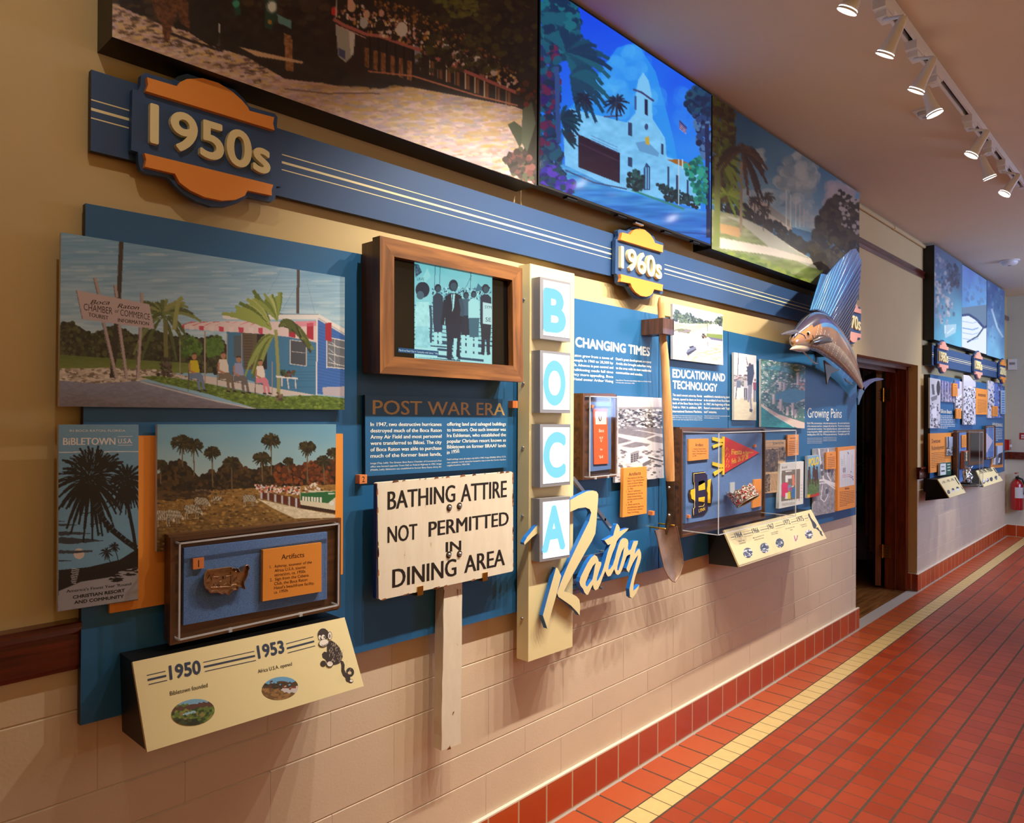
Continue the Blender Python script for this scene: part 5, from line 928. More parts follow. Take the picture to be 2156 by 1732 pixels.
for x, y, r_, yb in ((925,230,21,400),(1005,250,18,460),(1132,300,16,540),(1537,215,19,460),(1475,340,17,500),(1785,265,17,510),(1655,360,9,440),(1965,300,12,360),(1265,370,16,560),(1900,360,14,520),(775,380,12,520)): fanpalm(x, y, r_, yb, dk)
def zebra(x, y, s, d=1):
    P_ = lambda q: [(x+a*s*d, y+b2*s) for a, b2 in q]; c.fill(K6(P_([(-60,-20),(-40,-34),(30,-30),(50,-10),(70,30),(60,36),(40,16),(30,22),(-46,24)])), (206, 192, 164))
    for k in range(11): a = -54+k*11; c.line(K6(P_([(a,-32),(a-6,22)])), 1.3*s, (40, 32, 26))
    for k in (-46, -32, 22, 36): c.line(K6(P_([(k,18),(k-2,64)])), 1.9*s, (176, 158, 130)); c.line(K6(P_([(k+3,24),(k+1,50)])), .8*s, (50, 40, 32))
    c.line(K6(P_([(-40,68),(70,60)])), 2, (70, 50, 30), .6)
for x, y, s, d in ((800,740,1.15,1),(870,730,1.0,1),(1000,695,1.05,1),(1060,640,.9,1),(1165,620,.55,-1),(1390,620,.85,1)): zebra(x, y, s, d)
c.blobs(K6([(1000,560),(1230,550),(1230,590),(1000,600)]), 40, 1, 2.4, [(110, 90, 66), (70, 54, 40)], 1.6)
for k in range(6): x0_ = 1465+k*48; y_ = 575+k*9; c.fill(K6([(x0_,y_-5),(x0_+44,y_),(x0_+44,y_+52+k*3),(x0_,y_+36+k*3)]), (96, 48, 36)); c.fill(K6([(x0_,y_-5),(x0_+12,y_-4),(x0_+12,y_+48+k*3),(x0_,y_+40+k*3)]), (190, 190, 196))
c.blobs(K6([(1420,520),(1740,540),(1740,590),(1450,572)]), 240, 1, 2.4, [(226, 214, 200), (190, 80, 60), (206, 160, 130), (70, 50, 40), (214, 206, 210)]); c.fill(K6([(1735,580),(1800,562),(1985,566),(1985,720),(1740,680)]), (214, 204, 176)); c.fill(K6([(1740,580),(1985,568),(1985,605),(1930,650),(1740,630)]), (44, 104, 60)); c.fill(K6([(1740,660),(1985,700),(1985,722),(1740,685)]), (60, 40, 30)); c.blobs(K6([(1760,540),(1860,500),(1880,560),(1780,575)]), 40, 1.4, 3, [(206, 190, 160), (150, 110, 80), (226, 214, 196)])
for k in range(7): c.fill(K6([(1752+k*20,604+k*1),(1766+k*20,604+k),(1766+k*20,634+k*2),(1752+k*20,630+k*2)]), (226, 220, 206))
c.line(K6([(1930,585),(1975,583)]), 3, (190, 206, 190)); c.ell(*K6([(1955,650)])[0], 5, 5, (226, 222, 214))
panel('photo_panel', 'colour photo of zebras and fan palms beside a tourist train, above the near case', 'photo', [(331.5, 893.3), (707.5, 893), (705.5, 1121), (330, 1161.5)], .060, .012, (206, 206, 204), canvas=c, step=1.1)
# ---- post war text panel
mb = MB(); o = .052; TP = [(768.5, 831), (1068.5, 840.5), (1068.5, 983.5), (769.5, 1002.5)]
text(mb, 'POST WAR ERA', (784.5, 872.5), (1063, 874.5), 31, o, col=(214, 180, 116), bold=.012)
for i, s in enumerate(['In 1947, two destructive hurricanes', 'destroyed much of the Boca Raton', 'Army Air Field and most personnel', 'were transferred to Biloxi. The city', 'of Boca Raton was able to purchase', 'much of the former base lands,']): text(mb, s, (779.8, 897+i*13.3), (929.5, 896.5+i*12.5), 8.3, o, **WB)
for i, (s, x) in enumerate([('offering land and salvaged buildings', 1065), ('to investors. One such investor was', 1065), ('Ira Eshleman, who established the', 1065), ('popular Christian resort known as', 1065), ('Bibletown on former BRAAF lands', 1065), ('in 1950.', 968)]): text(mb, s, (941, 896.3+i*12), (x, 895.7+i*11.3), 7.8, o, **WB)
for i, s in enumerate(['Image (Top, Left): The Greater Boca Raton Chamber of Commerce\'s first', 'office was located opposite Town Hall on Federal Highway in 1952. Image', '(Middle, Left): Bibletown was established in former Boca Raton Army Air']): text(mb, s, (779.8, 977+i*6.9), (929.5, 971+i*6.4), 3.6, o, **WS)
for i, (s, x) in enumerate([("Field buildings west of today's city hall in 1950. Image (Middle): Africa U.S.A.", 1065), ('was a popular tourist attraction located in what is now the Camino Gardens', 1065), ('neighborhood ca. 1953-1961.', 990)]): text(mb, s, (941, 968.6+i*6.4), (x, 962.3+i*6+(4 if i == 2 else 0)), 3.3, o, **WS)
panel('text_panel', 'dark blue text panel headed POST WAR ERA above the wooden sign', 'text panel', TP, o, .012, (0, 0, 0), edge_mat='navy_edge', face_mat='navy_panel', extra=mb)
# =====================================================================  DISPLAY CASES
def plane(a, b2, c):
    n = (Vector(b2)-Vector(a)).cross(Vector(c)-Vector(a)).normalized(); a = Vector(a)
    def f(px, py, lift=0.0):
        d = Vector(ray(px, py)); o = Vector(CPOS); t = (a-o).dot(n)/d.dot(n); p = o+d*t
        return p+(n if n.dot(o-a) > 0 else -n)*lift
    return f
def case(label, frame, fab, ff, fo, ao, acr, wood_=('dark_oak_x', 'dark_oak_z'), back=None, zmin=None, name='display_case'):
    """wooden back frame at depth ff, cloth board at fo, clear cover out to ao"""
    FQ = quadW(frame, ff)
    if zmin: FQ[2].z = FQ[3].z = zmin
    c = cen(FQ); c.y = -PO
    t = thing(name, label, 'display case', c); mb = MB()
    mb.prism(FQ, (0, ff-(back or PO+.0005), 0), wood_[0], (0, 0, 0)); mb.build('back_frame', t)
    AQ = quadW(acr, ao); x0 = min(AQ[0].x, AQ[3].x); x1 = max(AQ[1].x, AQ[2].x); z0 = (AQ[2].z+AQ[3].z)/2; z1 = (AQ[0].z+AQ[1].z)/2
    # wooden lip round the frame
    mb = MB(); bx = .010; xs0, xs1 = FQ[0].x, FQ[1].x; zs1, zs0 = (FQ[0].z+FQ[1].z)/2, (FQ[2].z+FQ[3].z)/2; zs1 = min(zs1, FQ[0].z)
    for lo, hi, m in (((xs0, -ff-.012, zs0), (xs0+bx, -ff, zs1), 1), ((xs1-bx, -ff-.012, zs0), (xs1, -ff, zs1), 1), ((xs0+bx, -ff-.012, zs1-bx), (xs1-bx, -ff, zs1), 0), ((xs0+bx, -ff-.012, zs0), (xs1-bx, -ff, zs0+bx), 0)): mb.box(lo, hi, wood_[m])
    mb.build('frame_lip', t)
    BQ = quadW(fab, fo); mb = MB(); mb.prism(BQ, (0, fo-ff-.0005, 0), 'fabric_blue', (0, 0, 0)); mb.build('cloth_board', t)
    x0 = max(x0, xs0+bx+.002); x1 = min(x1, xs1-bx-.002); z1 = min(z1, zs1-bx-.002); z0 = max(z0, zs0+bx+.002); th = .004
    mb = MB(); yb = -ff-.0008
    mb.box((x0, -ao, z0), (x1, -ao+th, z1), 'acrylic'); mb.box((x0, -ao+th, z0), (x0+th, yb, z1), 'acrylic'); mb.box((x1-th, -ao+th, z0), (x1, yb, z1), 'acrylic'); mb.box((x0+th, -ao+th, z1-th), (x1-th, yb, z1), 'acrylic'); mb.box((x0+th, -ao+th, z0), (x1-th, yb, z0+th), 'acrylic')
    cv = mb.build('clear_cover', t)
    mb = MB(); e = .0018
    for a, b2 in (((x0,-ao,z0),(x1,-ao,z0)), ((x0,-ao,z1),(x1,-ao,z1)), ((x0,-ao,z0),(x0,-ao,z1)), ((x1,-ao,z0),(x1,-ao,z1)), ((x0,-ao,z0),(x0,yb,z0)), ((x1,-ao,z0),(x1,yb,z0)), ((x0,-ao,z1),(x0,yb,z1)), ((x1,-ao,z1),(x1,yb,z1))):
        lo = [min(p, q)-e for p, q in zip(a, b2)]; hi = [max(p, q)+e for p, q in zip(a, b2)]; hi[1] = min(hi[1], yb); mb.box(lo, hi, 'acrylic_edge')
    mb.build('polished_edges', cv)
    mb = MB()
    for k in ((.3, .75) if not zmin else ()): xx = x0+(x1-x0)*k; mb.box((xx-.004, -ao+.01, z0-.012), (xx+.004, -ao+.016, z0-.0015), 'acrylic_edge')
    if mb.v: mb.build('cover_clip', cv)['kind'] = 'stuff'
    return t
def card(label, q, off, thick, lines, face='orange_board', name='label_card', cat='label', group=None, ink=(84, 50, 26)):
    mb = MB()
    for s, A, B, h, k in lines: text(mb, s, A, B, h, off, **dict(dict(col=ink), **k))
    return panel(name, label, cat, q, off, thick, (214, 130, 50), edge_mat='orange_board', face_mat=face, extra=mb if lines else None, group=group)
# near case: souvenir ashtray
case('dark wooden display case holding a metal souvenir ashtray, above the near timeline marker', [(355, 1126.5), (713, 1092), (712.5, 1283), (354, 1349)], [(387.8, 1153.9), (689.3, 1119.6), (688.4, 1260.4), (386.2, 1316)], .085, .094, .118, [(371, 1137), (713, 1099.5), (712, 1276), (371, 1345)], back=.0605)
numtag(418.2, 1186, 'small orange tag numbered 1 beside the metal ashtray', '1', off=.0945, th=.008)
L = [('Artifacts', (592.5, 1177.5), (640.5, 1172), 10.5, dict(bold=.004))]
for i, (s, x0_, x1_) in enumerate([('1.  Ashtray, souvenir of the', 568, 656.5), ('Africa U.S.A. tourist', 578, 643.5), ('attraction, ca. 1950s', 578, 643), ('2.  Sign from the Cabana', 568, 650), ('Club, the Boca Raton', 577.5, 647), ("Hotel's beachfront facility,", 577, 662), ('ca. 1950s', 577, 606)]): k = 1196+i*9.1; L.append((s, (x0_, k-(x0_-568)*.12), (x1_, k-(x1_-568)*.12-(.6*i*.3)), 6.1, dict(bold=.003)))
card('orange Artifacts card beside the metal ashtray in the near case', [(554, 1157.5), (677, 1142), (677, 1245), (553, 1265.8)], .106, .011, L)
us = sc_([(400,865),(650,835),(900,798),(985,800),(975,830),(1055,820),(1070,850),(1060,900),(1090,890),(1110,830),(1130,825),(1165,890),(1170,920),(1210,905),(1260,830),(1285,775),(1345,745),(1385,775),(1392,840),(1365,880),(1360,960),(1320,1060),(1275,1150),(1270,1210),(1295,1290),(1285,1320),(1255,1310),(1210,1250),(1140,1270),(1130,1325),(1010,1340),(960,1390),(900,1460),(820,1400),(760,1440),(640,1390),(490,1405),(440,1340),(370,1290),(345,1200),(340,1060),(355,960)], 10.825, 400, 1120)
t = thing('ashtray', 'pewter coloured souvenir ashtray shaped like a map of the United States', 'ashtray', W(480, 1218, .095))
P_ = [W(x, y, .118) for x, y in us]; ce = cen(P_); mb = MB()
def ringed(k, y): return [Vector((ce.x+(p.x-ce.x)*k, y, ce.z+(p.z-ce.z)*k)) for p in P_]
rs = [ringed(.82, -.096), ringed(.97, -.106), ringed(1.0, -.112), ringed(.955, -.1125), ringed(.88, -.103)]
n = len(us)
for a, b2 in zip(rs[:-1], rs[1:]): mb.add(a+b2, [[i, (i+1) % n, (i+1) % n+n, i+n] for i in range(n)], 'pewter')
mb.add(rs[-1], [list(range(n))], 'pewter'); mb.build('dish', t)
mb = MB(); f3 = lambda x, y: W(*sc_([(x, y)], 10.825, 400, 1120)[0], .1045)
rng = random.Random(5)
for k in range(26):
    x, y = rng.uniform(430, 1150), rng.uniform(960, 1240); p = f3(x, y); a = rng.uniform(0, 3); s = rng.uniform(.002, .006); mb.tube([p+Vector((math.cos(a)*s, 0, math.sin(a)*s)), p-Vector((math.cos(a)*s, 0, math.sin(a)*s))], .0011, 'pewter', n=6)
mb.tube([f3(940, 910), f3(945, 1080), f3(935, 1230)], .0012, 'pewter', n=6); mb.tube([f3(430, 920), f3(940, 890)], .0012, 'pewter', n=6); mb.tube([f3(480, 1260), f3(940, 1240)], .0012, 'pewter', n=6); mb.build('raised_relief', t)
# small case: orange ribbon
case('small wooden display case holding an orange university ribbon', [(1222.5, 827.5), (1294, 828), (1293.5, 1001.5), (1222, 1011)], [(1242.5, 846), (1287, 846), (1286.5, 987), (1242, 992.5)], .072, .080, .108, [(1238, 832), (1300, 834), (1300, 1000.5), (1238, 1005)])
t = panel('ribbon', 'orange felt ribbon lettered Boca U in 64, hanging in the small case', 'ribbon', [(1249.5, 860.5), (1278.8, 860), (1280.5, 975.5), (1251, 977.5)], .085, .003, (240, 98, 44))
mb = MB(); mb.add([W(x, y, .0856) for x, y in ((1253, 866.5), (1276.3, 867), (1277, 893), (1254, 893.2))], [(3, 2, 1, 0)], 'print', (240, 226, 214)); mb.build('white_patch', t)
mb = MB(); mb.tube([W(x, y, .0866) for x, y in ((1261.5, 874), (1261, 880), (1263, 885), (1265.5, 884), (1266, 875))], .0016, 'paint', (130, 60, 50), n=6); mb.build('pin', t)
mb = MB(); k = dict(col=(244, 224, 200), bold=.02)
for s, A, B, h in (('Boca', (1260.8, 910), (1271.5, 909.5), 7.5), ('"U"', (1262.3, 930.5), (1269, 930), 11), ('in', (1263.5, 948), (1268, 947.8), 5), ("'64", (1261, 965.5), (1269.5, 964.5), 7)): text(mb, s, A, B, h, .0852, **k)
mb.build('lettering', t)
numtag(1248.5, 855, 'small orange tag at the top of the orange ribbon in the small case', off=.0805, s=.006, th=.010)
# large case: pennant, letter patch, crown
case('large display case with a deep clear cover over a pennant, letter patch and crown', [(1431, 898.7), (1607.5, 903), (1606.5, 1094.5), (1430, 1121)], [(1444, 915.6), (1604.5, 911.8), (1603.5, 1072.5), (1443.3, 1102)], .085, .100, .272, [(1511.8, 905), (1676, 903.5), (1675, 1086.5), (1510.5, 1126)], zmin=.991)
L = [('Artifact', (1463.5, 939.5), (1480.5, 939), 6.5, dict(bold=.004))]+[(s, (1458, 946+i*5), (x, 945.5+i*4.8), 2.4, {}) for i, (s, x) in enumerate([('1. Pennant, Fiesta de Boca', 1486), ('Raton, 1960s. Letter jacket', 1488), ('patch. Coronation crown,', 1487), ('ca. 1969', 1466)])]
card('orange Artifact card at the top left of the large case', [(1450.3, 924), (1492, 923), (1492, 966), (1450.3, 970.3)], .109, .008, L)
numtag(1591.5, 938.5, 'small orange tag at the pennant tip', off=.1005, s=.007, th=.012); numtag(1452.5, 1087, 'small orange tag below the letter patch', off=.1005, s=.007, th=.012)
card('orange card half hidden behind the jewelled crown', [(1588, 1009.5), (1603.5, 1008), (1602.5, 1065), (1585, 1069)], .109, .008, [])
t = thing('pennant', 'red felt pennant with yellow edge and ties lettered Fiesta de Boca', 'pennant', W(1540, 960, .101))
mb = MB(); mb.prism([W(x, y, .105) for x, y in ((1524, 918.5), (1599, 952.5), (1525, 996))], (0, .004, 0), 'paint', (206, 46, 32)); mb.build('flag', t)
mb = MB(); mb.prism([W(x, y, .106) for x, y in ((1521.5, 918.5), (1526, 919), (1525.5, 999), (1521.5, 999.5))], (0, .005, 0), 'paint', (236, 196, 40)); mb.build('edging', t)
for q in ([(1522, 924), (1522, 933), (1500.5, 926.5), (1501, 919.5)], [(1522, 930), (1522, 936), (1502, 943.5), (1500.5, 937.5)], [(1522, 977), (1522, 986), (1500.5, 979), (1501, 972)], [(1522, 983), (1522, 990), (1505, 1001.5), (1502, 994.5)]):
    mb = MB(); mb.prism([W(x, y, .107) for x, y in q], (0, .003, 0), 'paint', (236, 196, 40)); mb.build('tie', t)
mb = MB(); k = dict(col=(242, 186, 50), bold=.02)
for s, A, B, h in (('Fiesta', (1540, 957), (1562, 956.5), 12), ('de Boca', (1563.5, 955.5), (1578, 954.5), 6.5), ('Raton', (1579, 954), (1585, 953.5), 4), ('Feb. 26 27 28', (1540.5, 977), (1575, 965), 11.5)): text(mb, s, A, B, h, .1055, **k)
for i, (x, y, w_, h) in enumerate(((1528, 950, 6, 8), (1528, 962, 9, 9), (1529, 974, 6, 9), (1528, 984, 8, 8))): mb.tube([W(x, y, .1058), W(x+w_*.4, y-h, .1058), W(x+w_, y-h*.4, .1058), W(x+w_*.6, y, .1058)], .0012, 'paint', (228, 150, 44), n=5)
mb.build('lettering', t)
E7 = lambda p: sc_(p, 7.213, 1410, 890)
t = thing('letter_patch', 'navy and yellow felt letter B patch with the name LYNN and a fabric bar', 'patch', W(1475, 1020, .101))
mb = MB(); mb.prism([W(x, y, .1045) for x, y in E7([(355,752),(520,738),(570,790),(580,900),(575,960),(630,850),(655,960),(655,1100),(630,1250),(585,1240),(580,1330),(520,1400),(350,1425),(352,1300),(372,1295),(378,1200),(300,1180),(285,1080),(300,1020),(378,990),(376,910),(352,905)])], (0, .004, 0), 'paint', (46, 30, 40)); mb.build('backing_felt', t)
for q in ([(330,1022),(388,1000),(388,1185),(335,1150),(322,1080)], [(440,960),(535,905),(540,1010),(440,1030)], [(440,1135),(535,1120),(530,1205),(440,1190)], [(580,880),(630,850),(615,980),(620,1215),(580,1215),(585,1080),(572,1040)]):
    mb = MB(); mb.prism([W(x, y, .108) for x, y in E7(q)], (0, .0035, 0), 'paint', (236, 192, 24)); mb.build('yellow_felt', t)
for q in ([(365,775),(520,758),(572,820),(575,960),(540,1040),(575,1120),(575,1280),(525,1370),(362,1400),(368,1310),(440,1290),(515,1260),(530,1205),(535,1120),(440,1135),(440,1290),(385,1290),(388,910),(366,895)], [(440,890),(520,870),(540,905),(440,945)]):
    mb = MB(); mb.prism([W(x, y, .107) for x, y in E7(q)], (0, .0022, 0), 'paint', (34, 24, 62)); mb.build('letter_felt', t)
mb = MB(); e7 = E7([(360,768),(545,750)]); 
for seg in ([(366,900),(366,770),(540,752)], [(378,905),(380,1290),(360,1300),(362,1400)], [(440,1275),(515,1262),(525,1225)]): mb.tube([W(x, y, .109) for x, y in E7(seg)], .0014, 'paint', (232, 200, 110), n=6)
text(mb, 'LYNN', *[tuple(E7([p])[0]) for p in ((440,1362),(535,1328))], 7.6, .1095, col=(236, 196, 40), bold=.02); mb.build('name_lettering', t)
# crown
t = thing('crown', 'silver tiara crown set with red and clear jewels, tipped to show its dark lining', 'crown', W(1560, 1045, .16))
CB = W(1574.5, 1055, .209); ax = Vector((-.06, .56, .82)).normalized(); e1 = Vector((.69, -.63, .35)); e1 = (e1-ax*e1.dot(ax)).normalized(); e2 = ax.cross(e1); RRr = .059
def crn(t, h, r): return CB+(e1*math.cos(t)+e2*math.sin(t))*r+ax*h
prof = lambda t: .056+.026*max(0, math.cos(t-CPH))**3+.010*abs(math.sin(t*5))
CPH = 2.6
N_ = 72; mb = MB(); ring = []
for i in range(N_):
    tt = 2*math.pi*i/N_; H_ = prof(tt); ring.append([crn(tt, H_*k/5, RRr*(1+.10*k/5)) for k in range(6)])
flat = [p for r_ in ring for p in r_]; mb.add(flat, [[i*6+k, ((i+1) % N_)*6+k, ((i+1) % N_)*6+k+1, i*6+k+1] for i in range(N_) for k in range(5)], 'tiara_silver', smooth=True); mb.build('band', t)
mb = MB(); inn = [p for i in range(N_) for p in (crn(2*math.pi*i/N_, .0, RRr-.003), crn(2*math.pi*i/N_, .05, RRr-.003))]; mb.add(inn, [[2*i, 2*i+1, (2*i+3) % (2*N_), (2*i+2) % (2*N_)] for i in range(N_)], 'crown_inner', smooth=True); mb.add([crn(2*math.pi*i/N_, .05, RRr-.003) for i in range(N_)], [list(range(N_))], 'crown_inner'); mb.build('lining', t)
mb = MB(); mb.tube([crn(2*math.pi*i/40, 0, RRr) for i in range(41)], .0035, 'tiara_silver', n=8); mb.tube([crn(2*math.pi*i/120, prof(2*math.pi*i/120), RRr*1.1) for i in range(121)], .0022, 'tiara_silver', n=6); mb.build('beaded_rim', t)
rng = random.Random(9); mbs = {'clear_jewels': MB(), 'red_jewels': MB()}
def gem(m, p, nrm, r_, col):
    a = nrm.orthogonal().normalized(); b2 = nrm.cross(a); k = 7
    v = [p+(a*math.cos(2*math.pi*j/k)+b2*math.sin(2*math.pi*j/k))*r_ for j in range(k)]+[p+nrm*r_*.55+(a*math.cos(2*math.pi*j/k)+b2*math.sin(2*math.pi*j/k))*r_*.5 for j in range(k)]
    m.add(v, [[j, (j+1) % k, (j+1) % k+k, j+k] for j in range(k)]+[list(range(k, 2*k))], 'jewel', col)
for k in range(560):
    tt = rng.uniform(0, 2*math.pi); H_ = prof(tt); h = rng.uniform(.08, .95)*H_; nrm = (e1*math.cos(tt)+e2*math.sin(tt)); p = crn(tt, h, RRr*(1+.1*h/.07))
    red = rng.random() < .24; gem(mbs['red_jewels' if red else 'clear_jewels'], p+nrm*.0006, nrm, rng.uniform(.0032, .006) if red else rng.uniform(.0028, .005), (176, 16, 30) if red else rng.choice([(236, 226, 220), (206, 190, 184), (250, 244, 240), (180, 150, 130)]))
for nm, m in mbs.items(): o = m.build(nm, t); o['kind'] = 'stuff'
mb = MB(); a = W(1537, 1024, .101); mb.box((a.x-.002, -.21, a.z-.05), (a.x+.045, -.1005, a.z-.046), 'acrylic_edge'); mb.box((a.x-.002, -.1045, a.z-.046), (a.x+.045, -.1005, a.z+.02), 'acrylic_edge'); mb.build('clear_bracket', t)
# =====================================================================  SLOPED TIMELINE MARKERS
def marker(label, face, back, tb, items, arts, monkey=True, thick=.008, by=-PO-.001):
    TL, TR, BR, BL = [Vector(p) for p in face]; t = thing('timeline_marker', label, 'marker', (TL+TR)/2)
    pf = plane(TL, TR, BR); mb = MB(); nrm = (TR-TL).cross(BL-TL).normalized(); nrm = nrm if nrm.y > 0 else -nrm
    mb.prism([TL, TR, BR, BL], nrm*thick, 'cream_sign', (0, 0, 0)); fo = mb.build('face_plate', t)
    b0, b1 = back; mb = MB(); i0, i1 = TL+nrm*thick, TR+nrm*thick; i2, i3 = BR+nrm*thick, BL+nrm*thick; dx = Vector((.004, 0, 0)); y = by
    L_ = [i0+dx, Vector((i0.x+.004, y, i0.z)), Vector((i3.x+.004, y, b0)), i3+dx]; R_ = [i1-dx, Vector((i1.x-.004, y, i1.z)), Vector((i2.x-.004, y, b1)), i2-dx]
    mb.add(L_+R_, [(0, 1, 2, 3), (7, 6, 5, 4), (0, 4, 5, 1), (1, 5, 6, 2), (2, 6, 7, 3), (3, 7, 4, 0)], 'black'); mb.build('bracket_box', t)
    U = (TL-BL).normalized(); mbt = MB()
    def tx(s, A, B, h, **k):
        a, b2 = pf(*A), pf(*B); R_ = (b2-a); hh = (pf(A[0]+(-h*.22), A[1]-h)-a).dot(U); text3(mbt, s, a, R_, (U-R_.normalized()*U.dot(R_.normalized())).normalized(), hh, length=R_.length, **k)
    def ln(A, B, w_, col=(44, 58, 84)):
        a, b2 = pf(*A, .0005), pf(*B, .0005); n = U*w_/2; mbt.add([a+n, b2+n, b2-n, a-n], [(3, 2, 1, 0)], 'print', col)
    items(tx, ln); mbt.build('printed_timeline', fo)
    for j, (quad, ell, painter) in enumerate(arts):
        cx, cy, rx, ry, rot = ell; c = Canvas(cx-rx-6, cy-ry-6, cx+rx+6, cy+ry+6, 2.0 if rx < 30 else 1.4); painter(c, cx, cy, rx, ry)
        ring = []; n = 28
        m2 = MB(); pts = [pf(cx+rx*math.cos(a)*math.cos(rot)-ry*math.sin(a)*math.sin(rot), cy+rx*math.cos(a)*math.sin(rot)+ry*math.sin(a)*math.cos(rot), .0004) for a in np.linspace(0, 2*math.pi, n, endpoint=False)]
        # fine polar grid so that the little picture keeps its colours
        P0 = pf(cx, cy, .0004); K = 8; V = [P0]; colr = []
        def colat(P): X, Y = proj(P); i = int(min(max((Y-c.y0)*c.k, 0), c.H-1)); q = int(min(max((X-c.x0)*c.k, 0), c.Wd-1)); return tuple(c.b[i, q])
        for k in range(1, K+1): V += [P0.lerp(p, k/K) for p in pts]
        fs = [[0, 1+i, 1+(i+1) % n] for i in range(n)]+[[1+(k-1)*n+i, 1+k*n+i, 1+k*n+(i+1) % n, 1+(k-1)*n+(i+1) % n] for k in range(1, K) for i in range(n)]
        for f in fs: P = cen([V[i] for i in f]); m2.add([V[i] for i in f], [list(range(len(f)))], 'print', colat(P))
        m2.build('vignette_picture', fo)
    if monkey: monkey(fo, pf)
    return t
def paint_green(c, x, y, a, b2): c.fill(RC(x-60, y-60, x+60, y+60), (96, 116, 50)); c.fill(RC(x-60, y-60, x+60, y-b2*.62), (120, 170, 200)); c.fill([(x-a,y-b2*.3),(x+a,y-b2*.9),(x+a,y-b2*.5),(x-a,y-b2*.02)], (92, 60, 52)); c.blobs(RC(x-a, y-b2*.2, x+a, y+b2), 160, 1, 3, [(70, 96, 40), (126, 140, 60), (50, 70, 32), (140, 120, 70)], 1.5); c.fill([(x-a*.45,y+b2*.1),(x+a*.1,y-b2*.15),(x+a*.15,y+b2*.02),(x-a*.4,y+b2*.25)], (150, 190, 200)); c.blobs(RC(x-a, y+b2*.5, x+a*.2, y+b2), 60, 2, 4, [(36, 44, 28), (60, 70, 40)])
def paint_park(c, x, y, a, b2): c.fill(RC(x-60, y-60, x+60, y+60), (140, 100, 56)); c.fill(RC(x-60, y-60, x+60, y-b2*.3), (104, 160, 200)); c.blobs(RC(x-a, y-b2*.55, x+a, y+b2*.1), 130, 1.4, 3.5, [(50, 44, 30), (70, 60, 40), (90, 50, 30)]); c.blobs(RC(x-a, y+b2*.1, x+a, y+b2), 90, 1, 3, [(150, 110, 66), (110, 80, 46)], 2); c.fill([(x,y+b2*.1),(x+a,y-b2*.1),(x+a,y+b2*.35),(x+a*.3,y+b2*.4)], (196, 190, 190)); c.blobs(RC(x+a*.2, y-b2*.2, x+a, y+b2*.05), 30, 1, 2, [(210, 190, 180), (120, 60, 50)])
def paint_bw(c, x, y, a, b2): c.fill(RC(x-60, y-60, x+60, y+60), (140, 140, 150)); c.noise(RC(x-60, y-60, x+60, y+60), 130, 2.2, 4); c.blobs(RC(x-a, y-b2, x+a, y+b2), 60, .8, 2.4, [(220, 220, 224), (80, 80, 92), (60, 60, 70)], 1.8)
def monkey1(fo, pf):
    K = lambda p: sc_(p, 10.186, 640, 1290); mb = MB(); lay = [0]
    def sh(poly, col):
        lay[0] += .00012; mb.add([pf(x, y, .0004+lay[0]) for x, y in K(poly)], [list(range(len(poly)))], 'print', col)
    def el(cx, cy, rx, ry, col, n=16, rot=0): sh([(cx+rx*math.cos(t)*math.cos(rot)-ry*math.sin(t)*math.sin(rot), cy+rx*math.cos(t)*math.sin(rot)+ry*math.sin(t)*math.cos(rot)) for t in np.linspace(0, 2*math.pi, n, endpoint=False)], col)
    bk = (58, 48, 46); wh = (236, 226, 212)
    sh([(490,700),(540,600),(590,590),(680,650),(760,740),(820,860),(830,940),(800,1020),(760,1080),(680,1110),(600,1120),(560,1060),(500,1080),(460,1000),(400,960),(385,880),(430,830),(490,840)], bk); sh([(770,1010),(840,1040),(870,1110),(865,1220),(890,1260),(920,1320),(940,1400),(900,1400),(840,1350),(800,1250),(800,1120)], bk); el(985, 1270, 88, 100, bk); el(975, 1285, 40, 34, (222, 200, 156)); el(940, 1400, 50, 80, bk); el(1000, 1460, 54, 42, bk); el(1012, 1455, 34, 26, wh); el(410, 1085, 62, 64, bk); el(410, 460, 120, 120, bk); sh([(300,400),(350,345),(400,330),(470,345),(420,380)], bk); el(548, 492, 48, 92, bk); el(548, 492, 38, 80, wh); el(545, 500, 16, 44, (120, 108, 100)); el(330, 525, 28, 48, wh); el(405, 525, 42, 58, wh); el(425, 520, 14, 26, bk); el(342, 540, 9, 18, bk); el(415, 645, 112, 84, bk, rot=-.35); el(415, 643, 100, 72, wh, rot=-.35); el(545, 1100, 76, 66, bk); el(545, 1095, 62, 54, wh)
    sh([(345,680),(400,696),(460,680),(495,640),(485,672),(440,704),(390,706)], bk)
    rng = random.Random(4)
    for k in range(90):
        x, y = rng.uniform(500, 800), rng.uniform(640, 1080)
        if ((x-650)/165)**2+((y-870)/240)**2 < .9: sh([(x,y),(x+7,y+3),(x+16,y-34),(x+12,y-36)], (206, 192, 170))
    for k in range(24): t_ = rng.uniform(0, 6.28); x, y = 985+64*math.cos(t_), 1270+76*math.sin(t_); sh([(x,y),(x+6,y+3),(x+12,y-18)], (206, 192, 170))
    for k in range(26): x, y = rng.uniform(810, 860), rng.uniform(1050, 1330); sh([(x,y),(x+6,y+2),(x+10,y-22)], (190, 176, 156))
    mb.build('monkey_drawing', fo)['label'] = 'black and white drawing of a sitting monkey'
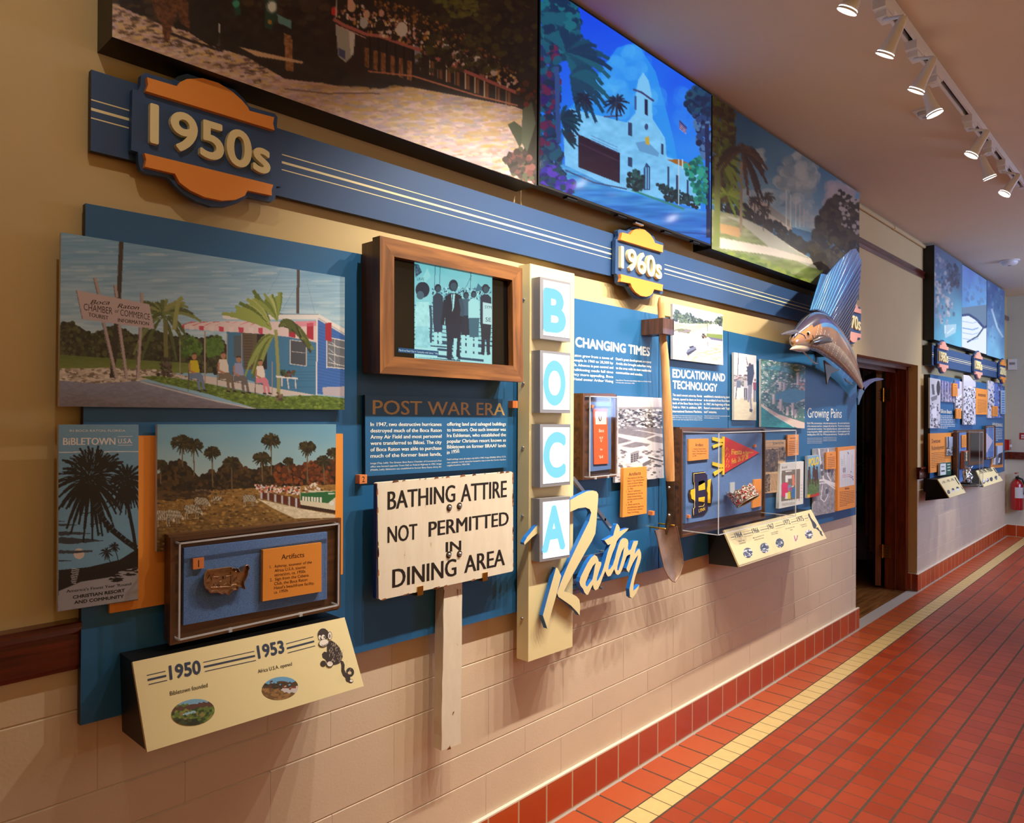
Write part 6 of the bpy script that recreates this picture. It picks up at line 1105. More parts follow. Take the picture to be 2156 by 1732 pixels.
def m1(tx, ln):
    nv = dict(col=(44, 58, 84), bold=.03)
    tx('1950', (357.5, 1431), (424, 1417.5), 29, **nv); tx('1953', (544, 1386.5), (600, 1373.5), 27, **nv)
    for A, B in (((311, 1431), (350, 1422)), ((429.5, 1403.5), (537, 1380)), ((604, 1364.5), (661.5, 1349.5))):
        for d, w_ in ((-9.6, .0016), (0, .0042), (9.6, .0016)): ln((A[0]+d*.18, A[1]+d), (B[0]+d*.18, B[1]+d), w_)
    tx('Bibletown founded', (358.2, 1464), (437.5, 1445.5), 8.6, col=(50, 44, 40), bold=.004); tx('Africa U.S.A. opened', (543.5, 1416.8), (615, 1400.3), 7.4, col=(50, 44, 40), bold=.004)
mk1 = [W(279, 1393, .128), W(725.5, 1299, .128), W(766.2, 1443.7, .2), W(309.8, 1582.8, .2)]
marker('cream sloped timeline marker with the dates 1950 and 1953 and a monkey', mk1, (W(274, 1543, .06).z, W(274, 1543, .06).z-.01), None, m1, [(0, (406.5, 1499, 46, 27.5, -.16), paint_green), (0, (589.5, 1448.5, 38.5, 24, -.14), paint_park)], monkey1)
def monkey_far(scale_pts):
    def f(fo, pf):
        mb = MB(); bk = (58, 50, 50); lay = [0]
        for p in scale_pts: lay[0] += .0001; mb.add([pf(x, y, .0004+lay[0]) for x, y in p], [list(range(len(p)))], 'print', bk)
        mb.build('monkey_drawing', fo)['label'] = 'dark drawing of a sitting monkey'
    return f
C5 = lambda p: sc_(p, 5.587, 1500, 900)
def m2(tx, ln):
    nv = dict(col=(52, 48, 52), bold=.02)
    for s, A, B in (('1964', (275,1300), (358,1280)), ('1966', (478,1248), (556,1230)), ('1967', (662,1200), (734,1183)), ('1972', (850,1146), (922,1134)), ('1975', (1008,1110), (1080,1092))): tx(s, C5([A])[0], C5([B])[0], 11.5, **nv)
    for A, B in (((218,1292),(262,1282)), ((364,1256),(470,1232)), ((560,1206),(656,1184)), ((740,1160),(845,1134)), ((926,1112),(1004,1094)), ((1084,1070),(1126,1060))):
        A, B = C5([A, B]); 
        for d, w_ in ((-5, .0008), (0, .0028), (5, .0008)): ln((A[0]+d*.2, A[1]+d), (B[0]+d*.2, B[1]+d), w_, (60, 56, 60))
    for s, A, B, h in (('FAU was', (314,1346), (378,1330), 3.6), ('established', (318,1374), (392,1354), 3.2), ('IBM announced that it was', (480,1306), (606,1266), 2.6), ('coming to Boca Raton', (492,1328), (606,1300), 2.6), ('Town Hall moved', (690,1246), (772,1222), 2.6), ('to the new building', (694,1262), (772,1244), 2.6), ('First homes sold on the', (862,1196), (968,1168), 2.4), ('Island', (916,1210), (944,1202), 2.4), ('The Royal Palm', (1036,1154), (1106,1136), 2.6), ('opened', (1050,1172), (1112,1158), 2.6)): tx(s, C5([A])[0], C5([B])[0], h, col=(110, 100, 84))
def paint_pink(c, x, y, a, b2): c.fill(RC(x-60, y-60, x+60, y+60), (232, 216, 170)); c.line([(x-3,y-b2*.6),(x-1,y+b2*.2),(x+1,y+b2*.8)], 2, (176, 90, 120)); c.line([(x+4,y-b2*.7),(x+3,y),(x+1,y+b2*.6)], 2, (160, 80, 110))
e5 = lambda x, y, rx, ry, rot=-.2: (0, (1500+x/5.587, 900+y/5.587, rx/5.587, ry/5.587, rot))
mk2 = [W(1524, 1115.7, .122), W(1707.6, 1072.2, .122), W(1740.4, 1133.2, .2), W(1557.3, 1193.2, .2)]
marker('cream sloped timeline marker with dates from 1964 to 1975 below the large case', mk2, (W(1513, 1184.6, .06).z, W(1513, 1184.6, .06).z-.01), None, m2, [e5(416, 1472, 56, 60)+(paint_bw,), e5(612, 1414, 52, 60)+(paint_bw,), e5(792, 1356, 48, 56)+(paint_bw,), e5(978, 1300, 40, 50)+(paint_pink,), e5(1134, 1254, 46, 54)+(paint_bw,)],
       monkey_far([C5([(1124,1012),(1138,1008),(1146,1030),(1156,1056),(1180,1090),(1200,1110),(1222,1140),(1224,1160),(1206,1190),(1188,1180),(1176,1150),(1168,1120),(1140,1060),(1128,1040)]), C5([(1206,1180),(1240,1172),(1262,1210),(1256,1220),(1226,1192)]), C5([(1262,1206),(1284,1222),(1286,1250),(1300,1268),(1292,1276),(1266,1250),(1260,1226)])]))
# =====================================================================  SMALLER PICTURES AND CARDS OF THE NEAR DISPLAY
BWC = [(230, 230, 234), (170, 168, 176), (96, 92, 98), (56, 52, 58)]
q = [(1295.5, 833), (1392.8, 837.4), (1398, 1005.7), (1295, 1016)]; KA = lambda p: sc_(p, 5.773, 1200, 810)
c = Canvas(1290, 828, 1402, 1020, 1.6, (206, 202, 208)); c.grad(RC(1290, 828, 1402, 862), (232, 226, 232), (196, 190, 196)); c.grad(RC(1290, 857, 1402, 905), (150, 146, 152), (120, 114, 120)); c.blobs(RC(1290, 862, 1402, 900), 520, .7, 2.2, BWC, 2); 
for p in ([(580,490),(1130,545),(1130,600),(900,560),(580,500)], [(580,530),(860,560),(1050,600),(920,645),(580,590)], [(580,630),(760,680),(580,720)], [(930,660),(1060,620),(1130,640),(1130,710),(1000,690)], [(620,745),(800,690),(980,720),(900,770),(720,760)]): c.fill(KA(p), (132, 126, 134)); c.noise(KA(p), 20, 3, 6)
c.blobs(RC(1290, 945, 1402, 1018), 200, .8, 2.4, BWC, 2, .7); c.fill(KA([(660,790),(900,740),(945,760),(720,830)]), (244, 240, 244)); c.fill(KA([(680,820),(735,830),(735,950),(680,945)]), (232, 228, 232)); c.fill(KA([(735,830),(840,800),(840,920),(735,950)]), (150, 146, 152))
for k in range(4):
    for j in range(3): c.fill(KA([(745+j*32,850+k*26-j*8),(765+j*32,845+k*26-j*8),(765+j*32,860+k*26-j*8),(745+j*32,866+k*26-j*8)]), (60, 56, 62))
c.fill(KA([(815,910),(940,870),(985,900),(880,955)]), (246, 242, 246)); c.fill(KA([(880,955),(985,900),(985,950),(885,1000)]), (110, 106, 112)); c.line(KA([(840,830),(960,870),(1135,910)]), 3, (236, 232, 236)); c.line(KA([(950,880),(1130,930)]), 3.4, (80, 76, 82)); c.line(KA([(580,925),(680,900)]), 1.4, (236, 232, 236))
panel('photo_panel', 'black and white aerial photo of a campus with crossing paths, behind the shovel handle', 'photo', q, .056, .012, (210, 208, 210), canvas=c, step=1.0)
L = [('Artifacts', (1323.5, 1002), (1349, 998.5), 7.2, dict(bold=.01))]
for i, (s, a, b_) in enumerate([('1.  Reproduction of the "Boca', 1318, 1355), ('Raton U" tag, which greeted', 1321, 1356), ('visitors to Federal Highway', 1321, 1353.5), ('at the southern city limits,', 1321, 1354), ('ca. 1960s', 1321, 1332.5), ('2.  "Boca U" anniversary', 1318, 1349), ('bookmarker for Florida', 1321, 1353), ('Atlantic University opening,', 1321, 1350), ('the first students enrolled', 1321, 1353.5), ('ca. 1965', 1321, 1331), ('3.  Shovel used by the', 1318, 1347), ('groundbreaking dignitaries', 1321, 1355), ('at Florida Atlantic University', 1321, 1353), ('Mayor Tom Fleming', 1321, 1345)]): y = 1008.5+i*5.55; L.append((s, (a, y-(a-1318)*.05), (b_, y-(b_-1318)*.09), 3.3, {}))
card('tall yellow orange Artifacts card on the blue board left of the shovel blade', [(1313.2, 985.3), (1362, 982), (1361.6, 1080.2), (1311, 1088.9)], .072, .014, L)
KB = lambda p: sc_(p, 4.227, 1190, 600)
c = Canvas(1412, 634, 1526, 772, 1.5, (226, 220, 220)); c.grad(RC(1412, 634, 1526, 690), (196, 208, 236), (230, 230, 240)); c.noise(RC(1412, 690, 1526, 772), 26, 5, 12)
c.blobs(KB([(960,250),(990,210),(1040,270),(1100,240),(1160,290),(1260,320),(1330,330),(1350,285),(1400,275),(1400,370),(1320,340),(1100,345),(960,320)]), 420, .8, 2.6, [(60, 74, 80), (84, 104, 96), (110, 130, 100), (50, 60, 66)]); c.fill(KB([(960,330),(1100,345),(1260,345),(1340,355),(1270,370),(1120,420),(960,400)]), (200, 206, 170)); c.noise(KB([(960,330),(1260,345),(1120,420),(960,400)]), 40, 3, 6); c.blobs(KB([(960,400),(1050,390),(1110,400),(1100,425),(960,410)]), 50, .8, 2, [(110, 120, 90), (140, 130, 140)], 2)
c.fill(KB([(1255,430),(1400,440),(1400,485),(1260,460)]), (130, 150, 90)); c.fill(KB([(1270,460),(1400,482),(1400,500),(1300,486)]), (110, 110, 150)); c.blobs(KB([(1210,440),(1250,425),(1255,470),(1220,470)]), 20, .8, 2, [(60, 60, 66), (110, 100, 96)]); c.fill(KB([(1075,600),(1090,570),(1160,545),(1168,570),(1090,625)]), (120, 128, 160)); c.fill(KB([(1100,548),(1140,538),(1148,550),(1110,562)]), (50, 60, 90)); c.fill(KB([(1080,605),(1165,565),(1168,575),(1092,630)]), (60, 64, 84)); c.line(KB([(1264,275),(1268,545)]), 1, (110, 104, 104)); c.blobs(KB([(970,640),(1200,600),(1400,520),(1400,710),(970,660)]), 90, .8, 2.2, [(206, 190, 170), (190, 176, 150), (240, 236, 236)], 2.4)
c.fill(KB([(1290,350),(1330,345),(1320,370),(1280,372)]), (240, 236, 240))
panel('photo_panel', 'square colour photo of a car on a pale sandy road, above EDUCATION AND TECHNOLOGY', 'photo', [(1416.2, 639), (1521.4, 662), (1522.4, 768.4), (1416.8, 755.7)], .062, .012, (214, 214, 216), canvas=c, step=1.0)
c = Canvas(1540, 736, 1597, 890, 2.0, (236, 232, 230)); c.fill(RC(1540, 838, 1597, 890), (226, 214, 180)); c.noise(RC(1540, 845, 1597, 890), 14, 3, 8); c.line([(1555,742),(1553,790),(1549,840)], 1.6, (60, 52, 52)); c.blobs(RC(1545, 790, 1580, 812), 120, .8, 2.4, [(130, 140, 110), (190, 180, 180), (110, 90, 90)], 2)
def gent(x, y, s, top, leg): c.ell(x, y, 2*s, 2.6*s, (150, 110, 96)); c.fill([(x-4*s,y+4*s),(x+4*s,y+4*s),(x+4*s,y+18*s),(x-3.6*s,y+18*s)], top); c.fill([(x-3.4*s,y+18*s),(x+3.6*s,y+18*s),(x+3*s,y+42*s),(x-3*s,y+42*s)], leg); c.line([(x,y+20*s),(x,y+42*s)], .8, (236, 232, 230))
gent(1555, 796, 1.1, (110, 120, 140), (236, 230, 224)); gent(1570, 798, 1.05, (206, 204, 206), (90, 84, 90)); gent(1590, 800, 1.1, (150, 60, 70), (96, 80, 84)); c.blobs([(1571,772),(1580,770),(1579,785),(1572,785)], 12, .8, 1.8, [(60, 54, 54)]); c.fill([(1573,772),(1586,766),(1588,786),(1583,810),(1574,812)], (56, 58, 72)); c.fill([(1575,810),(1584,810),(1582,840),(1584,864),(1580,864),(1578,838),(1577,846),(1574,846)], (140, 140, 156)); c.line([(1574,768),(1572,758),(1571,750)], 1.4, (90, 74, 70)); c.ell(1579, 768, 3, 4, (90, 70, 64)); c.fill([(1578,860),(1585,862),(1583,868),(1578,866)], (70, 60, 60))
panel('photo_panel', 'tall narrow photo of a golfer in full swing', 'photo', [(1545.3, 741.5), (1592.2, 748.6), (1592.2, 884.4), (1545.6, 883.9)], .056, .012, (210, 208, 204), canvas=c, step=.9)
c = Canvas(1598, 750, 1700, 908, 1.8, (80, 126, 110)); c.blobs(RC(1598, 750, 1700, 860), 900, .7, 2.2, [(226, 226, 220), (60, 110, 96), (110, 150, 130), (40, 86, 84), (170, 190, 180)], 1.6); wtr = [(1622,838),(1640,826),(1664,818),(1697,822),(1697,838),(1670,850),(1652,846),(1640,842)]; c.fill(wtr, (66, 156, 190)); c.fill([(1604,775),(1640,768),(1697,788),(1697,796),(1640,780)], (60, 150, 170), .6); c.noise(wtr, 16, 3, 6)
c.fill([(1602,850),(1640,872),(1696,890),(1696,906),(1602,906)], (236, 210, 190)); c.fill([(1602,854),(1632,876),(1670,897),(1690,906),(1602,906)], (34, 148, 150)); c.noise([(1602,854),(1690,906),(1602,906)], 26, 2, 5); c.line([(1602,854),(1632,876),(1672,899)], 1.6, (220, 230, 220)); c.blobs([(1640,858),(1680,862),(1696,880),(1660,880)], 90, .8, 2, [(50, 96, 60), (90, 120, 80), (226, 220, 206)])
for x, y, h in ((1640, 804, 16), (1648, 805, 15), (1677, 784, 26), (1626, 830, 20), (1641, 840, 24), (1666, 848, 26), (1655, 856, 18), (1672, 862, 16)): c.fill([(x,y),(x+6,y-1),(x+6.5,y+h),(x,y+h+1)], (236, 230, 222)); c.fill([(x+4,y),(x+6,y-1),(x+6.5,y+h),(x+4,y+h)], (176, 172, 170))
c.blobs([(1682,805),(1696,808),(1696,822),(1684,820)], 40, .8, 2, [(206, 130, 110), (226, 180, 160)])
panel('photo_panel', 'colour aerial photo of a beach and white towers under the sailfish', 'photo', [(1602.1, 755.4), (1695.8, 769.1), (1694, 901.4), (1602.5, 898.5)], .056, .012, (214, 214, 212), canvas=c, step=.9)
KC = lambda p: sc_(p, 7.873, 1590, 880)
c = Canvas(1603, 920, 1658, 1042, 2.4, (206, 168, 124)); c.noise(RC(1603, 920, 1658, 1042), 12, 2, 3)
for p, dk in (([(135,520),(380,508),(380,885),(135,895)], (96, 82, 68)), ([(390,490),(500,478),(500,700),(390,705)], (104, 84, 70)), ([(135,940),(250,930),(245,1210),(135,1225)], (90, 76, 60))): c.fill(KC(p), dk); c.blobs(KC(p), 70, .8, 2.4, [(60, 50, 44), (136, 114, 90), (150, 128, 100)])
for y in list(range(930, 1210, 20)): c.line(KC([(262,y),(385,y-8)]), 1, (150, 116, 84))
for y in (410, 480, 495): c.line(KC([(150,y+5),(480,y-12)]), .8, (150, 112, 84))
c.line(KC([(380,510),(385,1220)]), .8, (160, 124, 90)); c.line(KC([(135,905),(380,893)]), 1.2, (230, 196, 150)); c.line(KC([(135,925),(380,910)]), 1, (230, 196, 150))
mb = MB(); text(mb, 'The New York Times', KC([(290,440)])[0], KC([(472,428)])[0], 5.6, .05, col=(70, 52, 40), bold=.012)
panel('newspaper_panel', 'tan newspaper page reproduction behind the right end of the large case', 'newspaper', KC([(148,370),(505,358),(505,1000),(390,1005),(390,1225),(146,1248)]) if False else [(1608.6, 926.8), (1654, 925.5), (1653.8, 1034.4), (1608.2, 1038.4)], .05, .010, (206, 176, 140), canvas=c, step=.9, extra=mb)
def cardlines(q, n, x0=.15, x1=.9, y0=.3, y1=.92, bold_first=True):
    """rows of fine print too small to read in the photo"""
    out = []
    return out
def fineprint(mb, q, off, n, x0=.14, x1=.9, y0=.3, y1=.92, col=(110, 70, 40), hh=.32, head=None):
    Q = quadW(q, off+.0004); rng = random.Random(len(mb.v)+n)
    P_ = lambda u, v: (Q[0].lerp(Q[1], u)).lerp(Q[3].lerp(Q[2], u), v)
    for i in range(n):
        v = y0+(y1-y0)*i/max(n-1, 1); h = (y1-y0)/n*hh; u = x0; end = x1 if i < n-1 else x0+(x1-x0)*.5
        while u < end-.02:
            w_ = min(rng.uniform(.05, .16), end-u); mb.add([P_(u, v), P_(u+w_, v), P_(u+w_, v+h), P_(u, v+h)], [(3, 2, 1, 0)], 'print', col); u += w_+.025
    if head: u0, u1, v0, v1, n2 = head; w_ = (u1-u0)/n2; [mb.add([P_(u0+i*w_, v0), P_(u0+i*w_+w_*.6, v0), P_(u0+i*w_+w_*.6, v1), P_(u0+i*w_, v1)], [(3, 2, 1, 0)], 'print', (84, 50, 26)) for i in range(n2)]
def ocard(label, q, off, th, n, name='label_card', cat='label', **k):
    mb = MB(); fineprint(mb, q, off, n, **k); return panel(name, label, cat, q, off, th, (0, 0, 0), edge_mat='orange_board', face_mat='orange_board', extra=mb)
ocard('orange label card at the upper right corner of the large clear cover', [(1658, 915.3), (1681.5, 914.3), (1681.5, 957.2), (1658.2, 960)], .052, .010, 8, head=(.25, .8, .14, .19, 6))
q = [(1642.7, 975.5), (1692, 970.8), (1691, 1060.1), (1639.9, 1070.5)]
c = Canvas(1636, 966, 1696, 1074, 2.2, (226, 224, 220)); c.fill(KC([(440,870),(745,840),(740,1330),(430,1380)]), (128, 116, 100))
for k in range(8): c.line(KC([(455+k*40,870),(450+k*40,1370)]), .7, (104, 92, 78))
for p, cl in (([(500,875),(610,865),(610,880),(500,895)], (240, 238, 236)), ([(500,950),(545,945),(545,1060),(500,1065)], (240, 238, 236)), ([(545,950),(608,945),(606,1000),(545,1005)], (236, 234, 232)), ([(612,945),(650,930),(660,1110),(615,1120)], (232, 130, 96)), ([(455,1070),(540,1065),(545,1230),(490,1310),(445,1300),(440,1120)], (226, 50, 100)), ([(550,1110),(600,1105),(600,1200),(550,1210)], (130, 150, 190)), ([(560,1160),(605,1145),(600,1190),(575,1200)], (206, 60, 130)), ([(500,1240),(540,1235),(545,1340),(495,1340)], (232, 226, 216)), ([(540,1225),(580,1215),(585,1335),(540,1340)], (232, 206, 50)), ([(608,1165),(668,1155),(660,1320),(606,1330)], (50, 120, 180)), ([(600,1130),(640,1115),(640,1130),(605,1145)], (240, 236, 230))): c.fill(KC(p), cl)
for i in range(5): c.line(KC([(440,1412+i*10),(660,1390+i*9)]), .5, (150, 146, 140)); c.line(KC([(756,1110+i*52),(780,1106+i*52)]), 2, (190, 186, 190))
mb = MB(); text(mb, 'Brands', KC([(440,842)])[0], KC([(530,826)])[0], 5.5, .064, col=(60, 56, 56), bold=.004, shear=.1)
panel('magazine_panel', 'white magazine page with bright colour blocks below the orange card', 'magazine page', q, .064, .018, (224, 222, 218), canvas=c, step=.9, extra=mb)
c = Canvas(1696, 954, 1730, 1052, 2.4, (120, 160, 200)); c.grad(RC(1696, 954, 1730, 1010), (140, 176, 206), (90, 160, 200)); c.fill(RC(1696, 1008, 1730, 1052), (92, 120, 66)); c.noise(RC(1696, 1000, 1730, 1052), 26, 2, 4); c.fill([(1696,1046),(1730,1034),(1730,1052),(1696,1052)], (190, 60, 40)); c.fill([(1699,1041),(1706,1040),(1705,1047),(1699,1048)], (220, 180, 40))
for x, y in ((1704, 995), (1714, 990), (1720, 994)): c.fill([(x-3,y-6),(x+2,y-8),(x+3,y+8),(x+2,y+24),(x,y+24),(x-1,y+10),(x-2,y+30),(x-4,y+30)], (84, 52, 36)); c.ell(x, y-10, 2, 3, (60, 44, 40))
mb = MB(); text(mb, 'POLO', (1702.5, 982.5), (1724, 977), 17, .066, col=(240, 206, 40), bold=.05)
t = panel('booklet', 'POLO programme booklet with horses and yellow lettering', 'booklet', [(1700.3, 959.8), (1725.3, 957.6), (1724.6, 1043.2), (1699.8, 1048.3)], .066, .016, (190, 196, 200), canvas=c, step=.9, extra=mb)
c = Canvas(1708, 936, 1768, 1092, 1.6, (150, 148, 156)); c.noise(RC(1708, 936, 1768, 1092), 40, 6, 2.5); c.blobs(RC(1708, 936, 1768, 1092), 160, .8, 2.4, [(190, 188, 196), (110, 108, 116)], .5, .6)
for pts, w_ in ((((1724,944),(1730,990),(1735,1012),(1760,1024)), 3), (((1712,1012),(1735,1010),(1762,1020)), 4), (((1716,1018),(1740,1016),(1763,1032)), 2.4), (((1744,944),(1742,1000),(1750,1012)), 2.4), (((1732,1020),(1728,1050),(1736,1056),(1743,1044),(1740,1026)), 1.6)): c.line(pts, w_, (230, 228, 232))
for x, y in ((1730, 982), (1731, 996), (1741, 1034), (1752, 998), (1745, 990)): c.ell(x, y, 3, 6, (96, 94, 104))
for k in range(6): c.line([(1752+k*2,1000-k*4),(1763,1016-k*4)], .8, (236, 234, 238))
panel('photo_panel', 'grey aerial photo of a road interchange beside the POLO booklet', 'photo', [(1713, 944.8), (1762.7, 941.6), (1761.7, 1076.9), (1712.4, 1086.4)], .05, .010, (214, 212, 212), canvas=c, step=1.0)
ocard('small orange card over the grey interchange photo', [(1739.9, 952.4), (1760, 950.1), (1760, 986), (1740.1, 988)], .062, .010, 7, head=(.4, .6, .12, .17, 3), y0=.3)
q = [(1763.8, 942), (1801.5, 938.4), (1800.8, 1067.3), (1763.6, 1075.6)]; o = .066
mb = MB(); mb.add([W(x, y, o+.0003) for x, y in KC([(1398,545),(1650,512),(1645,1105),(1398,1150)])], [(3, 2, 1, 0)], 'print', (222, 222, 228)); fineprint(mb, [KC([p])[0] for p in ((1398,1210),(1650,1190),(1645,1420),(1398,1470))], o, 9, x0=.02, x1=.98, y0=.05, y1=.95, head=(.35, .65, -.2, -.08, 5))
rng = random.Random(8); ln_ = lambda pts, r_, cl: mb.tube([W(x, y, o+.0007) for x, y in KC(pts)], r_, 'paint', cl, n=4)
for k in range(9): x = 1425+k*26; ln_([(x,540+(9-k)*4+rng.uniform(0,300)),(x,1120)], .0006, (176, 180, 206))
for y in (945, 975): ln_([(1445,y),(1560,y-12),(1625,y+25)], .0012, (206, 110, 120))
for k in range(5): ln_([(1450,830+k*16),(1500,824+k*16)], .0012, (90, 90, 100))
for x, y in ((1530,560),(1540,580),(1600,960),(1615,1010),(1585,880)): ln_([(x,y),(x+14,y+8),(x+4,y+18)], .0014, (70, 84, 130))
for k in range(4): ln_([(1435,690+k*30),(1455,688+k*30)], .0016, (150, 190, 170))
panel('plan_panel', 'orange panel with a white street plan at the right end by the doorway', 'display board', q, o, .018, (0, 0, 0), edge_mat='orange_board', face_mat='orange_board', extra=mb)
# =====================================================================  SAILFISH
sf = thing('sailfish', 'mounted sailfish with a tall blue sail curving out from the wall', 'fish', W(1750, 730, .2))
sec = [(1667,719,.412,9,.55),(1673,715,.402,19,.5),(1682,711,.388,25,.52),(1694,704,.368,33,.55),(1706,698.5,.345,40,.55),(1720,698,.32,44,.5),(1736,706,.29,45,.48),(1752,719,.255,42,.46),(1767,735,.22,37,.46),(1780,752,.19,31,.46),(1791,769,.165,25,.46),(1800,785,.145,18.5,.46),(1807,798,.13,12.5,.46),(1812,808,.12,8,.5),(1815,815,.115,5,.5)]
ctr = [W(x, y, o) for x, y, o, r_, k in sec]; NS = 28; ringv = []; cols = []
for i, (x, y, o, r_, k) in enumerate(sec):
    d = (ctr[min(i+1, len(sec)-1)]-ctr[max(i-1, 0)]).normalized(); side = d.cross(Vector((0, 0, 1))).normalized(); up = side.cross(d).normalized()
    if i < 5: up = (up*.5+Vector((0, 0, 1))*.5).normalized()
    P0 = ctr[i]; sc1 = (P0-Vector(CPOS)).dot(Vector(FF))/FPX; hh = r_*sc1
    for j in range(NS):
        a = 2*math.pi*j/NS; ringv.append(P0+up*hh*math.cos(a)*(1.0 if math.cos(a) > 0 else .92)+side*hh*k*1.1*math.sin(a))
def fcol(i, j):
    ca = math.cos(2*math.pi*(j+.5)/NS); s = (i+.5)/len(sec)
    if i < 4: return (52, 46, 70) if ca > (.62 if i < 3 else .5) else ((190, 128, 66) if ca > -.35 else (206, 178, 144))
    if ca > .62: return (34, 34, 74)
    if ca > .40: return (52, 60, 140)
    if ca > .22: return (70, 150, 214)
    if ca > -.45: return (176, 122, 76) if i % 2 else (156, 106, 66)
    return (206, 178, 140)
mb = MB()
for i in range(len(sec)-1):
    for j in range(NS): a, b2, c2, d2 = i*NS+j, i*NS+(j+1) % NS, (i+1)*NS+(j+1) % NS, (i+1)*NS+j; mb.f.append([d2, c2, b2, a]); mb.m.append('fish_paint'); mb.c.append(fcol(i, j)); mb.sm.append(True)
mb.v = [tuple(p) for p in ringv]; mb.f.append(list(range(NS))); mb.m.append('fish_paint'); mb.c.append((150, 110, 76)); mb.sm.append(False)
# bill, lower jaw, tail stock
mb.tube([W(1680, 699, .388), W(1668, 698.5, .41), W(1656, 701, .425), W(1644, 704, .44)], [.016, .013, .009, .003], 'fish_paint', (92, 88, 96), n=12)
mb.tube([W(1697, 732, .372), W(1686, 733.5, .392), W(1675, 731.5, .41), W(1664, 735, .42)], [.020, .022, .016, .003], 'fish_paint', (214, 190, 158), n=12)
body = mb.build('body', sf)
m = body.modifiers.new('s', 'SUBSURF'); m.levels = 1; m.render_levels = 1
def onbody(x, y, o0=.5):
    """point of the near flank under a photo pixel"""
    o = Vector(CPOS); d = Vector(ray(x, y)); best = None
    for i in range(len(sec)-1):
        for j in range(NS):
            t = None
            from mathutils.geometry import intersect_ray_tri as irt
            q4 = [ringv[k] for k in (i*NS+j, i*NS+(j+1) % NS, (i+1)*NS+(j+1) % NS, (i+1)*NS+j)]
            for tri in ((0, 1, 2), (0, 2, 3)):
                h = irt(q4[tri[0]], q4[tri[1]], q4[tri[2]], d, o, True)
                if h and (best is None or (h-o).length < best[0]): best = ((h-o).length, h)
    return best[1] if best else W(x, y, .3)
KS = lambda p: sc_(p, 5.414, 1640, 520)
bars = MB()
for k in range(13):
    t = k/12; x0_, y0_ = 452+490*t**1.05, 905+600*t**1.35
    for u in range(9):
        X, Y = KS([(x0_-u*(7+4*t), y0_+u*(31-17*t))])[0]
        p = onbody(X, Y); n_ = (Vector(CPOS)-p).normalized(); s = .0058*(1-.4*t)*(1-.05*u); bars.add([p+n_*.002+Vector((-s*.55, 0, s)), p+n_*.002+Vector((s*.55, 0, s)), p+n_*.002+Vector((s*.4, 0, -s)), p+n_*.002+Vector((-s*.7, 0, -s))], [(0, 1, 2, 3)], 'fish_paint', (214, 206, 200))
o_ = bars.build('pale_bars', body); o_['kind'] = 'stuff'
ex, ey = KS([(330, 985)])[0]; p = onbody(ex, ey); n_ = (Vector(CPOS)-p).normalized(); mb = MB(); mb.tube([p-n_*.008, p+n_*.004, p+n_*.008], [.011, .010, .004], 'fish_paint', (206, 190, 160), n=16); mb.tube([p+n_*.005, p+n_*.0095], [.0075, .005], 'gloss_paint', (12, 10, 12), n=14); mb.build('eye', body)
mb = MB(); mb.tube([onbody(*q)+n_*.002 for q in KS([(175,975),(240,980),(290,1005),(305,1040)])], .0022, 'fish_paint', (60, 40, 30), n=6); mb.tube([onbody(*q)+n_*.002 for q in KS([(385,1000),(400,1060),(370,1130),(330,1170)])], .0022, 'fish_paint', (150, 116, 84), n=6); mb.build('mouth_and_gill_line', body)
base = KS([(355,722),(430,716),(500,745),(560,790),(610,850),(650,910),(690,965),(725,1010),(760,1055),(790,1100)]); edge = KS([(482,303),(548,316),(606,246),(690,152),(765,80),(838,18),(890,28),(922,100),(942,175),(934,290),(926,400),(904,550),(872,680),(838,790),(818,950),(806,1095)])
def samp(pl, t):
    L_ = [0]
    for a, b2 in zip(pl[:-1], pl[1:]): L_.append(L_[-1]+math.hypot(b2[0]-a[0], b2[1]-a[1]))
    s = t*L_[-1]; i = max(k for k in range(len(L_)-1) if L_[k] <= s+1e-9); f = (s-L_[i])/(L_[i+1]-L_[i]); return pl[i][0]+(pl[i+1][0]-pl[i][0])*f, pl[i][1]+(pl[i+1][1]-pl[i][1])*f
mb = MB(); NR = 46; rays_ = MB()
def sailp(t, s): 
    a, b2 = samp(base, t), samp(edge, t); o0 = .325-.21*t; x, y = a[0]+(b2[0]-a[0])*s, a[1]+(b2[1]-a[1])*s; return W(x, y, o0+.02*s*(1-t))
for i in range(NR):
    t0, t1 = i/NR, (i+1)/NR; tm = (t0+t1)/2; e1_ = 1+(.0 if i % 2 else .012)
    for k in range(8):
        s0, s1 = k/8, (k+1)/8; sm_ = (s0+s1)/2
        cA = np.array((24, 118, 190))*(1-tm)**2+np.array((30, 56, 168))*2*tm*(1-tm)+np.array((86, 78, 92))*tm*tm; f = 1-.25*abs(sm_-.5); dk = .86 if i % 2 else 1.05
        if tm > .55 and sm_ < .7: cA = cA*.6+np.array((96, 84, 96))*.4
        q4 = [sailp(t0, s0), sailp(t1, s0), sailp(t1, s1*(e1_ if k == 7 else 1)), sailp(t0, s1*(1.0 if k == 7 else 1))]; mb.prism(q4, (0, .003, 0), 'fish_paint', tuple(np.clip(cA*f*dk, 0, 255)))
sail = mb.build('sail_fin', body)
for i in range(0, NR+1, 2):
    t0 = i/NR; cl = (110, 180, 226) if t0 < .42 else (24, 22, 50); n_ = Vector((0, -.002, 0)); rays_.tube([sailp(t0, s)+n_ for s in np.linspace(0.02, .985, 5)], [.0022, .002, .0018, .0015, .001], 'fish_paint', cl, n=5)
rays_.build('fin_rays', sail)
def fin(name, pts, o0, o1, r_, col, par):
    mb = MB(); n = len(pts); mb.tube([W(x, y, o0+(o1-o0)*i/(n-1)) for i, (x, y) in enumerate(pts)], r_, 'fish_paint', col, n=10); return mb.build(name, par)
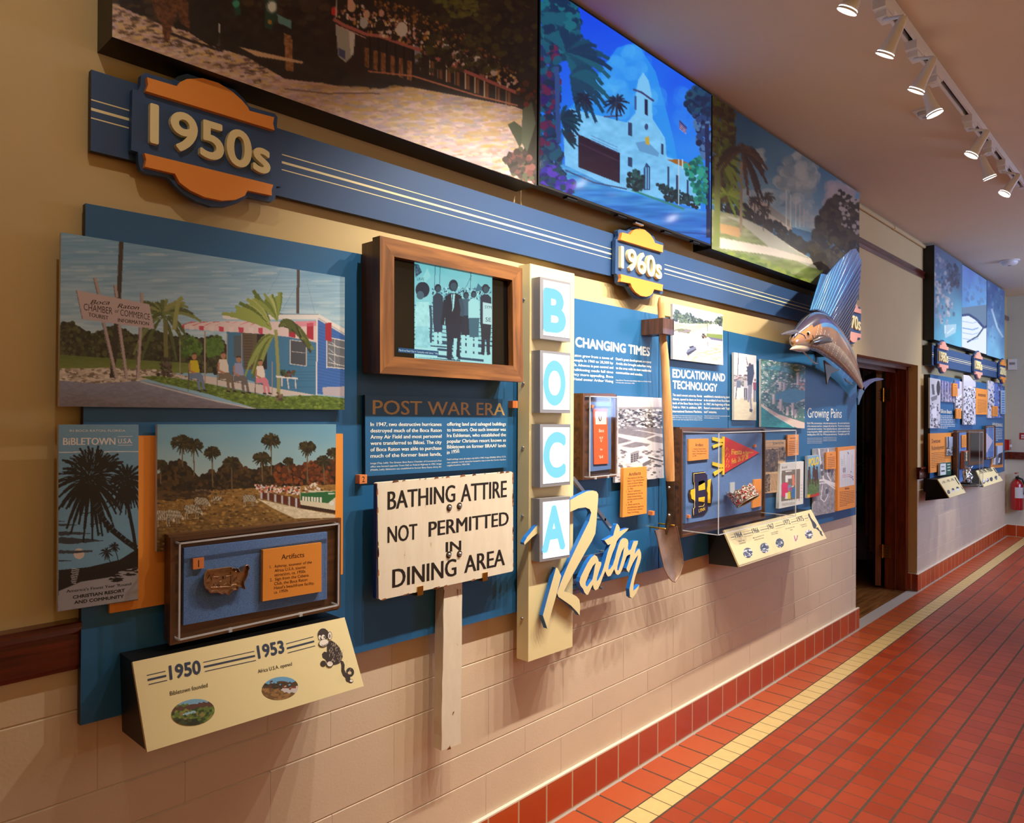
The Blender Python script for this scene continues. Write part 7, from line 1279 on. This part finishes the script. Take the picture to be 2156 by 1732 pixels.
fin('pectoral_fin', KS([(375,1085),(420,1062),(480,1050),(550,1055),(602,1078)]), .42, .40, [.012, .026, .024, .018, .004], (54, 38, 30), body)
fin('pelvic_fin', KS([(270,1185),(320,1235),(370,1290),(410,1322),(450,1328)]), .38, .36, [.004, .003, .003, .003, .001], (160, 146, 130), body)
mb = MB(); mb.prism([W(x, y, .20) for x, y in KS([(520,1290),(560,1320),(640,1380),(700,1400),(600,1440),(570,1500),(550,1562),(540,1450)])], (0, .008, 0), 'fish_paint', (66, 56, 48)); mb.build('anal_fin', body)
mb = MB(); mb.prism([W(x, y, .145) for x, y in KS([(752,1495),(800,1530),(860,1575),(820,1560),(770,1530)])], (0, .006, 0), 'fish_paint', (50, 44, 44)); mb.build('small_fin', body)
mb = MB(); mb.prism([W(x, y, .11) for x, y in KS([(930,1590),(960,1545),(1040,1505),(1120,1488),(1180,1496),(1196,1506),(1160,1518),(1090,1530),(1040,1560),(1000,1600),(970,1640)])], (0, .012, 0), 'fish_paint', (62, 56, 130)); mb.prism([W(x, y, .11) for x, y in KS([(918,1620),(975,1590),(975,1640),(950,1690),(930,1740),(915,1790),(904,1800),(902,1720)])], (0, .012, 0), 'fish_paint', (60, 96, 140)); mb.build('tail_fin', body)
mb = MB(); p = W(1775, 742, .2); mb.box((p.x-.02, -.19, p.z-.02), (p.x+.02, -PO-.001, p.z+.02), 'black'); mb.build('wall_bracket', sf)
# =====================================================================  THE SECOND DISPLAY FURTHER DOWN THE CORRIDOR
c = Canvas(1960, 520, 2030, 730, 1.6, (110, 120, 140)); c.grad(RC(1960, 520, 2030, 730), (96, 104, 130), (90, 170, 196), .3, 20, 14); c.blobs([(1966,530),(1996,560),(2010,660),(1990,690),(1968,660)], 120, 2, 6, [(150, 150, 170), (70, 74, 96), (120, 130, 150), (190, 180, 180)], .6, .6); c.blobs([(1990,540),(2022,570),(2020,610),(2000,600)], 60, 2, 6, [(60, 64, 80), (80, 86, 100)], .6, .7); c.blobs([(1968,570),(1984,600),(1976,650),(1968,640)], 30, 2, 4, [(206, 196, 190)], .6, .6); c.fill([(1988,684),(2014,682),(2012,700),(1990,712)], (170, 196, 206), .8); c.line([(1990,685),(1990,702)], 3, (206, 220, 226)); c.line([(1994,702),(2008,690)], 2, (206, 220, 226))
zt2, zb2 = 3.075, 2.232; XS = [7.2, 8.25, 9.42, 10.44]
mural3('first mural of the far display, blurred grey and blue figures', XS[0], XS[1]-.006, zb2, zt2, .09, c, step=1.2)
c = Canvas(2020, 550, 2085, 760, 1.6, (150, 190, 236)); c.grad(RC(2020, 550, 2085, 650), (60, 90, 170), (90, 160, 226), .3, 20, 12); c.blobs(RC(2024, 560, 2082, 640), 60, 2, 6, [(70, 100, 160), (90, 120, 170)], .5, .5); c.fill([(2020,648),(2085,640),(2085,700),(2020,670)], (96, 124, 160)); c.fill([(2020,664),(2040,662),(2060,674),(2076,690),(2085,682),(2085,770),(2020,770)], (226, 238, 255)); c.line([(2024,664),(2040,662),(2056,672),(2072,690),(2078,686)], 5, (20, 60, 120)); c.line([(2072,688),(2058,708),(2036,720)], 3, (16, 60, 110))
for y in (676, 690, 700, 712): c.line([(2026,y),(2048,y+4),(2060,y)], 2 if y == 690 else 1, (110, 160, 220))
s2 = thing('wall_screen', 'glowing screen set in the middle of the far display murals', 'screen', (8.83, 0, zb2)); mb = MB(); mb.box((XS[1], -.088, zb2), (XS[2]-.006, -.001, zt2), 'black'); mb.box((XS[1]+.2, -.085, zb2-.006), (XS[1]+.8, -.05, zb2), 'black'); mb.build('bezel', s2)
c.grid('display', [(XS[1]+.006, -.0885, zt2-.008), (XS[2]-.012, -.0885, zt2-.008), (XS[2]-.012, -.0885, zb2+.008), (XS[1]+.006, -.0885, zb2+.008)], s2, 'screen', step=1.0)
c = Canvas(2070, 580, 2125, 780, 1.6, (110, 160, 200)); c.grad(RC(2070, 580, 2125, 780), (80, 110, 160), (130, 200, 230), .4, 20, 10); c.blobs(RC(2078, 600, 2112, 720), 60, 2, 5, [(150, 190, 210), (90, 130, 180), (70, 100, 160)], .5, .5); c.line([(2088,650),(2100,690),(2112,710)], 4, (190, 220, 236))
mural3('last mural of the far display, pale blue', XS[2], XS[3], zb2, zt2, .09, c, step=1.2)
mb = MB(); zb3, zt3 = 2.005, 2.185
mb.box((7.2, -.075, zb3), (10.35, -.0015, zt3), 'navy_sign'); mb.box((7.196, -.074, zb3+.001), (7.2, -.002, zt3-.001), 'black'); tb2 = tag(mb.build('timeline_band', None, (8.7, 0, 2.1)), 'blue timeline band of the far display', 'timeline band')
mb = MB()
for z, h in ((2.115, .0026), (2.098, .006), (2.081, .0026)): mb.add([(7.2, -.0755, z-h/2), (10.35, -.0755, z-h/2), (10.35, -.0755, z+h/2), (7.2, -.0755, z+h/2)], [(0, 1, 2, 3)], 'paint', (240, 226, 176))
mb.build('pinstripes', tb2)
zc = 2.095
for lab, txt, px, col, pl in (('salmon decade sign reading 1980s on the far display', '1980s', 1984.5, 'salmon_board', 'navy_sign'), ('salmon decade sign reading 1990s on the far display', '1990s', 2059, 'salmon_board', 'navy_sign'), ('decade sign reading 2000s at the far end of the far display', '2000s', 2111, 'orange_board', 'navy_sign')):
    xx = W(px, 750, .1).x; decade(lab, o60, t60, b60, txt, (1307.8, 563.5), (1394, 588), 46.5, panel_col=col, w3=lambda x, y, o, xx=xx: shifted(xx-2.6, sx=1.0, sz=.98, dz=-.108, dy=.046)(x, y, o))
KD = lambda p: sc_(p, 5.774, 1930, 760)
mb = MB(); mb.box((7.25, -.05, .862), (10.72, -.0015, 1.925), 'navy_panel'); mb.box((7.246, -.0495, .863), (7.25, -.0025, 1.924), 'black'); bp5 = tag(mb.build('backing_panel', None, (9, 0, 1.4)), 'thick blue backing board of the far display', 'display board')
P2 = .064
def pic(label, pts, off, painter, name='photo_panel', cat='photo', edge=(200, 200, 204), th=.012, **k):
    q = KD(pts); xs = [p[0] for p in q]; ys = [p[1] for p in q]; c = Canvas(min(xs)-2, min(ys)-2, max(xs)+2, max(ys)+2, 2.0); painter(c, min(xs), min(ys), max(xs), max(ys)); return panel(name, label, cat, q, off, th, edge, canvas=c, step=.8, **k)
def pbw(c, x0, y0, x1, y1): c.fill(RC(x0-2, y0-2, x1+2, y1+2), (190, 188, 196)); c.noise(RC(x0-2, y0-2, x1+2, y1+2), 60, 6, 4); c.blobs(RC(x0, y0, x1, y1), 90, .8, 2.4, BWC, .8)
def pcoup(c, x0, y0, x1, y1): c.fill(RC(x0-2, y0-2, x1+2, y1+2), (206, 204, 210)); c.line([(x0+6,y0+14),(x0+8,y0+36)], 5, (96, 92, 98)); c.ell(x0+18, y0+22, 4, 16, (60, 56, 62)); c.fill([(x0+2,y0+42),(x1-6,y0+36),(x1-8,y0+46),(x0+4,y0+50)], (130, 126, 130)); c.blobs(RC(x0, y0+55, x1, y1), 70, 1, 3, BWC, .7); c.fill([(x0+5,y0+66),(x1-8,y0+62),(x1-8,y0+84),(x0+6,y0+86)], (236, 234, 240))
def ppalm(c, x0, y0, x1, y1):
    c.grad(RC(x0-2, y0-2, x1+2, y1+2), (96, 100, 170), (120, 120, 140)); c.blobs(RC(x0, y0, x1, y1), 120, .8, 2.6, [(60, 60, 90), (180, 170, 190), (110, 96, 120), (40, 40, 56)], .5)
    for k in range(5): c.line([(x0+4+k*6,y0),(x0+4+k*6,y1)], 1, (206, 196, 206))
def pstreet(c, x0, y0, x1, y1): c.fill(RC(x0-2, y0-2, x1+2, y1+2), (206, 204, 214)); c.fill(RC(x0-2, y0-2, x0+8, y0+18), (90, 110, 190)); c.blobs(RC(x0, y0+36, x1, y1), 80, .8, 2.4, BWC, .8); c.line([(x0+2,y0+40),(x1,y0+24)], 3, (240, 238, 244))
def pcity(c, x0, y0, x1, y1): c.fill(RC(x0-2, y0-2, x1+2, y1+2), (206, 206, 220)); c.blobs(RC(x0, y0+26, x1, y1), 260, .8, 2.2, BWC, .7)
def pblue(c, x0, y0, x1, y1): c.fill(RC(x0-2, y0-2, x0+(x1-x0)*.42, y1+2), (214, 212, 220)); c.fill(RC(x0+(x1-x0)*.42, y0-2, x1+2, y1+2), (96, 126, 196)); c.blobs(RC(x0, y0, x1, y1), 170, .8, 2.4, [(60, 60, 80), (190, 200, 226), (90, 120, 190), (40, 44, 64)], .5)
def pblock(c, x0, y0, x1, y1):
    c.fill(RC(x0-2, y0-2, x1+2, y1+2), (150, 190, 226))
    for k in range(9): c.line([(x0+1,y0+6+k*5),(x1-2,y0+6+k*5)], 2, (60, 100, 160))
pic('black and white photo of two people at the left edge of the far display', [(160,200),(290,225),(285,815),(160,815)], .068, pcoup)
pic('colour photo of palm trunks and a house on the far display', [(292,230),(468,270),(468,505),(292,490)], P2, ppalm)
ocard('orange card overlapping the palm trunk photo on the far display', KD([(443,268),(500,275),(500,430),(443,425)]), .080, .012, 8, head=(.25, .7, .14, .19, 4))
pic('photo of street buildings right of the palm trunk photo', [(475,230),(600,265),(600,605),(475,600)], .066, pstreet)
ocard('orange card below the street buildings photo', KD([(483,580),(543,577),(543,700),(483,698)]), .080, .012, 6, head=(.3, .7, .14, .2, 4))
c = Canvas(2026, 785, 2058, 898, 2.0); pcity(c, 2028, 788, 2055, 894); Q = quadW(KD([(570,165),(640,176),(664,200),(690,235),(718,222),(716,772),(570,770)]), .080); mb = MB(); mb.prism(Q, (0, .012, 0), 'paint', (206, 206, 212)); cc_ = cen(Q)
o_ = tag(mb.build('photo_panel', None, cc_), 'tall grey city aerial photo with a notched top edge', 'photo'); Qg = quadW(KD([(570,240),(718,240),(716,772),(570,770)]), .080); c.grid('printed_image', Qg, o_, step=.8)
ocard('large orange text panel right of the tall grey aerial photo', KD([(720,325),(862,348),(862,650),(720,648)]), .068, .012, 13, name='text_panel', cat='text panel', head=(.2, .85, .2, .3, 9), y0=.42)
pic('blue and grey photo near the far end of the far display', [(866,235),(1045,275),(1045,690),(866,690)], P2, pblue)
ocard('orange card over the blue and grey photo', KD([(930,545),(988,548),(988,672),(930,670)]), .080, .012, 6, head=(.3, .7, .14, .2, 4))
pic('small pale blue lettered panel jutting past the far end of the board', [(1030,355),(1075,355),(1078,640),(1030,640)], .082, pblock, th=.010, name='text_panel', cat='text panel')
mb = MB(); k = dict(col=(240, 232, 200), bold=.02)
text(mb, 'Silicon Beach', *[tuple(KD([p])[0]) for p in ((292,630),(425,640))], 8.5, .0502, **k); fineprint(mb, KD([(290,655),(465,655),(465,815),(290,815)]), .0502, 8, x0=0, x1=1, y0=.05, y1=.95, col=(226, 226, 222), hh=.42)
fineprint(mb, KD([(940,810),(1042,815),(1042,965),(940,965)]), .0502, 8, x0=0, x1=1, y0=.05, y1=.95, col=(226, 226, 222), hh=.42); text(mb, 'NEW BEGINNINGS', *[tuple(KD([p])[0]) for p in ((920,790),(1044,800))], 7.5, .0502, **k); mb.build('printed_text', bp5)
q = KD([(160,880),(475,868),(475,1310),(165,1360)]); mb = MB(); kk = dict(col=(90, 56, 30), bold=.008); text(mb, 'Downtown', *[tuple(KD([p])[0]) for p in ((182,1000),(288,992))], 9.5, .070, **kk); text(mb, 'Redevelopment', *[tuple(KD([p])[0]) for p in ((182,1085),(335,1066))], 9.5, .070, **kk); fineprint(mb, KD([(180,1110),(350,1095),(350,1270),(180,1300)]), .070, 9, x0=0, x1=1, y0=.05, y1=.95)
panel('text_panel', 'large orange panel headed Downtown Redevelopment', 'text panel', q, .070, .015, (0, 0, 0), edge_mat='orange_board', face_mat='orange_board', extra=mb)
def ptree(c, x0, y0, x1, y1): c.grad(RC(x0-2, y0-2, x1+2, y1+2), (180, 196, 220), (130, 130, 130)); c.line([(x0+3,y0),(x0+5,y1)], 2.6, (60, 50, 50)); c.blobs(RC(x0, y0+22, x1, y1), 90, .8, 2.2, [(96, 96, 96), (160, 160, 160), (60, 60, 56), (206, 206, 210)])
pic('small photo of a bare tree on the Downtown Redevelopment panel', [(365,920),(472,918),(472,1145),(365,1155)], .084, ptree)
def pgreen(c, x0, y0, x1, y1):
    c.fill(RC(x0-2, y0-2, x1+2, y1+2), (30, 84, 60)); c.fill([(x0+2,y0+4),(x0+14,y0+3),(x0+14,y1-3),(x0+2,y1-1)], (226, 230, 226)); c.line([(x0+4,y1-10),(x0+12,y1-11)], 3, (40, 50, 44)); c.line([(x0+4,y0+10),(x0+11,y0+10)], 1.6, (130, 140, 136))
    for k in range(3): c.line([(x0+17,y0+6+k*6),(x1-2,y0+5+k*6)], 2.6, (190, 210, 196))
pic('green and white printed plaque above the first far marker', [(280,1240),(420,1225),(418,1380),(275,1395)], .092, pgreen, name='plaque', cat='plaque')
q = KD([(925,1000),(1050,990),(1050,1288),(910,1300)]); panel('orange_panel', 'orange board at the lower far end of the far display', 'display board', q, .062, .010, (0, 0, 0), edge_mat='orange_board', face_mat='orange_board')
def pman(c, x0, y0, x1, y1): c.fill(RC(x0-2, y0-2, x1+2, y1+2), (110, 120, 140)); c.fill(RC(x0, y0, x0+5, y1), (60, 56, 60)); c.fill(RC(x0+8, y0, x1, y0+20), (190, 206, 230)); c.line([(x0+3,y0+24),(x0+2,y1)], 4, (220, 216, 214)); c.fill([(x0+10,y0+18),(x1,y0+14),(x1,y1),(x0+10,y1)], (50, 52, 70)); c.line([(x0+13,y0+26),(x0+11,y1-4)], 3, (226, 224, 226))
pic('photo of two figures on the lower orange board of the far display', [(946,1030),(1045,1025),(1045,1255),(935,1260)], .074, pman)
# cases of the far display
case('far display case holding a book and a silver sculpture, with a deep clear cover', [(2012.2, 905.5), (2036, 904.5), (2036, 1010), (2012.2, 1022)], [(2019.5, 911), (2034.6, 910), (2034.6, 1007), (2019.8, 1017)], .108, .115, .33, [(2016, 908), (2062, 906), (2062, 1036), (2016, 1043)], back=.0865)
dq = KD([(632,836),(820,828),(820,1248),(632,1270)]); fr_ = thing('shadow_box', 'dark wooden shadow box with a dark panel between the two far display cases', 'shadow box', cen(quadW(dq, .07))); Q = quadW(dq, .088); mb = MB(); mb.prism(Q, (0, .022, 0), 'dark_oak_z', (0, 0, 0)); mb.build('frame', fr_); mb = MB(); Qi = [cen(Q).lerp(p, .8)+Vector((0, -.0006, 0)) for p in Q]; mb.add(Qi, [(3, 2, 1, 0)], 'black_gloss'); mb.build('dark_panel', fr_)
case('smaller far display case holding a pale pink pennant', KD([(828,786),(945,776),(945,1180),(828,1195)]), KD([(836,812),(940,808),(938,1160),(836,1172)]), .0805, .086, .108, KD([(832,795),(938,785),(938,1172),(832,1185)]), back=.0745)
p = W(2076, 930, .09); mb = MB(); mb.prism([W(x, y, .0915) for x, y in KD([(848,872),(928,968),(848,1118)])], (0, .004, 0), 'paint', (206, 190, 206)); tag(mb.build('pennant', None, p), 'pale pink triangular pennant in the smaller far case', 'pennant')
ocard('orange card at the top of the tall far case', KD([(550,900),(605,895),(605,1045),(552,1050)]), .125, .008, 7, head=(.3, .7, .14, .2, 4))
mb = MB(); Q = quadW(KD([(580,1095),(625,1088),(622,1300),(577,1312)]), .155); mb.prism(Q, (0, .03, 0), 'paint', (170, 90, 60)); bo_ = tag(mb.build('book', None, cen(Q)), 'brown book standing in the tall far case', 'book')
mb = MB()
for a, b2, cl in ((.06, .5, (50, 70, 70)), (.55, .95, (40, 60, 66))): mb.add([Q[0].lerp(Q[3], a)+Vector((0, -.0008, 0)), Q[1].lerp(Q[2], a)+Vector((0, -.0008, 0)), Q[1].lerp(Q[2], b2)+Vector((0, -.0008, 0)), Q[0].lerp(Q[3], b2)+Vector((0, -.0008, 0))], [(3, 2, 1, 0)], 'print', cl)
for v in (.12, .30, .48): p = Q[0].lerp(Q[3], v).lerp(Q[1].lerp(Q[2], v), .5); mb.tube([p+Vector((0, -.001, 0)), p+Vector((0, -.003, 0))], .018, 'paint', (236, 206, 150), n=12)
mb.build('cover_picture', bo_)
rng = random.Random(12); t = thing('sculpture', 'knotted silver sculpture standing at the bottom of the tall far case', 'sculpture', W(2040, 1042, .2)); p0 = W(2037, 1012, .215); p1 = W(2039, 985, .215); mb = MB()
mb.box((p0.x-.05, -.25, p0.z-.03), (p0.x+.05, -.17, p0.z-.015), 'black'); mb.build('base', t); mb = MB()
for k in range(12):
    pts = []
    for s in np.linspace(0, 1, 6): q_ = p0.lerp(p1, s); pts.append(q_+Vector((rng.uniform(-.05, .05), rng.uniform(-.03, .03), rng.uniform(-.03, .03))))
    mb.tube(pts, [.009, .014, .012, .014, .010, .004], 'chrome', n=7)
mb.tube([p0+Vector((0, 0, -.02)), p0.lerp(p1, .5)], .012, 'chrome', n=8); mb.build('figure', t)
mb = MB(); Q = quadW(KD([(912,1050),(940,1046),(938,1128),(912,1132)]), .07); mb.prism(Q, (0, .018, 0), 'tag_orange'); tag(mb.build('number_tag', None, cen(Q)), 'brown orange tag beside the pink pennant on the far display', 'tag')
def m34(L_, T, N_):
    def f(tx, ln):
        for A, B, s in T: tx(s, tuple(KD([A])[0]), tuple(KD([B])[0]), 4.2, col=(60, 56, 60), bold=.012)
        for A, B in L_: ln(tuple(KD([A])[0]), tuple(KD([B])[0]), .003, (60, 56, 60))
    return f
def e34(x, y, rx=3.0, ry=4.6): X, Y = KD([(x, y)])[0]; return (0, (X, Y, rx, ry, -.25), paint_bw)
def far_marker(label, f, o0, o1, back, items, arts, mk):
    F_ = KD(f); face = [W(*F_[0], o0), W(*F_[1], o0), W(*F_[2], o1), W(*F_[3], o1)]; marker(label, face, (back, back), None, items, arts, monkey_far(mk), by=-.0508)
far_marker('first sloped cream marker of the far display', [(255,1435),(470,1385),(598,1598),(400,1660)], .14, .24, .80, m34([((305,1485),(325,1480)), ((358,1470),(378,1465)), ((412,1455),(430,1450))], [((327,1488),(356,1480),'1981'), ((380,1472),(410,1464),'1983'), ((432,1458),(460,1450),'1985')], 0), [e34(388,1590), e34(443,1568), e34(498,1550)], [KD([(458,1412),(470,1412),(490,1450),(520,1490),(515,1505),(490,1470),(470,1440)]), KD([(530,1510),(560,1545),(572,1568),(552,1550)])])
far_marker('second sloped cream marker at the far end of the far display', [(725,1330),(935,1285),(1048,1450),(820,1527)], .14, .24, .83, m34([((770,1365),(782,1362)), ((812,1355),(822,1352)), ((858,1345),(868,1342))], [((784,1368),(810,1360),'1993'), ((824,1358),(856,1350),'1996'), ((870,1348),(900,1340),'1998'), ((902,1342),(930,1334),'2005')], 0), [e34(817,1460), e34(863,1445), e34(908,1432), e34(965,1415)], [KD([(925,1295),(938,1298),(960,1330),(985,1360),(975,1365),(950,1335)]), KD([(985,1365),(1008,1392),(1000,1398)])])
# =====================================================================  END WALL
FX = XR
def onend(px, py, d=0.0): return Xp(px, py, FX-d)
th_ = thing('thermostat', 'white thermostat on the end wall', 'thermostat', onend(2131, 767)); a, b2 = onend(2123, 756), onend(2141, 778); mb = MB(); mb.box((FX-.03, b2.y, b2.z), (FX-.001, a.y, a.z), 'white_metal'); mb.build('housing', th_); mb = MB(); c0 = (a+b2)/2; mb.box((FX-.033, c0.y-.03, c0.z-.005), (FX-.0305, c0.y+.03, c0.z+.025), 'grey_frame'); mb.build('display', th_)
a, b2 = onend(2147, 911), onend(2172, 925); mb = MB(); mb.box((FX-.006, b2.y, b2.z), (FX-.001, a.y, a.z), 'red_enamel'); o_ = tag(mb.build('wall_sign', None, (a+b2)/2), 'small red wall sign with white lettering above the end wall rail', 'sign'); mb = MB()
for k, (z0_, h) in enumerate(((.28, .25), (.62, .25))): zz = a.z+(b2.z-a.z)*(z0_+h/2); [mb.box((FX-.0066, a.y-.018-.021*i-.015, zz-.010), (FX-.006, a.y-.018-.021*i, zz+.010), 'white_metal') for i in range(5)]
mb.build('lettering', o_)
a = W(2112.5, 925, .001); b2 = W(2120, 946, .001); fa = thing('fire_alarm', 'red fire alarm box near the far corner', 'fire alarm', ((a.x+b2.x)/2, 0, b2.z)); mb = MB(); x0_ = min(a.x, b2.x); mb.box((x0_+.02, -.06, b2.z), (x0_+.16, -.0015, a.z), 'red_enamel'); mb.build('box', fa); mb = MB(); mb.box((x0_+.05, -.072, b2.z+.04), (x0_+.13, -.0605, b2.z+.07), 'white_metal'); mb.build('pull_handle', fa)
e0 = onend(2134, 1072, .09); e1_ = onend(2134, 1016, .09); ext = thing('fire_extinguisher', 'red fire extinguisher hanging in the far corner below the rail', 'fire extinguisher', (FX-.09, e0.y-.03, e0.z)); ec = Vector((FX-.085, e0.y-.035, 0)); r_ = .072
mb = MB(); mb.tube([ec+Vector((0, 0, e0.z)), ec+Vector((0, 0, e0.z+.01)), ec+Vector((0, 0, e1_.z-.02)), ec+Vector((0, 0, e1_.z+.02)), ec+Vector((0, 0, e1_.z+.045))], [r_*.9, r_, r_, r_*.75, r_*.35], 'red_enamel', n=24); mb.build('cylinder', ext)
mb = MB(); zt_ = e1_.z+.045; mb.tube([ec+Vector((0, 0, zt_)), ec+Vector((0, 0, zt_+.05))], .018, 'dark_metal', n=12); mb.box((ec.x-.10, ec.y-.012, zt_+.045), (ec.x+.03, ec.y+.012, zt_+.058), 'chrome'); mb.box((ec.x-.10, ec.y-.012, zt_+.075), (ec.x+.03, ec.y+.012, zt_+.09), 'red_enamel'); mb.build('valve_handle', ext)
mb = MB(); mb.tube([ec+Vector((-.02, 0, zt_+.03)), ec+Vector((-.05, -.06, zt_+.01)), ec+Vector((-.03, -.095, zt_-.08)), ec+Vector((-.02, -.09, zt_-.18))], [.011, .011, .012, .018], 'black'); mb.build('hose', ext)
mb = MB(); n = 12; zz0, zz1 = e0.z+(e1_.z-e0.z)*.45, e0.z+(e1_.z-e0.z)*.85; mb.add([ec+Vector((math.cos(t)*(r_+.0008), math.sin(t)*(r_+.0008), z)) for z in (zz0, zz1) for t in np.linspace(math.pi*.95, math.pi*1.6, n)], [[i, i+1, n+i+1, n+i] for i in range(n-1)], 'paint', (196, 194, 190)); mb.build('label_band', ext)
mb = MB(); mb.box((FX-.02, ec.y-.03, e1_.z-.1), (FX-.001, ec.y+.03, e1_.z+.06), 'steel'); mb.build('bracket', ext)
